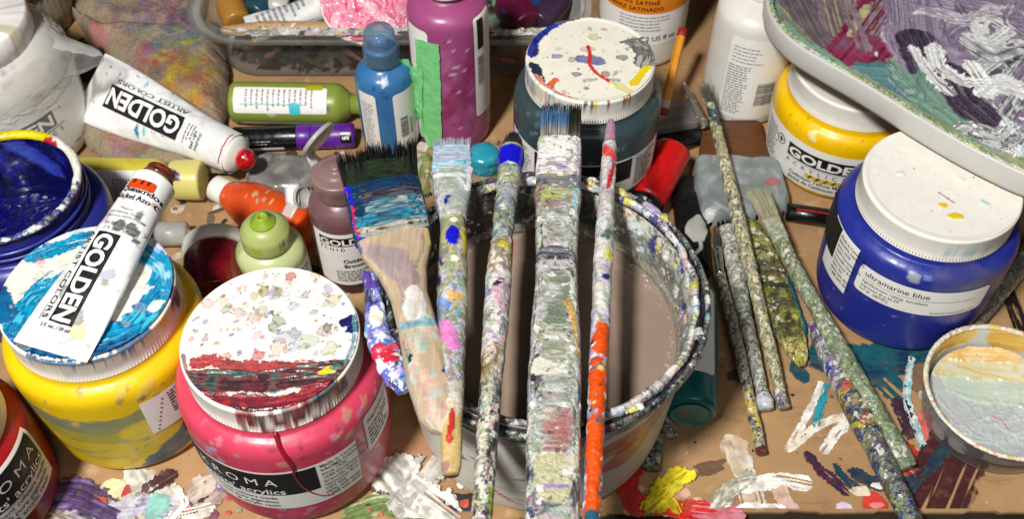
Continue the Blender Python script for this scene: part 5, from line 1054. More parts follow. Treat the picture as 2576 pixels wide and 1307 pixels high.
# 5 slim brush with an orange handle
W5 = [at(1537, 303, ZB), at(1534, 362, ZB), at(1522, 560, ZB), at(1486, 1345, ZB)]
b5 = thing('paint_brush', 'slim round brush with pink tip and bright orange lower handle', 'paint brush', W5[1], 'brushes lying across the rinse bucket')
sweep('bristles', [W5[0], W5[1]], [(0, .0016), (.2, .0025), (1, .0036)], [(0, .0012), (1, .003)], M['paint'], b5, 24, 40, 2, (176, 130, 156), lambda p: [p.stroke([(x, 0), (x, p.Y.max())], .001, [(160, 110, 140), (206, 160, 180)], .0003, .4) for x in np.linspace(-.006, .006, 9)], .0002)
def hand5(p):
    yl = p.Y.max(); crust(p, 220, .001, .004, WHITES + [((150, 150, 140), 5), ((170, 180, 160), 3), ((206, 180, 200), 2)], h=.0007)
    smears(p, 40, WHITES + [((150, 150, 140), 3), ((170, 150, 190), 1)], .001, .003, .006, .025, 0, .55)
    p.stroke([(-.004, yl * .03), (.003, yl * .055)], .006, [(206, 36, 40), (220, 90, 90)], .0005, .6); p.stroke([(.003, yl * .08), (.0, yl * .16)], .002, [(190, 40, 50)], .0004, .7); p.blob(.001, yl * .3, .002, (60, 100, 80), .004, .3, .9, .0004, .7); p.blob(.002, yl * .36, .0015, (206, 200, 60), .004, 0, .9, .0004, .5)
    crust(p, 30, .002, .005, [((176, 150, 206), 5), ((196, 180, 210), 4), ((150, 110, 160), 2)], yl * .5, yl * .66, .0006); p.blob(.001, yl * .42, .002, (40, 40, 110), .002, 0, 1, .0006, .5)
    OR = (226, 84, 16)
    crust(p, 40, .001, .003, [((226, 226, 220), 3), ((60, 110, 120), 2), ((120, 130, 150), 3), ((206, 190, 120), 2), ((40, 40, 50), 3), ((150, 150, 200), 2)], yl * .6, yl, .0004)
    for (y0, y1, x) in ((.555, .60, .001), (.645, .69, .0), (.70, .735, .0), (.775, .86, 0), (.87, .97, 0)): p.stroke([(x, yl * y0), (x, yl * y1)], .0095, [OR, (206, 70, 20)], .0001, .5)
    for k in range(34): p.blob(rng.uniform(-.007, .007), yl * rng.uniform(.58, 1), rng.uniform(.0006, .0016), [(230, 228, 222), (60, 100, 110), (40, 40, 50), (206, 190, 120)][rng.integers(4)], None, 0, .95, .0003, .6, f=4)
    p.blob(.0, yl * .985, .004, (30, 90, 110), .006, 0, 1, .0003)
sweep('handle', [W5[1], W5[2], W5[3]], [(0, .0034), (.15, .0038), (.35, .0046), (.6, .004), (1, .0033)], [(0, .0032), (.35, .0046), (1, .0033)], M['paint'], b5, 36, 480, 2, (206, 204, 198), hand5, .0004, lump=.0005)

# ================================================================== brushes on the cardboard, right of the bucket
def stick(label, pts, hw, ht, base, paint, name='paint_brush', bris=None, part='handle', amp=.0005, lump=.0008, nl=300, ex=2.0, cat='paint brush', mt='crust'):
    lump *= .6
    r = thing(name, label, cat, pts[0], 'brushes lying on the cardboard')
    sweep(part, pts, hw, ht, M[mt], r, 34, nl, ex, base, paint, amp, lump=lump); return r
MOSS = [((130, 130, 106), 6), ((156, 156, 136), 5), ((96, 98, 84), 5), ((182, 180, 162), 5), ((212, 208, 194), 3), ((52, 52, 48), 5), ((150, 140, 70), 1.5), ((112, 78, 80), 1)]
def moss(pal, n=260): return lambda p: (smears(p, n // 6, pal, .001, .003), crust(p, n // 2, .001, .004, pal, h=.0008), crust(p, n // 6, .0006, .002, [(c_, w_ * 5) for c_, w_ in pal] + CRUST, h=.0006))
r1 = stick('long thin brush with mossy crust leaning past the white bottle, blue tipped end', [at(1787, 262, .034), at(1838, 470, .026), at(1905, 745, .018), at(1972, 1028, .0075)], [(0, .0026), (.1, .0034), (.4, .0042), (.7, .0036), (1, .003)], [(0, .0026), (.4, .004), (1, .003)], (130, 130, 104), lambda p: (moss(MOSS)(p), p.stroke([(-.01, p.Y.max() * .03), (.01, p.Y.max() * .08)], .012, [(60, 84, 92), (40, 60, 66)], 0, .5), crust(p, 40, .001, .003, [((50, 54, 100), 4), ((110, 110, 130), 3)], p.Y.max() * .96, None, .0008)))
hh0 = np.array(at(1787, 262, .034)); n = 120; hairs('bristles', r1, hh0 + rng.normal(0, .0012, (n, 3)), hh0 + np.array(at(1772, 212, .036) - at(1787, 262, .034)) * rng.uniform(.7, 1, (n, 1)) + rng.normal(0, .0028, (n, 3)), .0003, (70, 74, 66), (120, 116, 100), M['hair'])
r2 = stick('thin brush with steel ferrule and yellow dark red end, nearest the bucket', [at(1812, 690, .016), at(1858, 880, .011), at(1917, 1143, .006)], [(0, .0024), (.3, .0032), (1, .0026)], [(0, .0024), (.3, .0032), (1, .0026)], (92, 84, 78), lambda p: (moss([((90, 84, 80), 5), ((60, 56, 56), 5), ((140, 130, 120), 4), ((120, 60, 60), 2)])(p), crust(p, 60, .001, .003, [((206, 196, 60), 6), ((30, 36, 60), 3)], p.Y.max() * .68, p.Y.max() * .95, .0006), p.stroke([(-.01, p.Y.max()), (.01, p.Y.max())], .008, [(96, 16, 20)], .0004, .4)))
sweep('ferrule', [at(1803, 625, .0175), at(1812, 692, .016)], [.0036, .0028], [.003, .0028], M['metal'], r2, 20, 12, base=(190, 190, 186))
n = 90; hh0 = np.array(at(1803, 627, .0175)); hairs('bristles', r2, hh0 + rng.normal(0, .001, (n, 3)), np.array(at(1798, 575, .018)) + rng.normal(0, .0012, (n, 3)), .0003, (60, 60, 70), (110, 90, 70), M['hair'])
r3 = stick('thick mossy green brush handle with white round end beside the thin ones', [at(1828, 575, .014), at(1870, 780, .009), at(1927, 1030, .0062)], [(0, .0052), (.3, .0054), (.7, .0038), (.93, .0034), (.96, .0048), (1, .0038)], [(0, .0052), (.5, .0046), (1, .004)], (104, 106, 80), lambda p: (moss(MOSS + [((40, 42, 36), 6)])(p), p.stroke([(-.01, p.Y.max() * .97), (.01, p.Y.max() * .97)], .012, [(206, 204, 210), (180, 186, 206)], .0006, .4)))
r4 = stick('flat brush with spread pale bristles and long knobbly grey green handle', [at(1962, 600, .028), at(2010, 700, .026), at(2150, 945, .018), at(2283, 1180, .009)], [(0, .0044), (.15, .004), (.5, .0052), (.85, .0053), (.97, .0062), (1, .0048)], [(0, .0036), (.5, .0052), (1, .0052)], (150, 152, 120), moss([((160, 164, 130), 6), ((176, 182, 164), 5), ((130, 136, 100), 5), ((206, 208, 196), 4), ((150, 176, 170), 2), ((96, 100, 80), 3), ((196, 196, 120), 2)], 420), nl=420, lump=.0014)
sweep('ferrule', [at(1938, 553, .029), at(1966, 606, .028)], [.0068, .005], [.003, .004], M['paint'], r4, 30, 30, 3, (176, 166, 146), moss(GREYS, 60), .0003)
flat_bristles(r4, at(1940, 556, .029), at(1904, 480, .031), .0062, .0082, .0018, 420, .00028, (160, 152, 128), (190, 190, 160), None, .12, splay=.0008, clump=6)
r5 = stick('heavy brush handle crusted in lilac, yellow and black running off the lower edge', [at(2052, 815, .012), at(2120, 960, .012), at(2200, 1120, .012), at(2312, 1350, .011)], [(0, .005), (.1, .0068), (.4, .0076), (.7, .0064), (1, .0054)], [(0, .005), (.4, .0074), (1, .0054)], (120, 116, 104), lambda p: (moss(MOSS, 240)(p), crust(p, 60, .002, .005, [((120, 100, 140), 5), ((84, 66, 100), 4), ((206, 204, 210), 3), ((90, 90, 100), 3), ((60, 60, 70), 3)], 0, p.Y.max() * .36, .0009), crust(p, 60, .0015, .004, [((196, 180, 60), 6), ((150, 140, 50), 3), ((190, 90, 50), 3), ((40, 60, 70), 2), ((150, 120, 160), 2)], p.Y.max() * .34, p.Y.max() * .6, .0009), crust(p, 90, .0015, .004, [((24, 24, 24), 5), ((150, 150, 110), 3), ((120, 126, 110), 4), ((176, 160, 140), 2)], p.Y.max() * .58, None, .0009), p.blob(.002, p.Y.max() * .19, .004, (240, 238, 236), .005, .4, 1, .0012, .4)), nl=360, lump=.0014)
r6 = stick('slender red ended brush lying between two heavy crusted handles', [at(2090, 850, .006), at(2220, 1095, .0058)], [(0, .003), (.7, .0036), (1, .003)], [.003, .0034, .003], (120, 90, 96), lambda p: (moss([((150, 120, 130), 4), ((90, 70, 80), 4), ((60, 50, 60), 4)], 80)(p), p.stroke([(0, p.Y.max() * .76), (0, p.Y.max() * .93)], .02, [(190, 40, 34), (206, 70, 60)], .0002, .4)), nl=160)
# palette knife caked in paint
kn = thing('palette_knife', 'broad leaf shaped palette knife caked in dark green and ochre paint', 'palette knife', at(1900, 600, .006))
def knp(p):
    crust(p, 300, .0015, .006, [((90, 92, 50), 6), ((60, 64, 44), 5), ((150, 140, 40), 3), ((34, 36, 32), 6), ((130, 132, 90), 4), ((190, 180, 110), 2)], h=.0010); yl = p.Y.max(); crust(p, 60, .001, .004, [((190, 186, 130), 5), ((160, 160, 90), 4), ((206, 150, 170), 1)], 0, yl * .3, .001)
    p.stroke([(.011, yl * .45), (.0125, yl * .95)], .006, [(20, 100, 120), (30, 120, 130), (20, 70, 90)], .0006, .5); crust(p, 40, .001, .003, [((206, 196, 110), 4), ((24, 24, 24), 3)], yl * .84, yl, .001)
sweep('blade', [at(1880, 560, .0075), at(1925, 670, .0068), at(1965, 780, .0062), at(2018, 922, .0045)], [(0, .006), (.15, .009), (.5, .0125), (.75, .0115), (.95, .005), (1, .0012)], [(0, .003), (.5, .0032), (1, .0012)], M['crust'], kn, 60, 200, 2.6, (84, 86, 56), knp, .0009, lump=.0012)
# pale handle behind the blue jar
stick('pale green crusted brush handle poking out from behind the blue jar', [at(2620, 600, .008), at(2500, 745, .008), at(2398, 868, .0075)], [.0064, .007, .0066], [.0064, .007, .0066], (140, 144, 128), moss([((140, 148, 130), 5), ((90, 98, 92), 4), ((170, 176, 160), 4), ((110, 120, 110), 4)], 200), nl=180)
stick('stubby dark green brush handle under the bucket, by the red paint', [at(1636, 1180, .0052), at(1650, 1085, .0052), at(1660, 1030, .0052)], [(0, .0052), (.15, .0046), (1, .0042)], [.0044, .0044], (40, 48, 46), moss([((30, 34, 34), 8), ((60, 80, 80), 4), ((120, 130, 120), 2)], 90), nl=120)
stick('tiny dark stick end showing beside the teal bottle', [at(1688, 1100, .0042), at(1672, 1030, .0042)], [.0036, .0036], [.0036, .0036], (44, 46, 50), moss([((40, 42, 44), 8), ((90, 96, 100), 2)], 30), nl=50)

# ================================================================== the big mixing tray, upper right
TZ = 0.1310      # rim height
tr = thing('mixing_tray', 'large grey white tray heaped with wet lilac, white and green paint', 'paint tray', at(2420, 180, 0.112))
_near = [tuple(at(px, py, TZ)[:2]) for px, py in ((1926, -25), (1927, 15), (1946, 58), (1995, 108), (2070, 153), (2150, 197), (2225, 243), (2300, 290), (2375, 335), (2450, 377), (2520, 412), (2576, 438), (2660, 470))]
_op = np.array(_near + [(.385, .425), (.455, .47), (.50, .55), (.495, .65), (.44, .745), (.35, .785), (.25, .77), (.195, .70)])
for _ in range(4):
    _q = np.roll(_op, -1, 0); _op = np.stack([.75 * _op + .25 * _q, .25 * _op + .75 * _q], 1).reshape(-1, 2)
def outline(k, ins):
    """the plate's rounded outline, k points, moved in by ins"""
    pc = np.vstack([_op, _op[:1]]); s_ = np.r_[0, np.cumsum(np.linalg.norm(np.diff(pc, axis=0), axis=1))]; t = np.linspace(0, s_[-1], k, endpoint=False)
    q = np.stack([np.interp(t, s_, pc[:, 0]), np.interp(t, s_, pc[:, 1])], 1)
    d = np.roll(q, -2, 0) - np.roll(q, 2, 0); d /= np.linalg.norm(d, axis=1, keepdims=True)
    return q + ins * np.stack([-d[:, 1], d[:, 0]], 1)
K = 500
prof = [(0.0035, 0.1125), (0.0012, 0.1135), (0.0003, 0.1165), (0.0, 0.122), (0.0, TZ - 0.002), (0.0006, TZ - 0.0004), (0.0016, TZ), (0.003, TZ - 0.0006), (0.0045, TZ - 0.003)]
Vv = np.stack([np.concatenate([outline(K, i), np.full((K, 1), z)], 1) for i, z in prof], 1)
trm = mat('tray_plastic', (196, 194, 188), 0.4, 0, 0.04, 60, 0.04, 500)
mk('side_wall', Vv, gq(K, len(prof), True), trm, tr)
un = outline(120, 0.0035); mk('underside', np.vstack([np.concatenate([un, np.full((120, 1), 0.1126)], 1), [*un.mean(0), 0.1126]]), None, trm, tr, T=np.array([(i, 120, (i + 1) % 120) for i in range(120)]))
fl0 = outline(160, 0.0040); mk('tray_floor', np.vstack([np.concatenate([fl0, np.full((160, 1), TZ - .0062)], 1), [*fl0.mean(0), TZ - .0062]]), None, mat('green_paint_film', (112, 132, 100), .35, .2, .2, 60, .3, 300), tr, T=np.array([(i, (i + 1) % 160, 160) for i in range(160)]))
# crust along the rim
def trc(p):
    xm = p.X.max()
    for k in range(150):
        x = rng.uniform(0, xm); l_ = rng.uniform(.006, .03); y = rng.uniform(.0, .0095)
        p.stroke([(x, y), (x + l_, y + rng.normal(0, .0006))], rng.uniform(.0012, .004), [[(120, 134, 92), (146, 156, 112)], [(150, 156, 120), (176, 178, 146)], [(100, 116, 84), (130, 140, 104)], [(206, 204, 190), (170, 172, 150)], [(60, 62, 54), (100, 104, 84)], [(170, 196, 202), (140, 160, 160)], [(216, 196, 70), (190, 180, 100)], [(34, 32, 34), (70, 70, 60)], [(176, 130, 84)], [(150, 90, 80)]][rng.choice(10, p=[.2, .16, .16, .12, .08, .08, .08, .06, .03, .03])], .0003, .6, .95, 4)
    crust(p, 60, .0008, .002, [((206, 206, 190), 6), ((60, 60, 56), 5), ((176, 180, 140), 6), ((190, 60, 60), 1)], h=.0003)
th = np.arange(K + 400); Kc = 1300
def rimring():
    na = 16; o = outline(Kc, 0.0032); d = np.roll(o, -1, 0) - np.roll(o, 1, 0); d /= np.linalg.norm(d, axis=1, keepdims=True); nr = np.stack([-d[:, 1], d[:, 0]], 1)
    s_ = np.arange(Kc) * np.linalg.norm(o[1] - o[0]); ph = np.linspace(0, 2 * np.pi, na, endpoint=False)
    X, PH = np.meshgrid(s_, ph, indexing='ij'); p = Painter(X, PH * .003, (140, 146, 108), wrap=s_[-1]); trc(p)
    yel_ = (s_ > 0); H = p.H.reshape(Kc, na) + .0006 * fbm(X / .002, PH * 1.5, 4); k = 1 + 0.9 * (fbm(X / .008, X * 0, 31) - .5)
    off = (.0021 * k) * np.cos(PH) + .0006; z = TZ - .0003 + (.0007 * k + H * .4) * np.sin(PH)
    mk('rim_crust', np.stack([o[:, None, 0] + nr[:, None, 0] * off, o[:, None, 1] + nr[:, None, 1] * off, z], -1), gq(Kc, na, True, True)[:, ::-1], M['paint'], tr, p.C)
rimring()
# the paint itself: thick strokes worked over each other
poly = [tuple(q) for q in outline(160, 0.004)]
xs_ = np.arange(0.16, 0.42, 0.00062); ys_ = np.arange(0.425, 0.70, 0.00072)
X, Y = np.meshgrid(xs_, ys_, indexing='ij'); ins_ = inside(poly, X, Y)
tp = Painter(X, Y, (120, 140, 104)); g = lambda px, py: tuple(at(px, py, TZ - .003)[:2])
ST = lambda pts, wpx, cols, h, **k: tp.stroke([g(*q) for q in pts], wpx * .00040, [c for c in cols], h * .55, level=True, lowf=.13, **k)
LIL = [(138, 122, 144), (160, 146, 166), (122, 106, 130), (176, 164, 180)]; GRY = [(110, 110, 114), (170, 170, 172), (222, 222, 220), (86, 84, 90)]; DPU = [(60, 48, 72), (84, 70, 92), (50, 44, 56), (110, 100, 112)]; WH = [(238, 238, 234), (214, 214, 212), (248, 247, 244)]; GRN = [(112, 132, 92), (132, 150, 106), (96, 118, 86)]; SEA = [(110, 144, 126), (130, 160, 140), (96, 128, 118)]
for a in range(10): ST([(1960 + a * 70, 30 + a * 40), (2060 + a * 66, 130 + a * 36)], 120, SEA if a < 6 else GRN, .0012, rag=.4, streak=16)
ST([(1985, 0), (2010, 60), (2050, 110)], 70, [(90, 130, 140), (120, 150, 150), (86, 110, 116)], .0014, streak=18)
ST([(2060, -30), (2080, 60), (2110, 150)], 150, [(120, 96, 108), (140, 118, 124), (104, 84, 96), (150, 140, 120)], .0018, rag=.3, streak=34)
ST([(2000, 20), (2035, 90), (2075, 140)], 60, [(96, 84, 90), (120, 104, 108)], .0016, streak=20)
ST([(2230, 40), (2190, 100), (2140, 160)], 90, [(110, 30, 66), (140, 50, 80), (120, 90, 110)], .0016, rag=.6, streak=16); ST([(2195, 60), (2230, 10)], 60, [(150, 140, 150), (110, 40, 66), (176, 170, 150)], .0016, streak=14)
ST([(2180, 20), (2140, 90)], 14, [(190, 184, 130), (170, 150, 130)], .002, rag=.7)
ST([(2190, 200), (2260, 205), (2320, 240)], 70, [(70, 120, 130), (100, 140, 140), (84, 110, 130)], .0014, rag=.5, streak=16)
ST([(2250, 90), (2290, 150), (2340, 200)], 50, WH, .0022, rag=.4, streak=10)
ST([(2560, 60), (2470, 130), (2400, 190), (2340, 190), (2310, 90), (2340, 20)], 110, LIL, .0026, rag=.25, streak=30); ST([(2700, 20), (2560, 70), (2480, 130)], 130, LIL, .0026, rag=.25, streak=34)
ST([(2330, -20), (2480, 10), (2620, -20)], 110, LIL + [(176, 164, 180)], .0026, rag=.3, streak=30); ST([(2300, 20), (2310, 110), (2380, 180), (2460, 180)], 90, LIL, .0028, rag=.25, streak=26)
ST([(2470, 40), (2500, 90), (2600, 130)], 90, [(130, 116, 136), (150, 140, 150), (104, 100, 110)], .0026, streak=24); ST([(2590, 200), (2540, 160), (2500, 190)], 70, GRY, .0026, rag=.5, streak=18)
ST([(2300, 110), (2340, 200), (2400, 270), (2470, 290)], 70, DPU, .003, rag=.3, streak=22); ST([(2470, 290), (2540, 240), (2560, 200)], 60, [(214, 214, 212), (150, 148, 152), (236, 236, 234), (110, 108, 112)], .0032, rag=.4, streak=16)
ST([(2460, 40), (2465, 80), (2480, 120), (2540, 80), (2490, 50)], 24, [(120, 120, 124), (222, 222, 222), (80, 80, 86)], .0026, rag=.5, streak=10)
ST([(2440, 180), (2480, 235), (2540, 270), (2590, 230)], 36, WH + [(150, 150, 150)], .0036, rag=.5, streak=10); ST([(2560, 150), (2600, 200)], 70, [(70, 62, 80), (96, 90, 100), (60, 60, 64), (206, 206, 206)], .003, streak=14); ST([(2520, 260), (2620, 300)], 46, DPU + [(200, 200, 204)], .0034, streak=12)
ST([(2400, 300), (2480, 330), (2560, 300)], 80, [(120, 120, 100), (150, 150, 130), (90, 90, 84), (176, 172, 160)], .0026, rag=.4, streak=22); ST([(2390, 320), (2440, 290)], 30, [(206, 196, 110), (160, 156, 100)], .003, rag=.5)
ST([(2480, 390), (2530, 300), (2600, 280)], 90, GRY + [(120, 110, 130)], .003, rag=.5, streak=22); ST([(2360, 330), (2430, 370), (2490, 350)], 40, [(170, 172, 176), (206, 206, 206), (110, 112, 120)], .0034, rag=.7, streak=12)
ST([(2560, 280), (2590, 340), (2640, 380)], 80, WH + [(150, 180, 205), (196, 206, 214)], .0036, rag=.5, streak=18); ST([(2520, 340), (2560, 380)], 36, WH + GRY, .003, rag=.6, streak=10); ST([(2600, 330), (2580, 400)], 24, [(40, 120, 160), (230, 232, 232), (120, 170, 196)], .003, rag=.6)
ST([(2450, 400), (2540, 430), (2640, 450)], 60, GRN, .0014, rag=.4, streak=20); ST([(2220, 260), (2300, 300), (2380, 330)], 40, GRN + [(160, 164, 130)], .0012, rag=.6, streak=14)
ST([(2350, 200), (2330, 260), (2400, 320)], 60, SEA, .0012, rag=.6, streak=16); ST([(2380, 190), (2420, 260), (2470, 300)], 60, DPU, .003, rag=.3, streak=22)
ST([(2700, 100), (2640, 200), (2600, 260)], 120, GRY + LIL, .003, streak=24); ST([(2460, 0), (2600, 30), (2720, 0)], 90, LIL, .0024, streak=26)
for pts_, w_, c_ in (([(2330, 30), (2420, 60), (2500, 30), (2590, 50)], 26, [(150, 138, 156), (206, 202, 208), (128, 114, 134)]), ([(2440, 110), (2500, 150), (2570, 120), (2620, 160)], 34, GRY), ([(2350, 130), (2360, 170), (2420, 215), (2500, 215)], 22, WH + LIL[:1]), ([(2480, 240), (2520, 210), (2580, 235), (2620, 220)], 30, WH), ([(2380, 350), (2440, 335), (2510, 370), (2560, 340)], 30, GRY + WH[:1]), ([(2470, 60), (2450, 100), (2490, 115), (2530, 85)], 18, WH), ([(2560, 20), (2540, 60), (2590, 90)], 30, LIL + [(214, 208, 216)]), ([(2300, 130), (2330, 185), (2390, 240)], 14, WH), ([(2250, 180), (2290, 230), (2350, 260)], 26, SEA + [(150, 176, 170)]), ([(2120, -10), (2150, 60), (2170, 120)], 20, [(150, 132, 140), (128, 108, 116)])):
    ST(pts_, w_ * 1.3, c_, .002, rag=.65, streak=12, dry=.35)
for q in range(18): tp.blob(*g(rng.uniform(2200, 2600), rng.uniform(20, 400)), rng.uniform(.001, .004), [(236, 236, 234), (206, 206, 206), (70, 60, 80), (150, 140, 160), (214, 206, 150)][rng.integers(5)], rng.uniform(.0008, .002), rng.uniform(0, 3), .9, .0012, .6)
for k in range(40):
    i = rng.integers(0, 150); a, b_ = np.array(poly[i]), np.array(poly[(i + 9) % 160]); m_ = (np.array(poly).mean(0) - a); m_ /= np.linalg.norm(m_); o = m_ * rng.uniform(.001, .005)
    tp.stroke([a + o, b_ + o], rng.uniform(.003, .006), [GRN, SEA, [(150, 156, 120), (170, 172, 140)], [(110, 124, 96), (140, 150, 120)]][rng.integers(4)], .0010, .5, .95, 8, lowf=.1, level=True)
edn = edge_dist(poly, X, Y)
M['paint_bed'] = mat('worked_wet_paint', None, .17, .5, .05, 160, .1, 500)
Zt = TZ - 0.0032 + tp.H.reshape(X.shape) * sm((edn) / .006) + .0005 * (fbm(X / .004, Y / .004, 88) - .5)
field('paint_bed', X, Y, Zt, ins_, M['paint_bed'], tr, tp.C)

# ================================================================== paint tubes
def tube(name, label, c0, c1, wc, rn, zc, group, extra, up=(0, 0, 1), wrink=.0006, flat=0.0018, n0=None):
    """c0 crimp centre, c1 shoulder centre; wc crimp half width, rn shoulder radius. returns root and S(u, v): u across, v from the crimp"""
    c0, c1 = np.array(tuple(c0)), np.array(tuple(c1)); d, s_, nn = frame_of(c1 - c0, up); L_ = np.linalg.norm(c1 - c0)
    root = thing(name, label, 'paint tube', c0, group)
    hw = lambda v: wc + (rn - wc) * sm(np.clip(v / L_, 0, 1)) ** 1.1
    ht = lambda v: 0.0006 + (rn * .92 - 0.0006) * np.clip((v - .004) / (L_ - .004), 0, 1) ** .75
    seed = int(rng.integers(9999))
    def surf(u, v, h):
        u = np.asarray(u, float); v = np.asarray(v, float); W = hw(v); T_ = ht(v); x = np.clip(u / W, -1, 1)
        z = T_ * np.sqrt(np.maximum(0, 1 - np.abs(x) ** 2.4)) + wrink * (fbm(u / .008 + seed, v / .012, seed) - .5) * 2 * sm(v / .02) + .35 * wrink * np.sin(u / .0016) * sm((v - .004) / .006) * sm((.03 - v) / .015) + h
        return c0 + (x * W)[..., None] * s_ + v[..., None] * d + z[..., None] * nn
    nu, nv = 46, 90; v = np.linspace(0, L_, nv); t = np.sin(np.linspace(-np.pi / 2, np.pi / 2, nu))
    U = t[:, None] * hw(v)[None]; Vg = np.repeat(v[None], nu, 0)
    top = surf(U, Vg, 0.0)
    und = c0 + U[..., None] * s_ + Vg[..., None] * d - (ht(Vg) * np.sqrt(np.maximum(0, 1 - np.abs(t[:, None]) ** 2.4)) + .0002)[..., None] * nn
    pt = Painter(U, Vg, (228, 228, 226)); extra['paint'](pt)
    tm = M['tube']
    mk('tube_body', np.vstack([top.reshape(-1, 3), und.reshape(-1, 3)]), np.vstack([gq(nu, nv), gq(nu, nv, off=nu * nv)[:, ::-1]]), tm, root, np.vstack([pt.C, pt.C]))
    ax = Axis(c1, d, s_)
    return root, surf, ax, L_, (d, s_, nn)
M['tube'] = mat('tube_skin', None, 0.3, 0.15, 0.04, 120, 0.15, 260)
def tubeprint(root, S, L_, v0, v1, uc, flip, small=True):
    """black logo block along the tube with the second line of lettering beside it; flip = which way the words read"""
    sgn = -1 if flip else 1
    patch('logo_block', S, uc - .0092, uc + .0092, v0, v1, M['ink'], root, .0005, nu=12, nv=40)
    if flip: letter(root, S, 'GOLDEN', uc - .0066, v1 - .0015, .0182, M['ink_white'], rot=-math.pi / 2, bold=.035, width=v1 - v0 - .003, h=.0009)
    else: letter(root, S, 'GOLDEN', uc + .0052, v0 + .0015, .0145, M['ink_white'], rot=math.pi / 2, bold=.035, width=v1 - v0 - .003, h=.0009)
    ul = uc + (-.0108 if flip else .0108)
    bars(root, S, [(ul + (-.0044 if flip else .0042), ul + (-.0041 if flip else .0045), v0, v1)], M['ink'], nu=2)
    if flip: letter(root, S, 'ARTIST COLORS', ul - .0036, v1 - .0005, .0042, M['ink'], rot=-math.pi / 2, width=v1 - v0 - .004, h=.0008)
    else: letter(root, S, 'ARTIST COLORS', ul + .0036, v0 + .0005, .0042, M['ink'], rot=math.pi / 2, width=v1 - v0 - .004, h=.0008)
# tube A on the towel: crimp at upper left
def tA(p):
    p.blob(.016, .062, .004, (30, 130, 170), .0016, .4, 1, 0, .6); p.blob(.014, .068, .003, (110, 190, 206), .0012, .5, 1, 0, .6); p.blob(-.019, .05, .003, (120, 190, 190), .0016, .4, .8, 0, .6)
    for k in range(26): p.blob(rng.uniform(-.024, .024), rng.uniform(.005, .11), rng.uniform(.0004, .001), (80, 80, 84), None, 0, .8)
    for k in range(10): p.blob(rng.uniform(-.02, .02), rng.uniform(.06, .115), rng.uniform(.002, .004), (200, 200, 204), .002, rng.uniform(0, 3), .5, 0, .5)
ca = at(224, 214, .034); cb = at(592, 388, .030)
ta, SA, aA, LA, fA = tube('paint_tube', 'crumpled white paint tube with red paint at its neck, lying on the towel', ca, cb, .0275, .0155, 0, 'paint tubes', {'paint': tA}, up=(.1, -.62, .78), wrink=.0016)
tubeprint(ta, SA, LA, .022, .098, .001, True)
# the other line reads beside the block
for k, tx in enumerate(('Naphthol', 'Red Light')): letter(ta, SA, tx, .011 , .118 - k * .0042, .0036, M['ink'], rot=math.pi, h=.0008, bold=.01)
for k in range(3): fine_lines(ta, SA, -.006, .010, .1035 + k * .003, .105 + k * .003, 1, M['ink_grey'])
patch('colour_line', SA, -.012, .012, LA - .0032, LA - .0024, mat('red_print', (190, 40, 40), .5), ta, .0006, nu=16, nv=3)
turned('shoulder', aA, [(.0145, -.001), (.0135, .002), (.0075, .005), (.006, .0055)], M['white'], ta, 32, 12)
turned('paint_plug', aA, [(.006, .005), (.0075, .007), (.0082, .010), (.007, .0135), (.004, .0165), (.0008, .0175)], M['paint_wet'], ta, 36, 24, (176, 14, 20), lambda p: crust(p, 40, .001, .003, [((200, 24, 26), 3), ((130, 8, 14), 3), ((220, 60, 50), 1)], h=.001), noise=.003)
# tube B on the yellow jar
def tB(p):
    for (u, v, r, ry, c_, a_) in ((-.004, .012, .006, .0035, (206, 200, 214), .7), (.005, .010, .006, .0035, (190, 180, 206), .7), (.009, .0145, .0055, .005, (206, 206, 150), .8), (-.012, .083, .0045, .0042, (196, 170, 190), .8), (.001, .079, .0042, .0034, (84, 84, 82), .9), (.009, .079, .0034, .0042, (92, 90, 88), .9), (.013, .074, .0018, .002, (60, 60, 62), .9), (.0085, .0885, .003, .002, (110, 110, 112), .9), (-.002, .0905, .003, .0022, (214, 212, 210), .5),
                                 (.009, .049, .0032, .004, (170, 174, 190), .8), (.010, .044, .0024, .0022, (150, 146, 116), .8), (.012, .037, .003, .003, (206, 204, 200), .6), (.004, .022, .0055, .004, (150, 148, 146), .8), (-.007, .034, .005, .005, (130, 132, 136), .7), (.012, .099, .002, .0016, (190, 150, 140), .8), (-.014, .04, .004, .003, (190, 188, 186), .6)):
        p.blob(u, v, r, c_, ry, rng.uniform(0, 3), a_, 0, .35, .15, .35)
    for k in range(60): p.blob(rng.uniform(-.026, .024), rng.uniform(.002, .11), rng.uniform(.0003, .0012), (150, 146, 144), None, 0, .6)
cb0 = at(125, 886, .1165); cb1 = at(388, 462, .1290)
tb, SB, aB, LB, fB = tube('paint_tube', 'white paint tube with brown neck and orange swatch, lying on the turquoise smeared lid', cb0, cb1, .0225, .0128, 0, 'paint tubes', {'paint': tB}, wrink=.0007)
patch('logo_block', SB, -.0088, .0052, .0155, .0735, M['ink'], tb, .0005, nu=12, nv=40)
letter(tb, SB, 'GOLDEN', -.0068, .0722, .0142, M['ink_white'], rot=-math.pi / 2, bold=.035, width=.0555, h=.0009)
bars(tb, SB, [(-.0152, -.0149, .0155, .0745)], M['ink'], nu=2); letter(tb, SB, 'ARTIST COLORS', -.0140, .0735, .0044, M['ink'], rot=-math.pi / 2, width=.057, h=.0008)
letter(tb, SB, '2 fl. oz. / 59 ml', -.0125, .0118, .003, M['ink'], h=.0008, bold=.01); letter(tb, SB, '2 fl. oz. / 59 ml', -.0075, .0752, .0032, M['ink_grey'], h=.0008); letter(tb, SB, '#1301-27 Series 7', -.0085, .0785, .0033, M['ink_grey'], h=.0008)
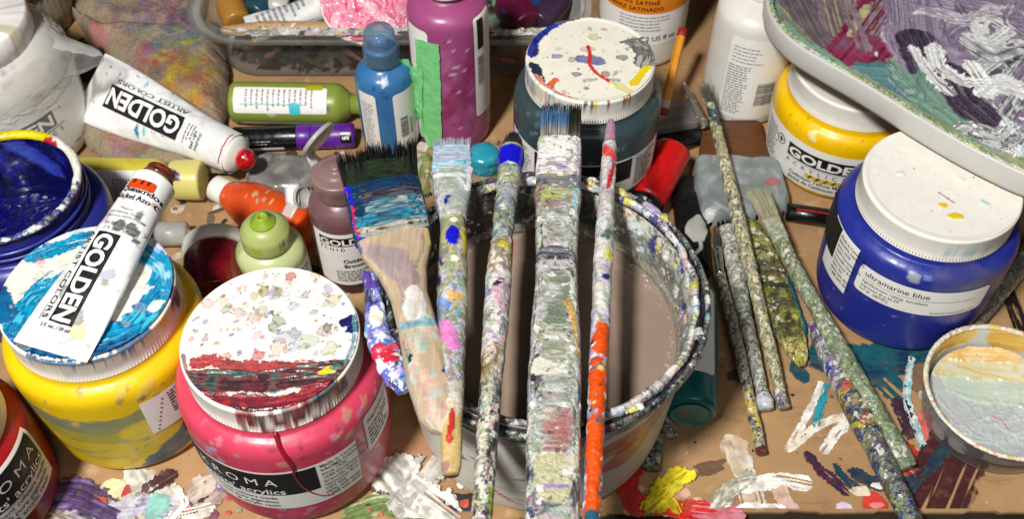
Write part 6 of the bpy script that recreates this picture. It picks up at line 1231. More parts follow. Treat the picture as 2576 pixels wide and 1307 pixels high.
letter(tb, SB, 'Quinacridone/', -.0095, .1015, .0048, M['ink'], h=.0008, bold=.012); letter(tb, SB, 'Nickel Azo Gold', -.0115, .0965, .0048, M['ink'], h=.0008, bold=.012)
for k, tx in enumerate(('Mixture', 'Lightfastness: Good', 'Conforms to ASTM D5098')): letter(tb, SB, tx, 0, .0895 - k * .0027, .0024, M['ink_grey'], h=.0008, align='c')
def sw(p):
    for x in (-.0045, .0005, .0045): p.stroke([(x, .108), (x + .001, .114)], .0016, [(60, 20, 12)], 0, .3, .9)
patch('colour_swatch', SB, -.0085, .0088, LB - .0125, LB - .0062, M['paint_wet'], tb, .0005, rad=.0015, nu=40, nv=16, base=(206, 70, 24), paint=sw)
turned('shoulder', aB, [(.0122, -.001), (.0118, .0016), (.0085, .0032), (.0075, .0035)], M['white'], tb, 32, 12)
turned('neck', aB, [(.0076, .0028), (.0096, .0034), (.0098, .0045), (.0082, .0062), (.009, .008), (.0084, .0102), (.0045, .0108), (.0, .0108)], M['paint_wet'], tb, 48, 40, (84, 34, 20), lambda p: crust(p, 30, .001, .003, [((110, 50, 30), 3), ((60, 22, 14), 3), ((150, 90, 60), 1)], h=.0005), ribs=None)

# ================================================================== bottles
def bottle(name, label, base, prof, col, paint=None, mt='jar', cat='paint bottle', d=(0, 0, 1), na=72, n=70, a0=None, group='paint bottles', ref=None):
    root = thing(name, label, cat, base, group); ax = Axis(base, d, ref); f = ax.face() if a0 is None else a0
    turned('body', ax, prof, M[mt], root, na, n, col, paint, a0=f); S = on_turned(ax, rfun_of(prof, 120), f, max(p[0] for p in prof)); return root, ax, S, f
# blue bottle with clear cap
M['bluecap'] = clear_mat('clear_blue_cap', (225, 236, 246), .22, .12, (150, 182, 206))
def bbp(p):
    for k in range(20): p.blob(rng.uniform(-.04, .04), rng.uniform(.005, .07), rng.uniform(.001, .003), [(16, 60, 110), (30, 90, 140)][rng.integers(2)], .0012, rng.uniform(0, 3), .8, .0002)
    p.blob(-.001, .0735, .004, (190, 205, 220), .0025, .3, .95, .0005, .6)
b = Vector((-0.0935, 0.598, 0.0008)); bl, bxa, bSS, bff = bottle('paint_bottle', 'small blue paint bottle with clear cap standing beside the taller magenta one', b, [(.0185, 0), (.0205, .001), (.0215, .004), (.0215, .06), (.0213, .066), (.019, .0725), (.0125, .0765), (.0105, .0785), (.0105, .083)], (54, 112, 164), bbp)
for u0, u1 in ((-.024, -.0085), (.004, .030)): patch('label', bSS, u0, u1, .006, .0635, M['label'], bl, .0003, rad=.003, nu=20)
fine_lines(bl, bSS, -.021, -.011, .012, .055, 18, M['ink_light']); barcode(bl, bSS, .008, .0145, .02, .04, True); fine_lines(bl, bSS, .016, .019, .02, .04, 1, M['ink_grey'], True)
turned('cap', bxa, [(.0128, .0805), (.0132, .081), (.0132, .094), (.0118, .0955), (.0112, .0965), (.0112, .104), (.0095, .1075), (.004, .109), (0, .109)], M['bluecap'], bl, 48, 40)
turned('cap_paint', bxa, [(.0118, .0815), (.0118, .0925), (.006, .0935), (.005, .1), (.0, .101)], M['jar'], bl, 32, 20, (48, 104, 156))
# tall magenta bottle
def mbp(p):
    for k in range(30): p.stroke([(rng.uniform(-.05, .05), rng.uniform(.06, .11)), (rng.uniform(-.05, .05), rng.uniform(.0, .06))], rng.uniform(.004, .012), [[(150, 60, 110), (166, 84, 134)], [(176, 120, 156), (160, 90, 136)], [(136, 40, 84)]][rng.integers(3)], 0, .4, .45, 5)
    for (x, z) in ((-.001, .11), (.004, .102), (.012, .098), (.004, .086), (.01, .082), (.001, .079), (.005, .062)): p.blob(x, z, .0022, (206, 170, 196), .001, .2, .9, .0004, .4)
    for k in range(16): p.blob(rng.uniform(-.02, .03), rng.uniform(.02, .11), .0008, [(90, 20, 90), (206, 160, 190), (60, 30, 110)][rng.integers(3)], None, 0, .9)
b = Vector((-0.0455, 0.6105, 0.0008)); mg, mxa, mSS, mff = bottle('paint_bottle', 'tall magenta paint bottle with green masking tape down its side', b, [(.025, 0), (.0275, .0012), (.0288, .005), (.029, .06), (.029, .116), (.028, .121), (.024, .1255), (.016, .1285), (.0135, .130), (.0135, .138)], (158, 74, 122), mbp)
patch('label', mSS, -.036, -.0155, .008, .115, M['label'], mg, .0003, rad=.003, nu=16); patch('label', mSS, .0185, .040, .032, .122, M['label'], mg, .0003, rad=.003, nu=16); barcode(mg, mSS, .021, .0275, .062, .088, True); patch('logo_block', mSS, .0215, .028, .095, .12, M['ink'], mg, .0005, nu=6)
turned('cap', mxa, [(.0165, .134), (.017, .135), (.017, .152), (.0155, .154), (.0, .154)], M['white'], mg, 80, None, ribs=(.1345, .1525, -.0006))
tape = mat('green_masking_tape', (122, 206, 132), .6, 0, .14, 160, .9, 260)
def tpatch(parent, S, u0, u1, v0, v1, sk, amp, lift):
    vv = np.linspace(v0, v1, 60); t = np.linspace(0, 1, 24)[:, None]; U = u0 * (1 - t) + u1 * t + sk * (vv - v0)[None] + .0012 * (fbm(vv[None] / .006, t * 0 + np.round(t), 5) - .5) * (np.abs(t - .5) > .45); Vg = np.repeat(vv[None], 24, 0)
    H = .0009 + amp * fbm(U / .006, Vg / .01, 3) + lift * sm((.25 - t) / .25)
    return mk('masking_tape', S(U, Vg, H), gq(24, 60), tape, parent)
tpatch(mg, mSS, -.0265, -.0095, .012, .108, .03, .001, .002); tpatch(mg, mSS, -.044, -.0235, .028, .080, .06, .004, .016); tpatch(mg, mSS, -.02, -.008, .0, .018, -.35, .001, .001)
# orange-label varnish bottle
def vbp(p): p.stroke([(-.03, .012), (.03, .012)], .012, [(214, 208, 190)], 0, .3, .5)
b = Vector((0.1075, 0.714, 0.0008)); vb, vxa, vSS, vff = bottle('varnish_bottle', 'white varnish bottle with an orange label band at the upper edge', b, [(.031, 0), (.034, .001), (.0355, .004), (.036, .02), (.036, .15), (.03, .165), (.014, .172), (.014, .185)], (224, 219, 204), vbp, group=None)
om = mat('orange_label', (226, 130, 22), .5, 0, .05, 80)
patch('label', vSS, -.05, .06, .026, .14, M['label'], vb, .0003, nu=40); patch('label_band', vSS, -.05, .06, .0575, .139, om, vb, .0005, nu=40)
letter(vb, vSS, 'VERNIS SATINÉ', .0125, .0665, .0052, M['ink'], h=.0008, bold=.015, align='r', spacing=1.15); letter(vb, vSS, 'BARNIZ SATINADO', .0165, .0605, .0052, M['ink'], h=.0008, bold=.015, align='r', spacing=1.1)
fine_lines(vb, vSS, -.018, .032, .040, .056, 5, M['ink_light'], fill=.35); letter(vb, vSS, '32 US fl oz', .030, .031, .0065, M['ink_grey'], h=.0008, bold=.01, align='r')
turned('cap', vxa, [(.0165, .178), (.017, .18), (.017, .2), (.0, .202)], M['white'], vb, 80, None, ribs=(.1795, .201, -.0006))
# big white bottle beside the tray
b = Vector((0.1835, 0.642, 0.0008)); wb, wxa, wSS, wff = bottle('white_bottle', 'plain white plastic bottle with grey printed label beside the large tray', b, [(.0275, 0), (.0305, .001), (.032, .004), (.0325, .02), (.0325, .088), (.030, .097), (.02, .1035), (.0125, .106), (.0125, .1085)], (222, 219, 210), None, cat='bottle', group=None)
patch('label', wSS, -.016, .0445, .010, .086, M['label'], wb, .0003, rad=.002, nu=30); fine_lines(wb, wSS, -.0145, .004, .014, .062, 20, M['ink_light'], fill=.5); barcode(wb, wSS, .010, .024, .024, .046, True); fine_lines(wb, wSS, -.013, .012, .064, .08, 5, M['ink_light'], fill=.3)
turned('cap', wxa, [(.0135, .1055), (.014, .106), (.014, .1115), (.0, .112)], M['white'], wb, 60, None)
# lying olive bottle
def lying(name, label, p0, p1, r, col, paint=None, cat='paint bottle', mt='jar', neck=True, capc=None, shoulder=.008, group='paint bottles', cap_r=None, cap_l=.012):
    p0, p1 = Vector(p0), Vector(p1); L_ = (p1 - p0).length; d = (p1 - p0)
    prof = [(r * .8, 0), (r * .96, .001), (r, .004), (r, L_ - shoulder * 1.6), (r * .95, L_ - shoulder), (r * .6, L_ - shoulder * .2), (r * .5, L_)]
    root = thing(name, label, cat, p0, group); ax = Axis(p0, d, (0, 0, 1)); f = ax.face()
    turned('body', ax, prof, M[mt], root, 64, 60, col, paint, a0=f); S = on_turned(ax, rfun_of(prof, 100), f, r)
    if neck: turned('neck', ax, [(r * .48, L_ - .002), (r * .48, L_ + .006), (r * .56, L_ + .0065), (r * .56, L_ + .0075), (r * .46, L_ + .008), (r * .44, L_ + .010), (0, L_ + .010)], M[mt], root, 32, None, col)
    return root, ax, S, L_
def olp(p):
    p.blob(.004, .077, .0016, (40, 110, 110), .0012, 0, 1, .0003); p.blob(.01, .034, .0016, (206, 200, 180), .004, 0, .8, .0003, .5)
olv, oxa, oSS, oL = lying('paint_bottle', 'olive green paint bottle lying on its side with white label', at(584, 257, .0165), at(884, 262, .0165), .0163, (136, 152, 64), olp)
patch('label', oSS, -.013, .0085, .005, oL - .0165, M['label'], olv, .0003, rad=.002, nu=20, nv=40); fine_lines(olv, oSS, -.011, .007, .014, oL - .026, 12, M['ink_light'], True, .5) if False else None
R_ = []
for k in range(13):
    z_ = .014 + k * .0042; x = -.0105
    while x < .0055 - rng.random() * .006: e = x + rng.uniform(.001, .0035); R_.append((x, e, z_, z_ + .0016)); x = e + .0007
bars(olv, oSS, R_, M['ink_light'], 'fine_print')
cy_ = mat('cyan_paint', (70, 190, 205), .3, .3); patch('paint_smear', oSS, -.0005, .0095, .048, .0565, cy_, olv, .0006, rad=.003, nu=12); patch('paint_smear', oSS, .0005, .0018, .01, .062, mat('pale_cyan_paint', (160, 205, 200), .4), olv, .0005, nu=4, nv=20); patch('paint_smear', oSS, -.0155, -.0105, .06, .0735, mat('mustard_paint', (178, 166, 20), .35), olv, .0007, rad=.002, nu=12)
patch('label', oSS, .0185, .024, .008, oL - .014, M['label'], olv, .0003, rad=.002, nu=10, nv=30); barcode(olv, oSS, .0192, .024, .028, .046, True)
# pale yellow bottle lying behind the tube
ylb, yxa, ySS, yL = lying('paint_bottle', 'pale yellow paint bottle lying on its side behind the open blue jar', at(200, 448, .0158), at(432, 452, .0158), .0155, (206, 190, 66), lambda p: [p.blob(rng.uniform(-.03, .03), rng.uniform(0, .07), .004, (190, 170, 30), .002, 0, .5) for k in range(14)], neck=False)
patch('label', ySS, -.006, .024, .004, yL - .012, M['label'], ylb, .0003, rad=.002, nu=20, nv=30); barcode(ylb, ySS, -.002, .008, .010, .022, True); fine_lines(ylb, ySS, .0, .02, .03, .045, 8, M['ink_light'])
turned('cap', yxa, [(.0095, yL - .002), (.0138, yL + .0005), (.0146, yL + .002), (.0152, yL + .022), (.014, yL + .0235), (.0, yL + .024)], M['jar'], ylb, 60, 30, (214, 204, 120), lambda p: p.blob(-.004, yL + .006, .0065, (24, 28, 96), .004, 1.0, 1, .0006, .4), a0=yxa.face())
# orange bottle
def orp(p):
    p.stroke([(-.03, .02), (.03, .06)], .03, [(206, 80, 34), (190, 66, 30)], 0, .5, .5)
    for k in range(26): p.blob(rng.uniform(-.035, .03), rng.uniform(.004, .075), rng.uniform(.0006, .0028), [(170, 180, 150), (150, 170, 140), (226, 190, 110), (206, 150, 110)][rng.integers(4)], rng.uniform(.0006, .002), 0, .8, .0003, .3)
orb, orxa, oSS2, orL = lying('paint_bottle', 'orange paint bottle lying on its side behind the green flip cap bottle', at(775, 588, .0185), at(572, 487, .0185), .018, (218, 78, 26), orp, neck=False, shoulder=.02)
turned('cap', orxa, [(.0085, orL - .002), (.0095, orL), (.0095, orL + .011), (.007, orL + .013), (0, orL + .013)], M['white'], orb, 40, None)
# green bottle with flip cap
b = at(690, 545, .07); b = Vector((-.1605, .4535, .0008)); def_g = (158, 180, 104)
gb, gxa, gSS, gff = bottle('paint_bottle', 'translucent green bottle with flip cap open behind the raspberry jar', b, [(.020, 0), (.0225, .001), (.0235, .004), (.0235, .036), (.0225, .042), (.019, .0465), (.0155, .0485), (.0145, .0495)], (168, 180, 124), lambda p: p.stroke([(-.03, .045), (.03, .045)], .01, [(206, 216, 160)], 0, .3, .6))
patch('label', gSS, .008, .032, .004, .036, M['label'], gb, .0003, nu=14); fine_lines(gb, gSS, .011, .03, .008, .034, 8, M['ink_grey'])
def gcp(p):
    p.blob(-.009, .057, .0026, (150, 176, 20), .003, 0, 1, .0005, .3)
    for k in range(9): p.stroke([(.004 + k * .0012, .0545), (.0045 + k * .0012, .058)], .0006, [(24, 34, 60)], 0, .7, .8 if k in (2, 4, 5) else 0)
cap = turned('cap', gxa, [(.0155, .0485), (.0165, .049), (.0165, .0515), (.0163, .0575), (.0155, .0615), (.0135, .063), (.0125, .0655), (.008, .0672), (.0072, .0673)], M['jar'], gb, 90, None, (168, 180, 108), gcp, ribs=(.05, .056, -.0004), a0=gff)
turned('nozzle', gxa, [(.0085, .0665), (.0082, .0685), (.005, .0695), (.004, .073), (.003, .0736), (.0016, .0725), (.0014, .069), (0, .069)], M['jar'], gb, 40, None, (140, 166, 44))
def flip(parent, c, d, r, th_, strap=None, mtn='frost'):
    ax = Axis(c, d); o = turned('flip_lid', ax, [(r * .96, 0), (r, .0004), (r, th_), (r * .93, th_ + .0005), (r * .88, th_ * .5), (0, th_ * .5)], M[mtn], parent, 48, None); return o
fl = flip(gb, gxa.o + np.array([.0215, .0225, .066]), (.75, -.35, .42), .0075, .0024)
sweep('hinge_strap', [gxa.o + np.array([.013, .010, .0615]), gxa.o + np.array([.017, .0165, .066]), gxa.o + np.array([.016, .028, .0735])], [.0042, .0046, .005], [.0009, .0009, .0009], M['frost'], gb, 16, 24, 3)
# brown fluid acrylic bottle behind the wide brush
b = Vector((-.1105, .4675, .0008)); fb, fxa, fSS, fff = bottle('paint_bottle', 'plum brown squeeze bottle with flip cap and white label, behind the wide brush', b, [(.0195, 0), (.0212, .001), (.0222, .004), (.0222, .068), (.021, .075), (.016, .0805), (.0125, .0825), (.0125, .0835)], (112, 80, 84), lambda p: p.stroke([(-.06, .006), (.06, .006)], .014, [(50, 26, 26)], 0, .3, .9))
patch('label', fSS, -.026, .03, .012, .064, M['label'], fb, .0003, nu=30); patch('logo_block', fSS, -.0205, .022, .0525, .0605, M['ink'], fb, .0005, nu=24)
letter(fb, fSS, 'GOLDEN', -.0198, .0538, .0078, M['ink_white'], bold=.03, width=.038, h=.0008); letter(fb, fSS, 'FLUID', -.0205, .0485, .004, M['ink'], spacing=1.8, h=.0008); letter(fb, fSS, 'Oxide', -.006, .036, .005, M['ink'], h=.0008, bold=.012); letter(fb, fSS, 'Brown', -.006, .031, .005, M['ink'], h=.0008, bold=.012); fine_lines(fb, fSS, -.012, .012, .016, .028, 5, M['ink_grey'])
turned('cap', fxa, [(.014, .0825), (.0152, .083), (.0156, .09), (.0165, .0945), (.0165, .0985), (.0158, .0998), (.010, .1003), (.008, .102), (.004, .1025), (.0035, .1055), (0, .1055)], M['jar'], fb, 60, 40, (132, 104, 102), lambda p: (p.blob(.008, .0995, .004, (60, 16, 20), .002, 0, 1, .0005, .5), p.blob(.012, .092, .003, (66, 20, 24), .004, 0, .9, .0004, .5)))
flip(fb, fxa.o + np.array([-.009, .0105, .1165]), (-.75, .51, .415), .0135, .0026); sweep('hinge_strap', [fxa.o + np.array([-.014, .006, .0995]), fxa.o + np.array([-.0165, .009, .104]), fxa.o + np.array([-.014, .010, .108])], [.003, .003, .003], [.0008] * 3, M['frost'], fb, 12, 16, 3)
# teal bottle lying by the bucket
def tlp(p): p.stroke([(-.03, .004), (.03, .004)], .004, [(30, 120, 120)], 0, .3, .7)
tl, txa, tSS, tL = lying('paint_bottle', 'teal paint bottle lying on its side half under the bucket rim', at(1738, 1042, .0172), at(1742, 720, .0172), .0165, (12, 96, 100), tlp)
disc('bottle_base', Axis(txa.o, -txa.d, txa.x), .0125, .0004, M['jar'], tl, (60, 120, 118), lambda p: p.blob(.0, .004, .003, (190, 50, 50), .001, 0, 1, .0003, .4), 40, edge=.001)
patch('label', tSS, -.0255, .0165, .021, tL - .012, M['label'], tl, .0003, rad=.004, nu=24, nv=30); patch('ink_smudge', tSS, .002, .006, .03, .033, M['ink_grey'], tl, .0006, rad=.001, nu=6)
# small bottle with turquoise cap behind the brushes
b = Vector((-.0205, .545, .0008)); sb, sxa, sSS, sff = bottle('paint_bottle', 'little beige bottle with round turquoise cap just behind the bucket', b, [(.010, 0), (.0115, .001), (.0118, .02), (.0112, .026)], (186, 166, 130), lambda p: crust(p, 30, .001, .004, [((190, 180, 150), 3), ((150, 130, 100), 3), ((206, 150, 170), 1)], h=.0003))
turned('cap', sxa, [(.0108, .024), (.0115, .0245), (.0115, .036), (.0105, .039), (.006, .041), (0, .0412)], M['paint_wet'], sb, 40, 30, (40, 150, 170), lambda p: [p.stroke([(rng.uniform(-.03, .03), rng.uniform(.025, .04)), (rng.uniform(-.03, .03), rng.uniform(.025, .04))], .003, [(60, 176, 190), (20, 120, 150), (110, 190, 200)], .0003, .5) for k in range(14)])
# dark red jar lying with its lid away from the viewer
rj0 = Vector((-.194, .4265, .0235)); rj1 = Vector((-.201, .4625, .0235)); dj = (rj1 - rj0).normalized()
dr = thing('paint_jar', 'small dark red jar with white lid lying on its side behind the raspberry jar', 'paint jar', rj0)
jx = Axis(rj0, dj, (0, 0, 1)); Lj = (rj1 - rj0).length
turned('body', jx, [(.017, -.005), (.0212, -.004), (.0224, -.001), (.0226, Lj - .006), (.0215, Lj - .002), (.0195, Lj)], M['paint_wet'], dr, 70, 40, (112, 14, 24), lambda p: [p.blob(rng.uniform(-.05, .05), rng.uniform(0, Lj), .006, (84, 8, 16), .003, 0, .5) for k in range(14)], a0=jx.face())
turned('lid', jx, [(.0222, Lj - .0005), (.0230, Lj), (.0230, Lj + .0085), (.0222, Lj + .0095), (0, Lj + .0095)], M['white'], dr, 160, None, ribs=(Lj - .0001, Lj + .0082, -.0005))
# clear tube end between the jars
ct = tag(turned('clear_tube', Axis(at(395, 590, .009), at(480, 588, .009) - at(395, 590, .009), (0, 0, 1)), [(.008, 0), (.0088, .001), (.0088, .021), (.006, .0225), (0, .0225)], M['frost'], None, 40, None), 'short clear plastic tube lying between the yellow jar and the red jar', 'plastic tube')
# purple marker
mk0 = at(588, 350, .0098); mk1 = at(893, 340, .0098); pm = thing('paint_marker', 'black paint marker with purple cap lying in front of the olive bottle', 'marker', mk0); mx_ = Axis(mk0, mk1 - mk0, (0, 0, 1)); mL = (mk1 - mk0).length
turned('barrel', mx_, [(.0085, 0), (.0092, .001), (.0092, mL * .52), (.0092, mL * .525)], M['black'], pm, 48, None)
pu = mat('purple_plastic', (92, 34, 140), .35, 0, .06, 90); turned('collar', mx_, [(.0093, mL * .525), (.0095, mL * .53), (.0095, mL * .638), (.0093, mL * .642)], pu, pm, 48, None); turned('cap', mx_, [(.0092, mL * .645), (.0097, mL * .65), (.0097, mL - .003), (.0088, mL - .0006), (.0, mL)], pu, pm, 48, None)
mS = on_turned(mx_, lambda v: np.full(np.shape(v), .0097), mx_.face(), .0097); patch('clip', mS, -.0022, .0055, mL - .010, mL - .002, M['black'], pm, .0009, rad=.001, nu=8); letter(pm, mS, 'uni', .0028, mL - .0088, .0044, M['ink_white'], rot=math.pi / 2, bold=.03, h=.0012)
fine_lines(pm, mS, .002, .006, .004, .03, 2, M['ink_light'], True, .4); patch('label', mS, .0085, .0125, .004, mL * .42, M['label'], pm, .0001, nu=8, nv=20)

# ================================================================== clear storage box and its contents
cx0, cx1, cy0, cy1, bz = -.258, .064, .652, .90, .058
box_ = thing('storage_box', 'clear plastic storage box with painted rim behind the bottles', 'storage box', ((cx0 + cx1) / 2, cy0, .0008))
def rrect(ins, z, k=160, r=.045):
    r = r - ins * .6; pts = []
    for cx, cy, a in ((cx0 + ins + r, cy0 + ins + r, 180), (cx1 - ins - r, cy0 + ins + r, 270), (cx1 - ins - r, cy1 - ins - r, 0), (cx0 + ins + r, cy1 - ins - r, 90)):
        for t in np.linspace(0, 90, k // 4): an = math.radians(a + t); pts.append((cx + r * math.cos(an), cy + r * math.sin(an), z))
    return np.array(pts)
prof = [(.024, .001), (.020, .0015), (.017, .004), (.009, .046), (.0085, .0475), (.001, .048), (.0, .050), (0, .057), (.0012, .058), (.0075, .058), (.0085, .056)]
Vv = np.stack([rrect(i, z) for i, z in prof], 1); nb_ = Vv.shape[0]
mk('box_wall', Vv, gq(nb_, len(prof), True), M['clear'], box_); bt = rrect(.024, .0012); mk('box_floor', np.vstack([bt, [bt[:, 0].mean(), bt[:, 1].mean(), .0012]]), None, M['clear'], box_, T=np.array([(i, len(bt), (i + 1) % len(bt)) for i in range(len(bt))]))
# paint on the near rim
def rimp():
    xs = np.arange(cx0 + .03, cx1 - .03, .0007); ys = np.linspace(cy0 - .0004, cy0 + .0085, 16); X, Y = np.meshgrid(xs, ys, indexing='ij'); p = Painter(X, Y, (200, 200, 196))
    crust(p, 260, .0012, .0045, [((235, 232, 226), 7), ((206, 210, 190), 5), ((110, 140, 90), 4), ((40, 36, 40), 4), ((222, 200, 80), 3), ((150, 196, 210), 3), ((206, 150, 170), 2), ((150, 120, 140), 3), ((40, 60, 150), 1), ((222, 130, 60), 1)], h=.0006); Z = .0583 + p.H.reshape(X.shape) + .0006 * fbm(X / .003, Y / .003, 4)
    field('rim_paint', X, Y, Z, (p.A.reshape(X.shape) > .3) & (fbm(X / .02, Y / .006, 61) > .36), M['paint_wet'], box_, p.C)
rimp()
def wallp():
    xs = np.arange(cx0 + .045, cx1 - .045, .0012); t = np.linspace(0, 1, 34); X, T_ = np.meshgrid(xs, t, indexing='ij'); p = Painter(X, T_ * .045, (120, 120, 120))
    for k in range(44): x = rng.uniform(cx0 + .05, cx1 - .05); p.stroke([(x, rng.uniform(.01, .04)), (x + rng.normal(0, .012), rng.uniform(.005, .04))], rng.uniform(.003, .014), [[(84, 90, 92), (110, 114, 112)], [(190, 186, 180), (150, 150, 146)], [(60, 40, 66), (90, 70, 96)], [(130, 130, 60), (110, 116, 90)], [(60, 66, 66), (90, 96, 92)], [(120, 40, 44)], [(200, 150, 140)]][rng.integers(7)], .0002, .5, 1, 8, .5)
    ins = .017 + (.009 - .017) * T_; field('inside_paint', X, cy0 + ins + .0012 + p.H.reshape(X.shape), .004 + T_ * .042, (p.A.reshape(X.shape) > .4), M['paint_flat'], box_, p.C)
wallp()
IN = 'things kept in the storage box'
# white tube with label
def tC(p): p.stroke([(-.02, .03), (.02, .035)], .02, [(214, 214, 212)], 0, .4, .5)
tc3, SC, aC, LC, _ = tube('paint_tube', 'white paint tube with small print lying inside the clear storage box', at(625, 75, .040), at(800, 20, .044), .018, .011, 0, IN, {'paint': tC}); fine_lines(tc3, SC, -.012, .010, .008, .05, 9, M['ink_light']); turned('cap', aC, [(.011, -.001), (.0085, .003), (.0085, .014), (0, .0145)], M['white'], tc3, 32, None)
# pink smeared lid
pk = thing('pink_lid', 'round lid smeared with pink paint leaning in the storage box', 'jar lid', at(925, 20, .055), IN); pax_ = Axis(at(928, -2, .066), (.05, -.42, .9))
turned('rim', pax_, [(.036, -.006), (.0385, -.005), (.0385, .001), (.037, .0018)], M['white'], pk, 80, None); disc('lid_face', pax_, .0375, .0016, M['paint_smooth'], pk, (222, 120, 150), lambda p: [p.stroke([(rng.uniform(-.04, .04), rng.uniform(-.04, .04)) for _ in range(3)], rng.uniform(.006, .014), [[(226, 110, 146), (236, 160, 180), (214, 80, 120)], [(240, 200, 206), (230, 150, 170)], [(206, 60, 96), (226, 120, 150)]][rng.integers(3)], .0008, .4, 1, 14) for k in range(26)], 110)
# roll of grey tape
ax_ = Axis(at(830, 40, .022), (.55, .2, .8)); tag(turned('tape_roll', ax_, [(.022, -.006), (.030, -.006), (.0305, -.005), (.0305, .005), (.030, .006), (.022, .006), (.0215, .005), (.0215, -.005)], mat('grey_tape', (92, 92, 94), .45, 0, .1, 100), None, 70, None, close=False), 'grey tape roll leaning in the storage box under the pink lid', 'tape roll', IN)
# beige brush handle
stick('plain beige brush handle lying in the storage box', [at(560, 78, .040), at(660, 68, .046), at(1010, 78, .047)], [.004, .006, .005], [.004, .006, .005], (190, 150, 106), None, amp=0, lump=0, nl=60)['group'] = IN
# assorted tubes / bottles inside
for (a, b_, r, c_, lb) in (((570, -10), (600, 60), .012, (170, 120, 50), 'ochre bottle standing out of the storage box near its rounded corner'), ((690, -20), (640, 40), .013, (36, 70, 84), 'dark teal bottle lying in the storage box'), ((660, 5), (725, 22), .012, (190, 188, 180), 'grey white cap lying in the storage box'), ((1290, 30), (1390, 10), .011, (20, 60, 130), 'bright blue pen lying in the right end of the storage box'), ((1270, -10), (1330, 70), .016, (90, 16, 50), 'dark crimson bottle in the right end of the storage box'), ((1420, -20), (1350, 60), .012, (60, 40, 70), 'dark violet tube lying by the right corner of the storage box')):
    lying('paint_bottle', lb, at(*b_, .024), at(*a, .030), r, c_, None, group=IN)
for (px, py, s_, c_) in ((520, 30, 1, (120, 110, 96)), (760, 60, 1, (60, 56, 56)), (960, 60, 1, (150, 146, 140)), (1300, 60, 1, (30, 26, 34)), (1400, 40, 1, (40, 34, 44))):
    pass
rag = []
xg = np.arange(cx0 + .03, cx1 - .03, .003); yg = np.arange(cy0 + .025, cy1 - .03, .003); X, Y = np.meshgrid(xg, yg, indexing='ij'); p = Painter(X, Y, (52, 46, 46)); crust(p, 200, .006, .02, [((40, 36, 40), 8), ((70, 60, 56), 5), ((110, 100, 90), 3), ((150, 140, 130), 2), ((60, 30, 50), 2), ((30, 40, 60), 2)], h=.004)
tag(field('stained_rag', X, Y, .008 + .016 * fbm(X / .03, Y / .03, 71) + p.H.reshape(X.shape), np.ones(X.shape, bool), M['towel'], None, p.C), 'crumpled dark stained rag covering the bottom of the storage box', 'rag', IN)

# ================================================================== left side: towel, wrapped jar, dish
def heap(name, label, cat, polys, hgt, base, paint, res=.0011, soft=.016, fold=.006, loop=.0012, mt='towel', seed=3):
    allp = [[tuple(at(px, py, hgt * .6)[:2]) for px, py in po] for po in polys]; fl_ = np.array([q for po in allp for q in po]); X, Y = np.meshgrid(np.arange(fl_[:, 0].min(), fl_[:, 0].max(), res), np.arange(fl_[:, 1].min(), fl_[:, 1].max(), res), indexing='ij')
    Z = np.zeros(X.shape) - .01; msk = np.zeros(X.shape, bool)
    wx = X + .006 * (fbm(X / .02, Y / .02, 5) - .5); wy = Y + .006 * (fbm(X / .02, Y / .02, 6) - .5)
    for i, po in enumerate(allp):
        ii = inside(po, wx, wy); d = edge_dist(po, wx, wy); z = (hgt * (1 - .18 * i)) * np.sqrt(np.clip(1 - (1 - np.clip(d / soft, 0, 1)) ** 2, 0, 1)) + fold * (fbm(X / .035 + i * 9, Y / .05, seed + i) - .5) * sm(d / soft)
        Z = np.where(ii & (z > Z), z, Z); msk |= ii
    Z = np.maximum(Z, .0006) + loop * (np.abs(fbm(X / .0022, Y / .0022, 44, 2) - .5) * -2 + .8) * msk
    p = Painter(X, Y, base); paint(p); return tag(field(name, X, Y, Z, msk, M[mt], None, p.C), label, cat)
def twp(p):
    g_ = lambda px, py: tuple(at(px, py, .02)[:2])
    for k in range(160): p.blob(*g_(rng.uniform(150, 620), rng.uniform(-20, 420)), rng.uniform(.004, .016), [(150, 130, 106), (170, 150, 124), (124, 106, 88)][rng.integers(3)], .006, 0, .4, 0, .6, .6)
    for (x, y, r, c_, n_) in ((390, 30, 46, (104, 70, 110), 26), (430, 20, 30, (150, 60, 110), 10), (360, 50, 50, (90, 76, 96), 16), (450, 90, 40, (40, 80, 120), 24), (470, 120, 34, (30, 100, 120), 14), (400, 110, 40, (110, 120, 90), 18), (380, 150, 40, (150, 60, 70), 18), (420, 190, 30, (180, 50, 50), 14), (470, 170, 40, (180, 150, 40), 22), (440, 230, 40, (196, 160, 30), 24), (480, 210, 30, (150, 60, 50), 12), (500, 190, 30, (120, 110, 60), 12), (350, 110, 40, (120, 110, 110), 20), (400, 210, 50, (90, 100, 70), 18), (250, 70, 24, (190, 110, 100), 10), (530, 230, 30, (150, 90, 80), 10), (300, 350, 30, (170, 100, 96), 12), (350, 390, 30, (120, 110, 96), 10), (470, 40, 30, (60, 60, 84), 14)):
        for k in range(n_): p.blob(*g_(x + rng.normal(0, r), y + rng.normal(0, r * .7)), rng.uniform(.002, .009), np.clip(np.array(c_) + rng.normal(0, 14, 3), 0, 255), rng.uniform(.002, .006), rng.uniform(0, 3), .34, 0, .9, .7, f=6)
heap('towel', 'beige terry towel blotched with paint under the crumpled tube', 'towel', [[(120, -60), (210, 35), (280, 58), (420, 66), (560, 60), (575, 200), (560, 290), (480, 285), (330, 160), (220, 95), (205, 70)], [(230, 60), (330, 55), (560, 90), (578, 220), (565, 300), (470, 330), (590, 420), (430, 425), (300, 430), (210, 350), (190, 310), (280, 250), (340, 190), (260, 130)], [(150, -40), (520, -60), (500, 60), (290, 66), (190, 30)]], .024, (150, 134, 114), twp, fold=.009, loop=.0022)
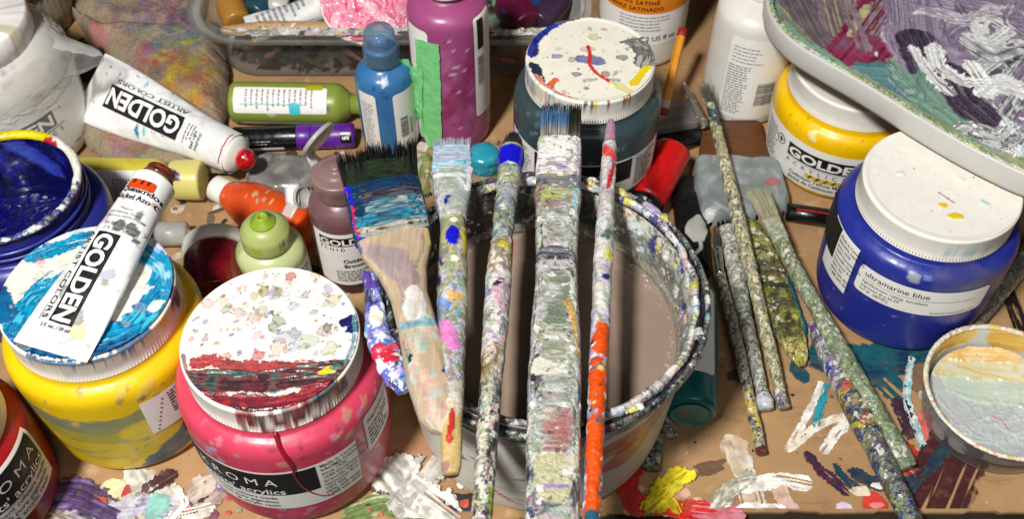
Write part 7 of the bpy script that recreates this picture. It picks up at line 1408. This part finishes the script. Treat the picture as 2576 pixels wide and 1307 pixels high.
# white jar in crumpled film
wj = thing('wrapped_jar', 'large white jar in torn clear film at the left edge', 'paint jar', (-.388, .602, .0008)); wx_ = Axis((-.388, .602, .0008)); wprof = [(.052, 0), (.058, .001), (.0615, .006), (.062, .03), (.062, .068), (.060, .080), (.054, .090), (.0475, .0955), (.045, .0965)]
turned('body', wx_, wprof, M['jar'], wj, 80, 70, (214, 210, 202), lambda p: [p.blob(rng.uniform(-.05, .05), rng.uniform(.05, .1), rng.uniform(.001, .004), [(150, 110, 150), (190, 180, 180), (206, 206, 200)][rng.integers(3)], .002, 0, .7, .0004, .5) for k in range(40)], a0=wx_.face()); turned('lid', wx_, [(.046, .0945), (.047, .095), (.047, .1125), (.0455, .114), (0, .114)], M['lid'], wj, 200, None, (236, 234, 228), lambda p: crust(p, 60, .002, .006, WHITES, h=.0008), ribs=(.0955, .112, -.0007))
wS = on_turned(wx_, rfun_of(wprof, 100), wx_.face(), .062)
patch('label', wS, -.06, .075, .004, .066, M['label'], wj, .0003, nu=50); gm = mat('grey_print_block', (120, 116, 114), .6); patch('logo_block', wS, -.045, .031, .041, .0545, gm, wj, .0005, nu=40); letter(wj, wS, 'GOLDEN', .029, .0428, .0135, M['ink_white'], bold=.03, width=.07, align='r', h=.0009); bars(wj, wS, [(-.045, .038, .0388, .0393)], M['ink_grey'], nu=30); letter(wj, wS, 'ACRYLICS', .034, .0335, .0055, M['ink_grey'], spacing=2.4, align='r', h=.0008); letter(wj, wS, '32 fl. oz. / 946 ml', .052, .0125, .0045, M['ink_grey'], align='r', h=.0008)
def film():
    na, nv = 160, 60; A = np.linspace(-1.9, 2.2, na); t = np.linspace(0, 1, nv); AA, TT = np.meshgrid(A, t, indexing='ij'); z = .0925 - TT * (.022 + .03 * fbm(AA * 2.2, AA * 0, 8)); r = rfun_of(wprof, 100)(z) + .0012 + .002 * fbm(AA * 7, TT * 8, 12) + .004 * np.abs(fbm(AA * 9, TT * 9, 13) - .5)
    pk_ = np.exp(-((AA - .95) / .22) ** 2) * np.exp(-((TT - .35) / .3) ** 2); r = r + .030 * pk_ + .006 * pk_ * fbm(AA * 12, TT * 12, 3)
    mk('plastic_film', wx_.p(r, wx_.face() + AA, z), gq(na, nv), M['clear_thin'], wj)
film()
# orange dish on a ribbed pot
rp = thing('ribbed_pot', 'beige ribbed pot under the orange dish in the upper left corner', 'pot', (-.418, .742, .0008)); rpx = Axis((-.418, .742, .0008)); turned('body', rpx, [(.036, 0), (.040, .002), (.0435, .02), (.0445, .04), (.044, .0435), (0, .0435)], M['lid'], rp, 90, None, (176, 160, 132), lambda p: crust(p, 30, .003, .008, [((150, 134, 110), 4), ((120, 120, 110), 2), ((196, 184, 160), 3)], h=.0002), ribs=(.004, .041, -.0016))
dx_ = Axis((-.446, .752, .0462)); di = thing('paint_dish', 'orange dish with a blue and white crusted rim in the upper left corner', 'dish', (-.446, .752, .0452))
turned('dish_wall', dx_, [(.06, -.0008), (.068, .0), (.076, .006), (.0785, .0095), (.0775, .0105), (.074, .0075), (.066, .003)], M['paint'], di, 260, 40, (190, 190, 184), lambda p: crust(p, 260, .0015, .005, [((236, 234, 228), 6), ((60, 90, 190), 4), ((206, 206, 190), 4), ((200, 190, 90), 3), ((226, 180, 110), 3), ((120, 150, 190), 2)], h=.001), close=False)
disc('dish_paint', dx_, .0755, .0042, M['paint_wet'], di, (214, 138, 56), lambda p: [p.stroke([(rng.uniform(-.08, .08), rng.uniform(-.08, .08)) for _ in range(3)], .02, [(214, 140, 60), (226, 160, 84), (196, 116, 40)], .0006, .4, 1, 14) for k in range(16)] + [p.blob(.03, -.045, .003, (190, 40, 20), None, 0, 1, .0008)], 120, dish=.004)

# ================================================================== middle back: film, pencil, markers, trays
def bagp(p):
    for k in range(60): q = at(rng.uniform(600, 830), rng.uniform(375, 490), .01); p.blob(q.x, q.y, rng.uniform(.002, .01), [(110, 106, 104), (140, 136, 132), (90, 86, 84), (176, 172, 168)][rng.integers(4)], rng.uniform(.001, .005), rng.uniform(0, 3), .4, 0, .8, .5, f=5)
M['bag'] = mat('grey_film', None, .18, .4, .12, 90, .5, 300)
heap('plastic_sheet', 'crumpled grey plastic sheet between the marker and the orange bottle', 'plastic sheet', [[(600, 400), (680, 380), (800, 385), (830, 440), (770, 475), (690, 490), (620, 462)]], .012, (120, 116, 112), bagp, .0012, .012, .010, .0, 'bag')
def rockp(p): crust(p, 60, .002, .006, [((140, 132, 84), 5), ((170, 164, 130), 4), ((96, 92, 60), 4), ((196, 190, 170), 2), ((120, 110, 100), 3)], h=.001)
heap('dried_paint_lump', 'olive lump of dried paint beside the foot of the magenta bottle', 'paint lump', [[(1036, 390), (1085, 378), (1110, 420), (1098, 470), (1050, 480), (1030, 430)]], .020, (140, 134, 96), rockp, .0008, .014, .008, .0008, 'paint')
# pencil
pa, pb = at(1719, 68, .062), at(1667, 288, .0205); pen = thing('pencil', 'yellow ochre pencil with red ends leaning on the white varnish bottle', 'pencil', pb); px_ = Axis(pb, pa - pb, (1, 0, 0)); pL = (pa - pb).length
turned('shaft', px_, [(.0036, pL * .16), (.0036, pL * .90)], mat('pencil_paint', (212, 140, 24), .4, .2, .08, 100), pen, 6, None, smooth=False); turned('ferrule', px_, [(.0037, pL * .065), (.004, pL * .08), (.0037, pL * .1), (.004, pL * .12), (.0037, pL * .165)], mat('pale_ferrule', (200, 176, 160), .4, 0, .1, 90), pen, 24, None); rm_ = mat('red_rubber', (150, 24, 22), .6, 0, .1, 90); turned('eraser', px_, [(.003, 0), (.0038, .001), (.0038, pL * .07), (.0036, pL * .075)], rm_, pen, 24, None); turned('red_end', px_, [(.0037, pL * .895), (.0038, pL * .90), (.0034, pL * .985), (.0, pL)], rm_, pen, 24, None)
# flat clear case under the pencil
def slab(name, label, cat, corners, z0, z1, mt, group=None, bev=.0012, paint=None, origin=None):
    c = np.array([tuple(at(px, py, z1)[:2]) for px, py in corners]); ctr = c.mean(0); k = 26; pts = []
    for i in range(4):
        a, b_, cc = c[i - 1], c[i], c[(i + 1) % 4]; d1 = (a - b_) / np.linalg.norm(a - b_); d2 = (cc - b_) / np.linalg.norm(cc - b_); r = .005
        for t in np.linspace(0, 1, 7): pts.append((1 - t) ** 2 * (b_ + d1 * r) + 2 * t * (1 - t) * b_ + t * t * (b_ + d2 * r))
    o = np.array(pts); n_ = len(o)
    rows = [(1 - bev / .03, z0), (1, z0 + bev), (1, z1 - bev), (1 - bev / .03, z1), (.5, z1), (.02, z1)]
    Vv = np.stack([np.concatenate([ctr + (o - ctr) * s_, np.full((n_, 1), z)], 1) for s_, z in rows], 1)
    return tag(mk(name, Vv, gq(n_, len(rows), True), mt, None), label, cat, group)
M['tin'] = mat('scuffed_grey', (112, 108, 104), .3, .2, .3, 40, .2, 300)
slab('flat_case', 'scuffed grey flat case under the pencil eraser', 'case', [(1645, 325), (1765, 305), (1745, 245), (1655, 262)], .001, .015, M['tin'])
slab('black_tray', 'glossy black plastic tray behind the red cap marker', 'tray', [(1630, 400), (1775, 345), (1768, 318), (1630, 345)], .0008, .009, M['black'])
stick('thin steel ferruled brush leaning beside the pencil', [at(1718, 205, .03), at(1738, 245, .026), at(1775, 320, .018)], [.0012, .0028, .0032], [.001, .0024, .003], (104, 96, 86), None, amp=0, lump=0, nl=40)
# red capped marker
ra, rb_ = at(1697, 372, .030), at(1628, 505, .0165); rmk = thing('marker', 'black marker with a wide red cap leaning against the bucket', 'marker', rb_); rx_ = Axis(rb_, ra - rb_, (0, 0, 1)); rL = (ra - rb_).length
redp = mat('red_cap_plastic', (190, 14, 14), .35, 0, .08, 120, .1, 300); turned('cap', rx_, [(.0128, 0), (.0135, .0006), (.0137, .004), (.0134, rL - .003), (.0125, rL - .0006), (.0, rL)], redp, rmk, 60, None); turned('barrel', rx_, [(.0128, -.0002), (.0134, -.0006), (.0134, -.004), (.0118, -.006), (.0116, -.028), (.0, -.0282)], M['black'], rmk, 48, None)
# wooden block
slab('wood_block', 'brown wooden block between the white bottle and the clear case', 'wood block', [(1755, 420), (1945, 420), (1915, 300), (1770, 300)], .0008, .010, M['wood'])
# clear scuffed lid
def clp(p):
    for k in range(70): q = at(rng.uniform(1735, 1990), rng.uniform(395, 565), .016); p.blob(q.x, q.y, rng.uniform(.002, .012), [(142, 150, 150), (112, 120, 120), (160, 166, 164), (96, 104, 104), (190, 194, 192)][rng.integers(5)], rng.uniform(.001, .005), rng.uniform(0, 3), .4, .0001, .8, .5, f=5)
    p.blob(*tuple(at(1945, 460, .016)[:2]), .006, (170, 90, 96), .005, 0, .8, .0004, .6); p.blob(*tuple(at(1770, 540, .016)[:2]), .008, (210, 212, 210), .004, .3, .7, .0004, .7, f=5)
heap('plastic_case', 'scuffed clear plastic case with grey paint under the brushes', 'plastic case', [[(1737, 410), (1750, 398), (1940, 398), (1960, 410), (1988, 505), (1985, 530), (1800, 562), (1768, 556), (1745, 470)]], .0165, (128, 136, 136), clp, .0011, .005, .0012, 0, 'bag')
# black blister tray with a white nozzle cap
slab('phone_case', 'black glossy case lying between the bucket and the brushes', 'case', [(1712, 690), (1790, 690), (1770, 440), (1690, 440)], .0008, .011, M['black'])
nz = thing('nozzle_cap', 'white teardrop nozzle cap lying on the black case by the bucket', 'nozzle cap', at(1752, 590, .0118)); nc = at(1752, 578, .012)
sweep('cap', [at(1757, 542, .0125), at(1750, 575, .0128), at(1758, 608, .0125)], [(0, .0016), (.3, .0064), (.65, .0084), (1, .004)], [.001, .0016, .0012], M['frost'], nz, 28, 40); sweep('strap', [at(1762, 606, .0125), at(1764, 625, .0125), at(1745, 642, .0125)], [.0016, .0016, .0014], [.001, .001, .001], M['frost'], nz, 12, 24)
# black pen by the cadmium jar
pn0, pn1 = at(1978, 533, .0072), at(2130, 556, .0072); bp = thing('black_pen', 'black pen with red line in front of the cadmium yellow jar', 'pen', pn0); bx_ = Axis(pn0, pn1 - pn0, (0, 0, 1)); bL = (pn1 - pn0).length
turned('barrel', bx_, [(.005, 0), (.0066, .001), (.0068, bL)], M['black'], bp, 40, None); patch('stripe', on_turned(bx_, lambda v: np.full(np.shape(v), .0068), bx_.face(), .0068), -.0035, -.0025, .006, bL - .002, redp, bp, .0003, nu=3, nv=8)

# ================================================================== clear cup of pale paint, lower right
cc = at(2528, 985, .031); cup = thing('paint_cup', 'clear round cup with pale grey, mint and yellow paint inside, lower right', 'paint cup', (cc.x, cc.y, .0008)); cxa = Axis((cc.x, cc.y, .0008)); RC = .0475
turned('cup_wall', cxa, [(.039, .0), (.041, .0008), (.042, .004), (.0447, .015), (.0465, .027), (RC, .030), (RC + .0012, .0305), (RC + .0012, .0315), (RC - .0006, .032)], M['clear'], cup, 100, None, close=False)
def cupin(p):
    p.stroke([(-.15, .03), (.15, .03)], .04, [(182, 186, 182), (196, 200, 196)], 0, .1, .9, 6); p.stroke([(.09, .032), (.13, .026)], .02, [(206, 160, 60), (214, 180, 100)], .0003, .5); p.stroke([(-.13, .03), (-.09, .033)], .02, [(214, 190, 110), (206, 160, 60)], .0003, .5)
turned('inner_wall', cxa, [(.034, .0085), (.0395, .010), (.0428, .014), (.0452, .027), (.0462, .0305)], M['paint_smooth'], cup, 120, 40, (188, 192, 188), cupin, close=False, a0=-math.pi / 2)
def cuppaint(p):
    for k in range(14): p.stroke([(rng.uniform(-.03, .03), rng.uniform(-.03, .01)) for _ in range(3)], .014, [(186, 192, 190), (196, 201, 199), (180, 186, 184)], .0003, .4, .8, 8)
    p.stroke([(-.02, .017), (.006, .011), (.036, .000)], .02, [(190, 206, 192), (200, 212, 190), (178, 200, 196)], .0006, .35, .85, 6); p.stroke([(-.03, .026), (.005, .027), (.034, .018)], .014, [(222, 202, 140), (214, 212, 186), (220, 188, 110)], .0007, .4, .85, 6); p.stroke([(-.02, .036), (.02, .035)], .01, [(226, 176, 100), (228, 210, 160)], .001, .4, 1, 12); p.stroke([(-.004, -.008), (.001, -.012), (.002, -.019)], .0012, [(196, 150, 150)], .0004, .4)
disc('cup_paint', cxa, .0415, .0115, M['paint_smooth'], cup, (188, 194, 192), cuppaint, 150, dish=.006)
ring('rim_paint', (cc.x, cc.y), RC - .0002, .0322, .0013, .0011, cup, (232, 228, 220), lambda p: crust(p, 60, .001, .004, [((236, 234, 228), 8), ((206, 206, 196), 5), ((226, 200, 90), 3), ((222, 120, 90), 2), ((190, 180, 190), 2), ((60, 60, 80), 1)], h=.0009), nl=400, na=14, lump=.35, amp=.0003)
for (a_, z_) in ((-2.4, .015), (-2.75, .011), (-2.2, .019)):
    patch('paint_splash', on_turned(cxa, lambda v: .042 + (v - .004) * .2, a_, .042), -.006, .006, z_ - .007, z_ + .006, [M['white'], mat('dark_teal_paint', (14, 60, 80), .4), M['white']][int(abs(a_ * 10)) % 3], cup, -.0012, rad=.0045, nu=10, nv=8)
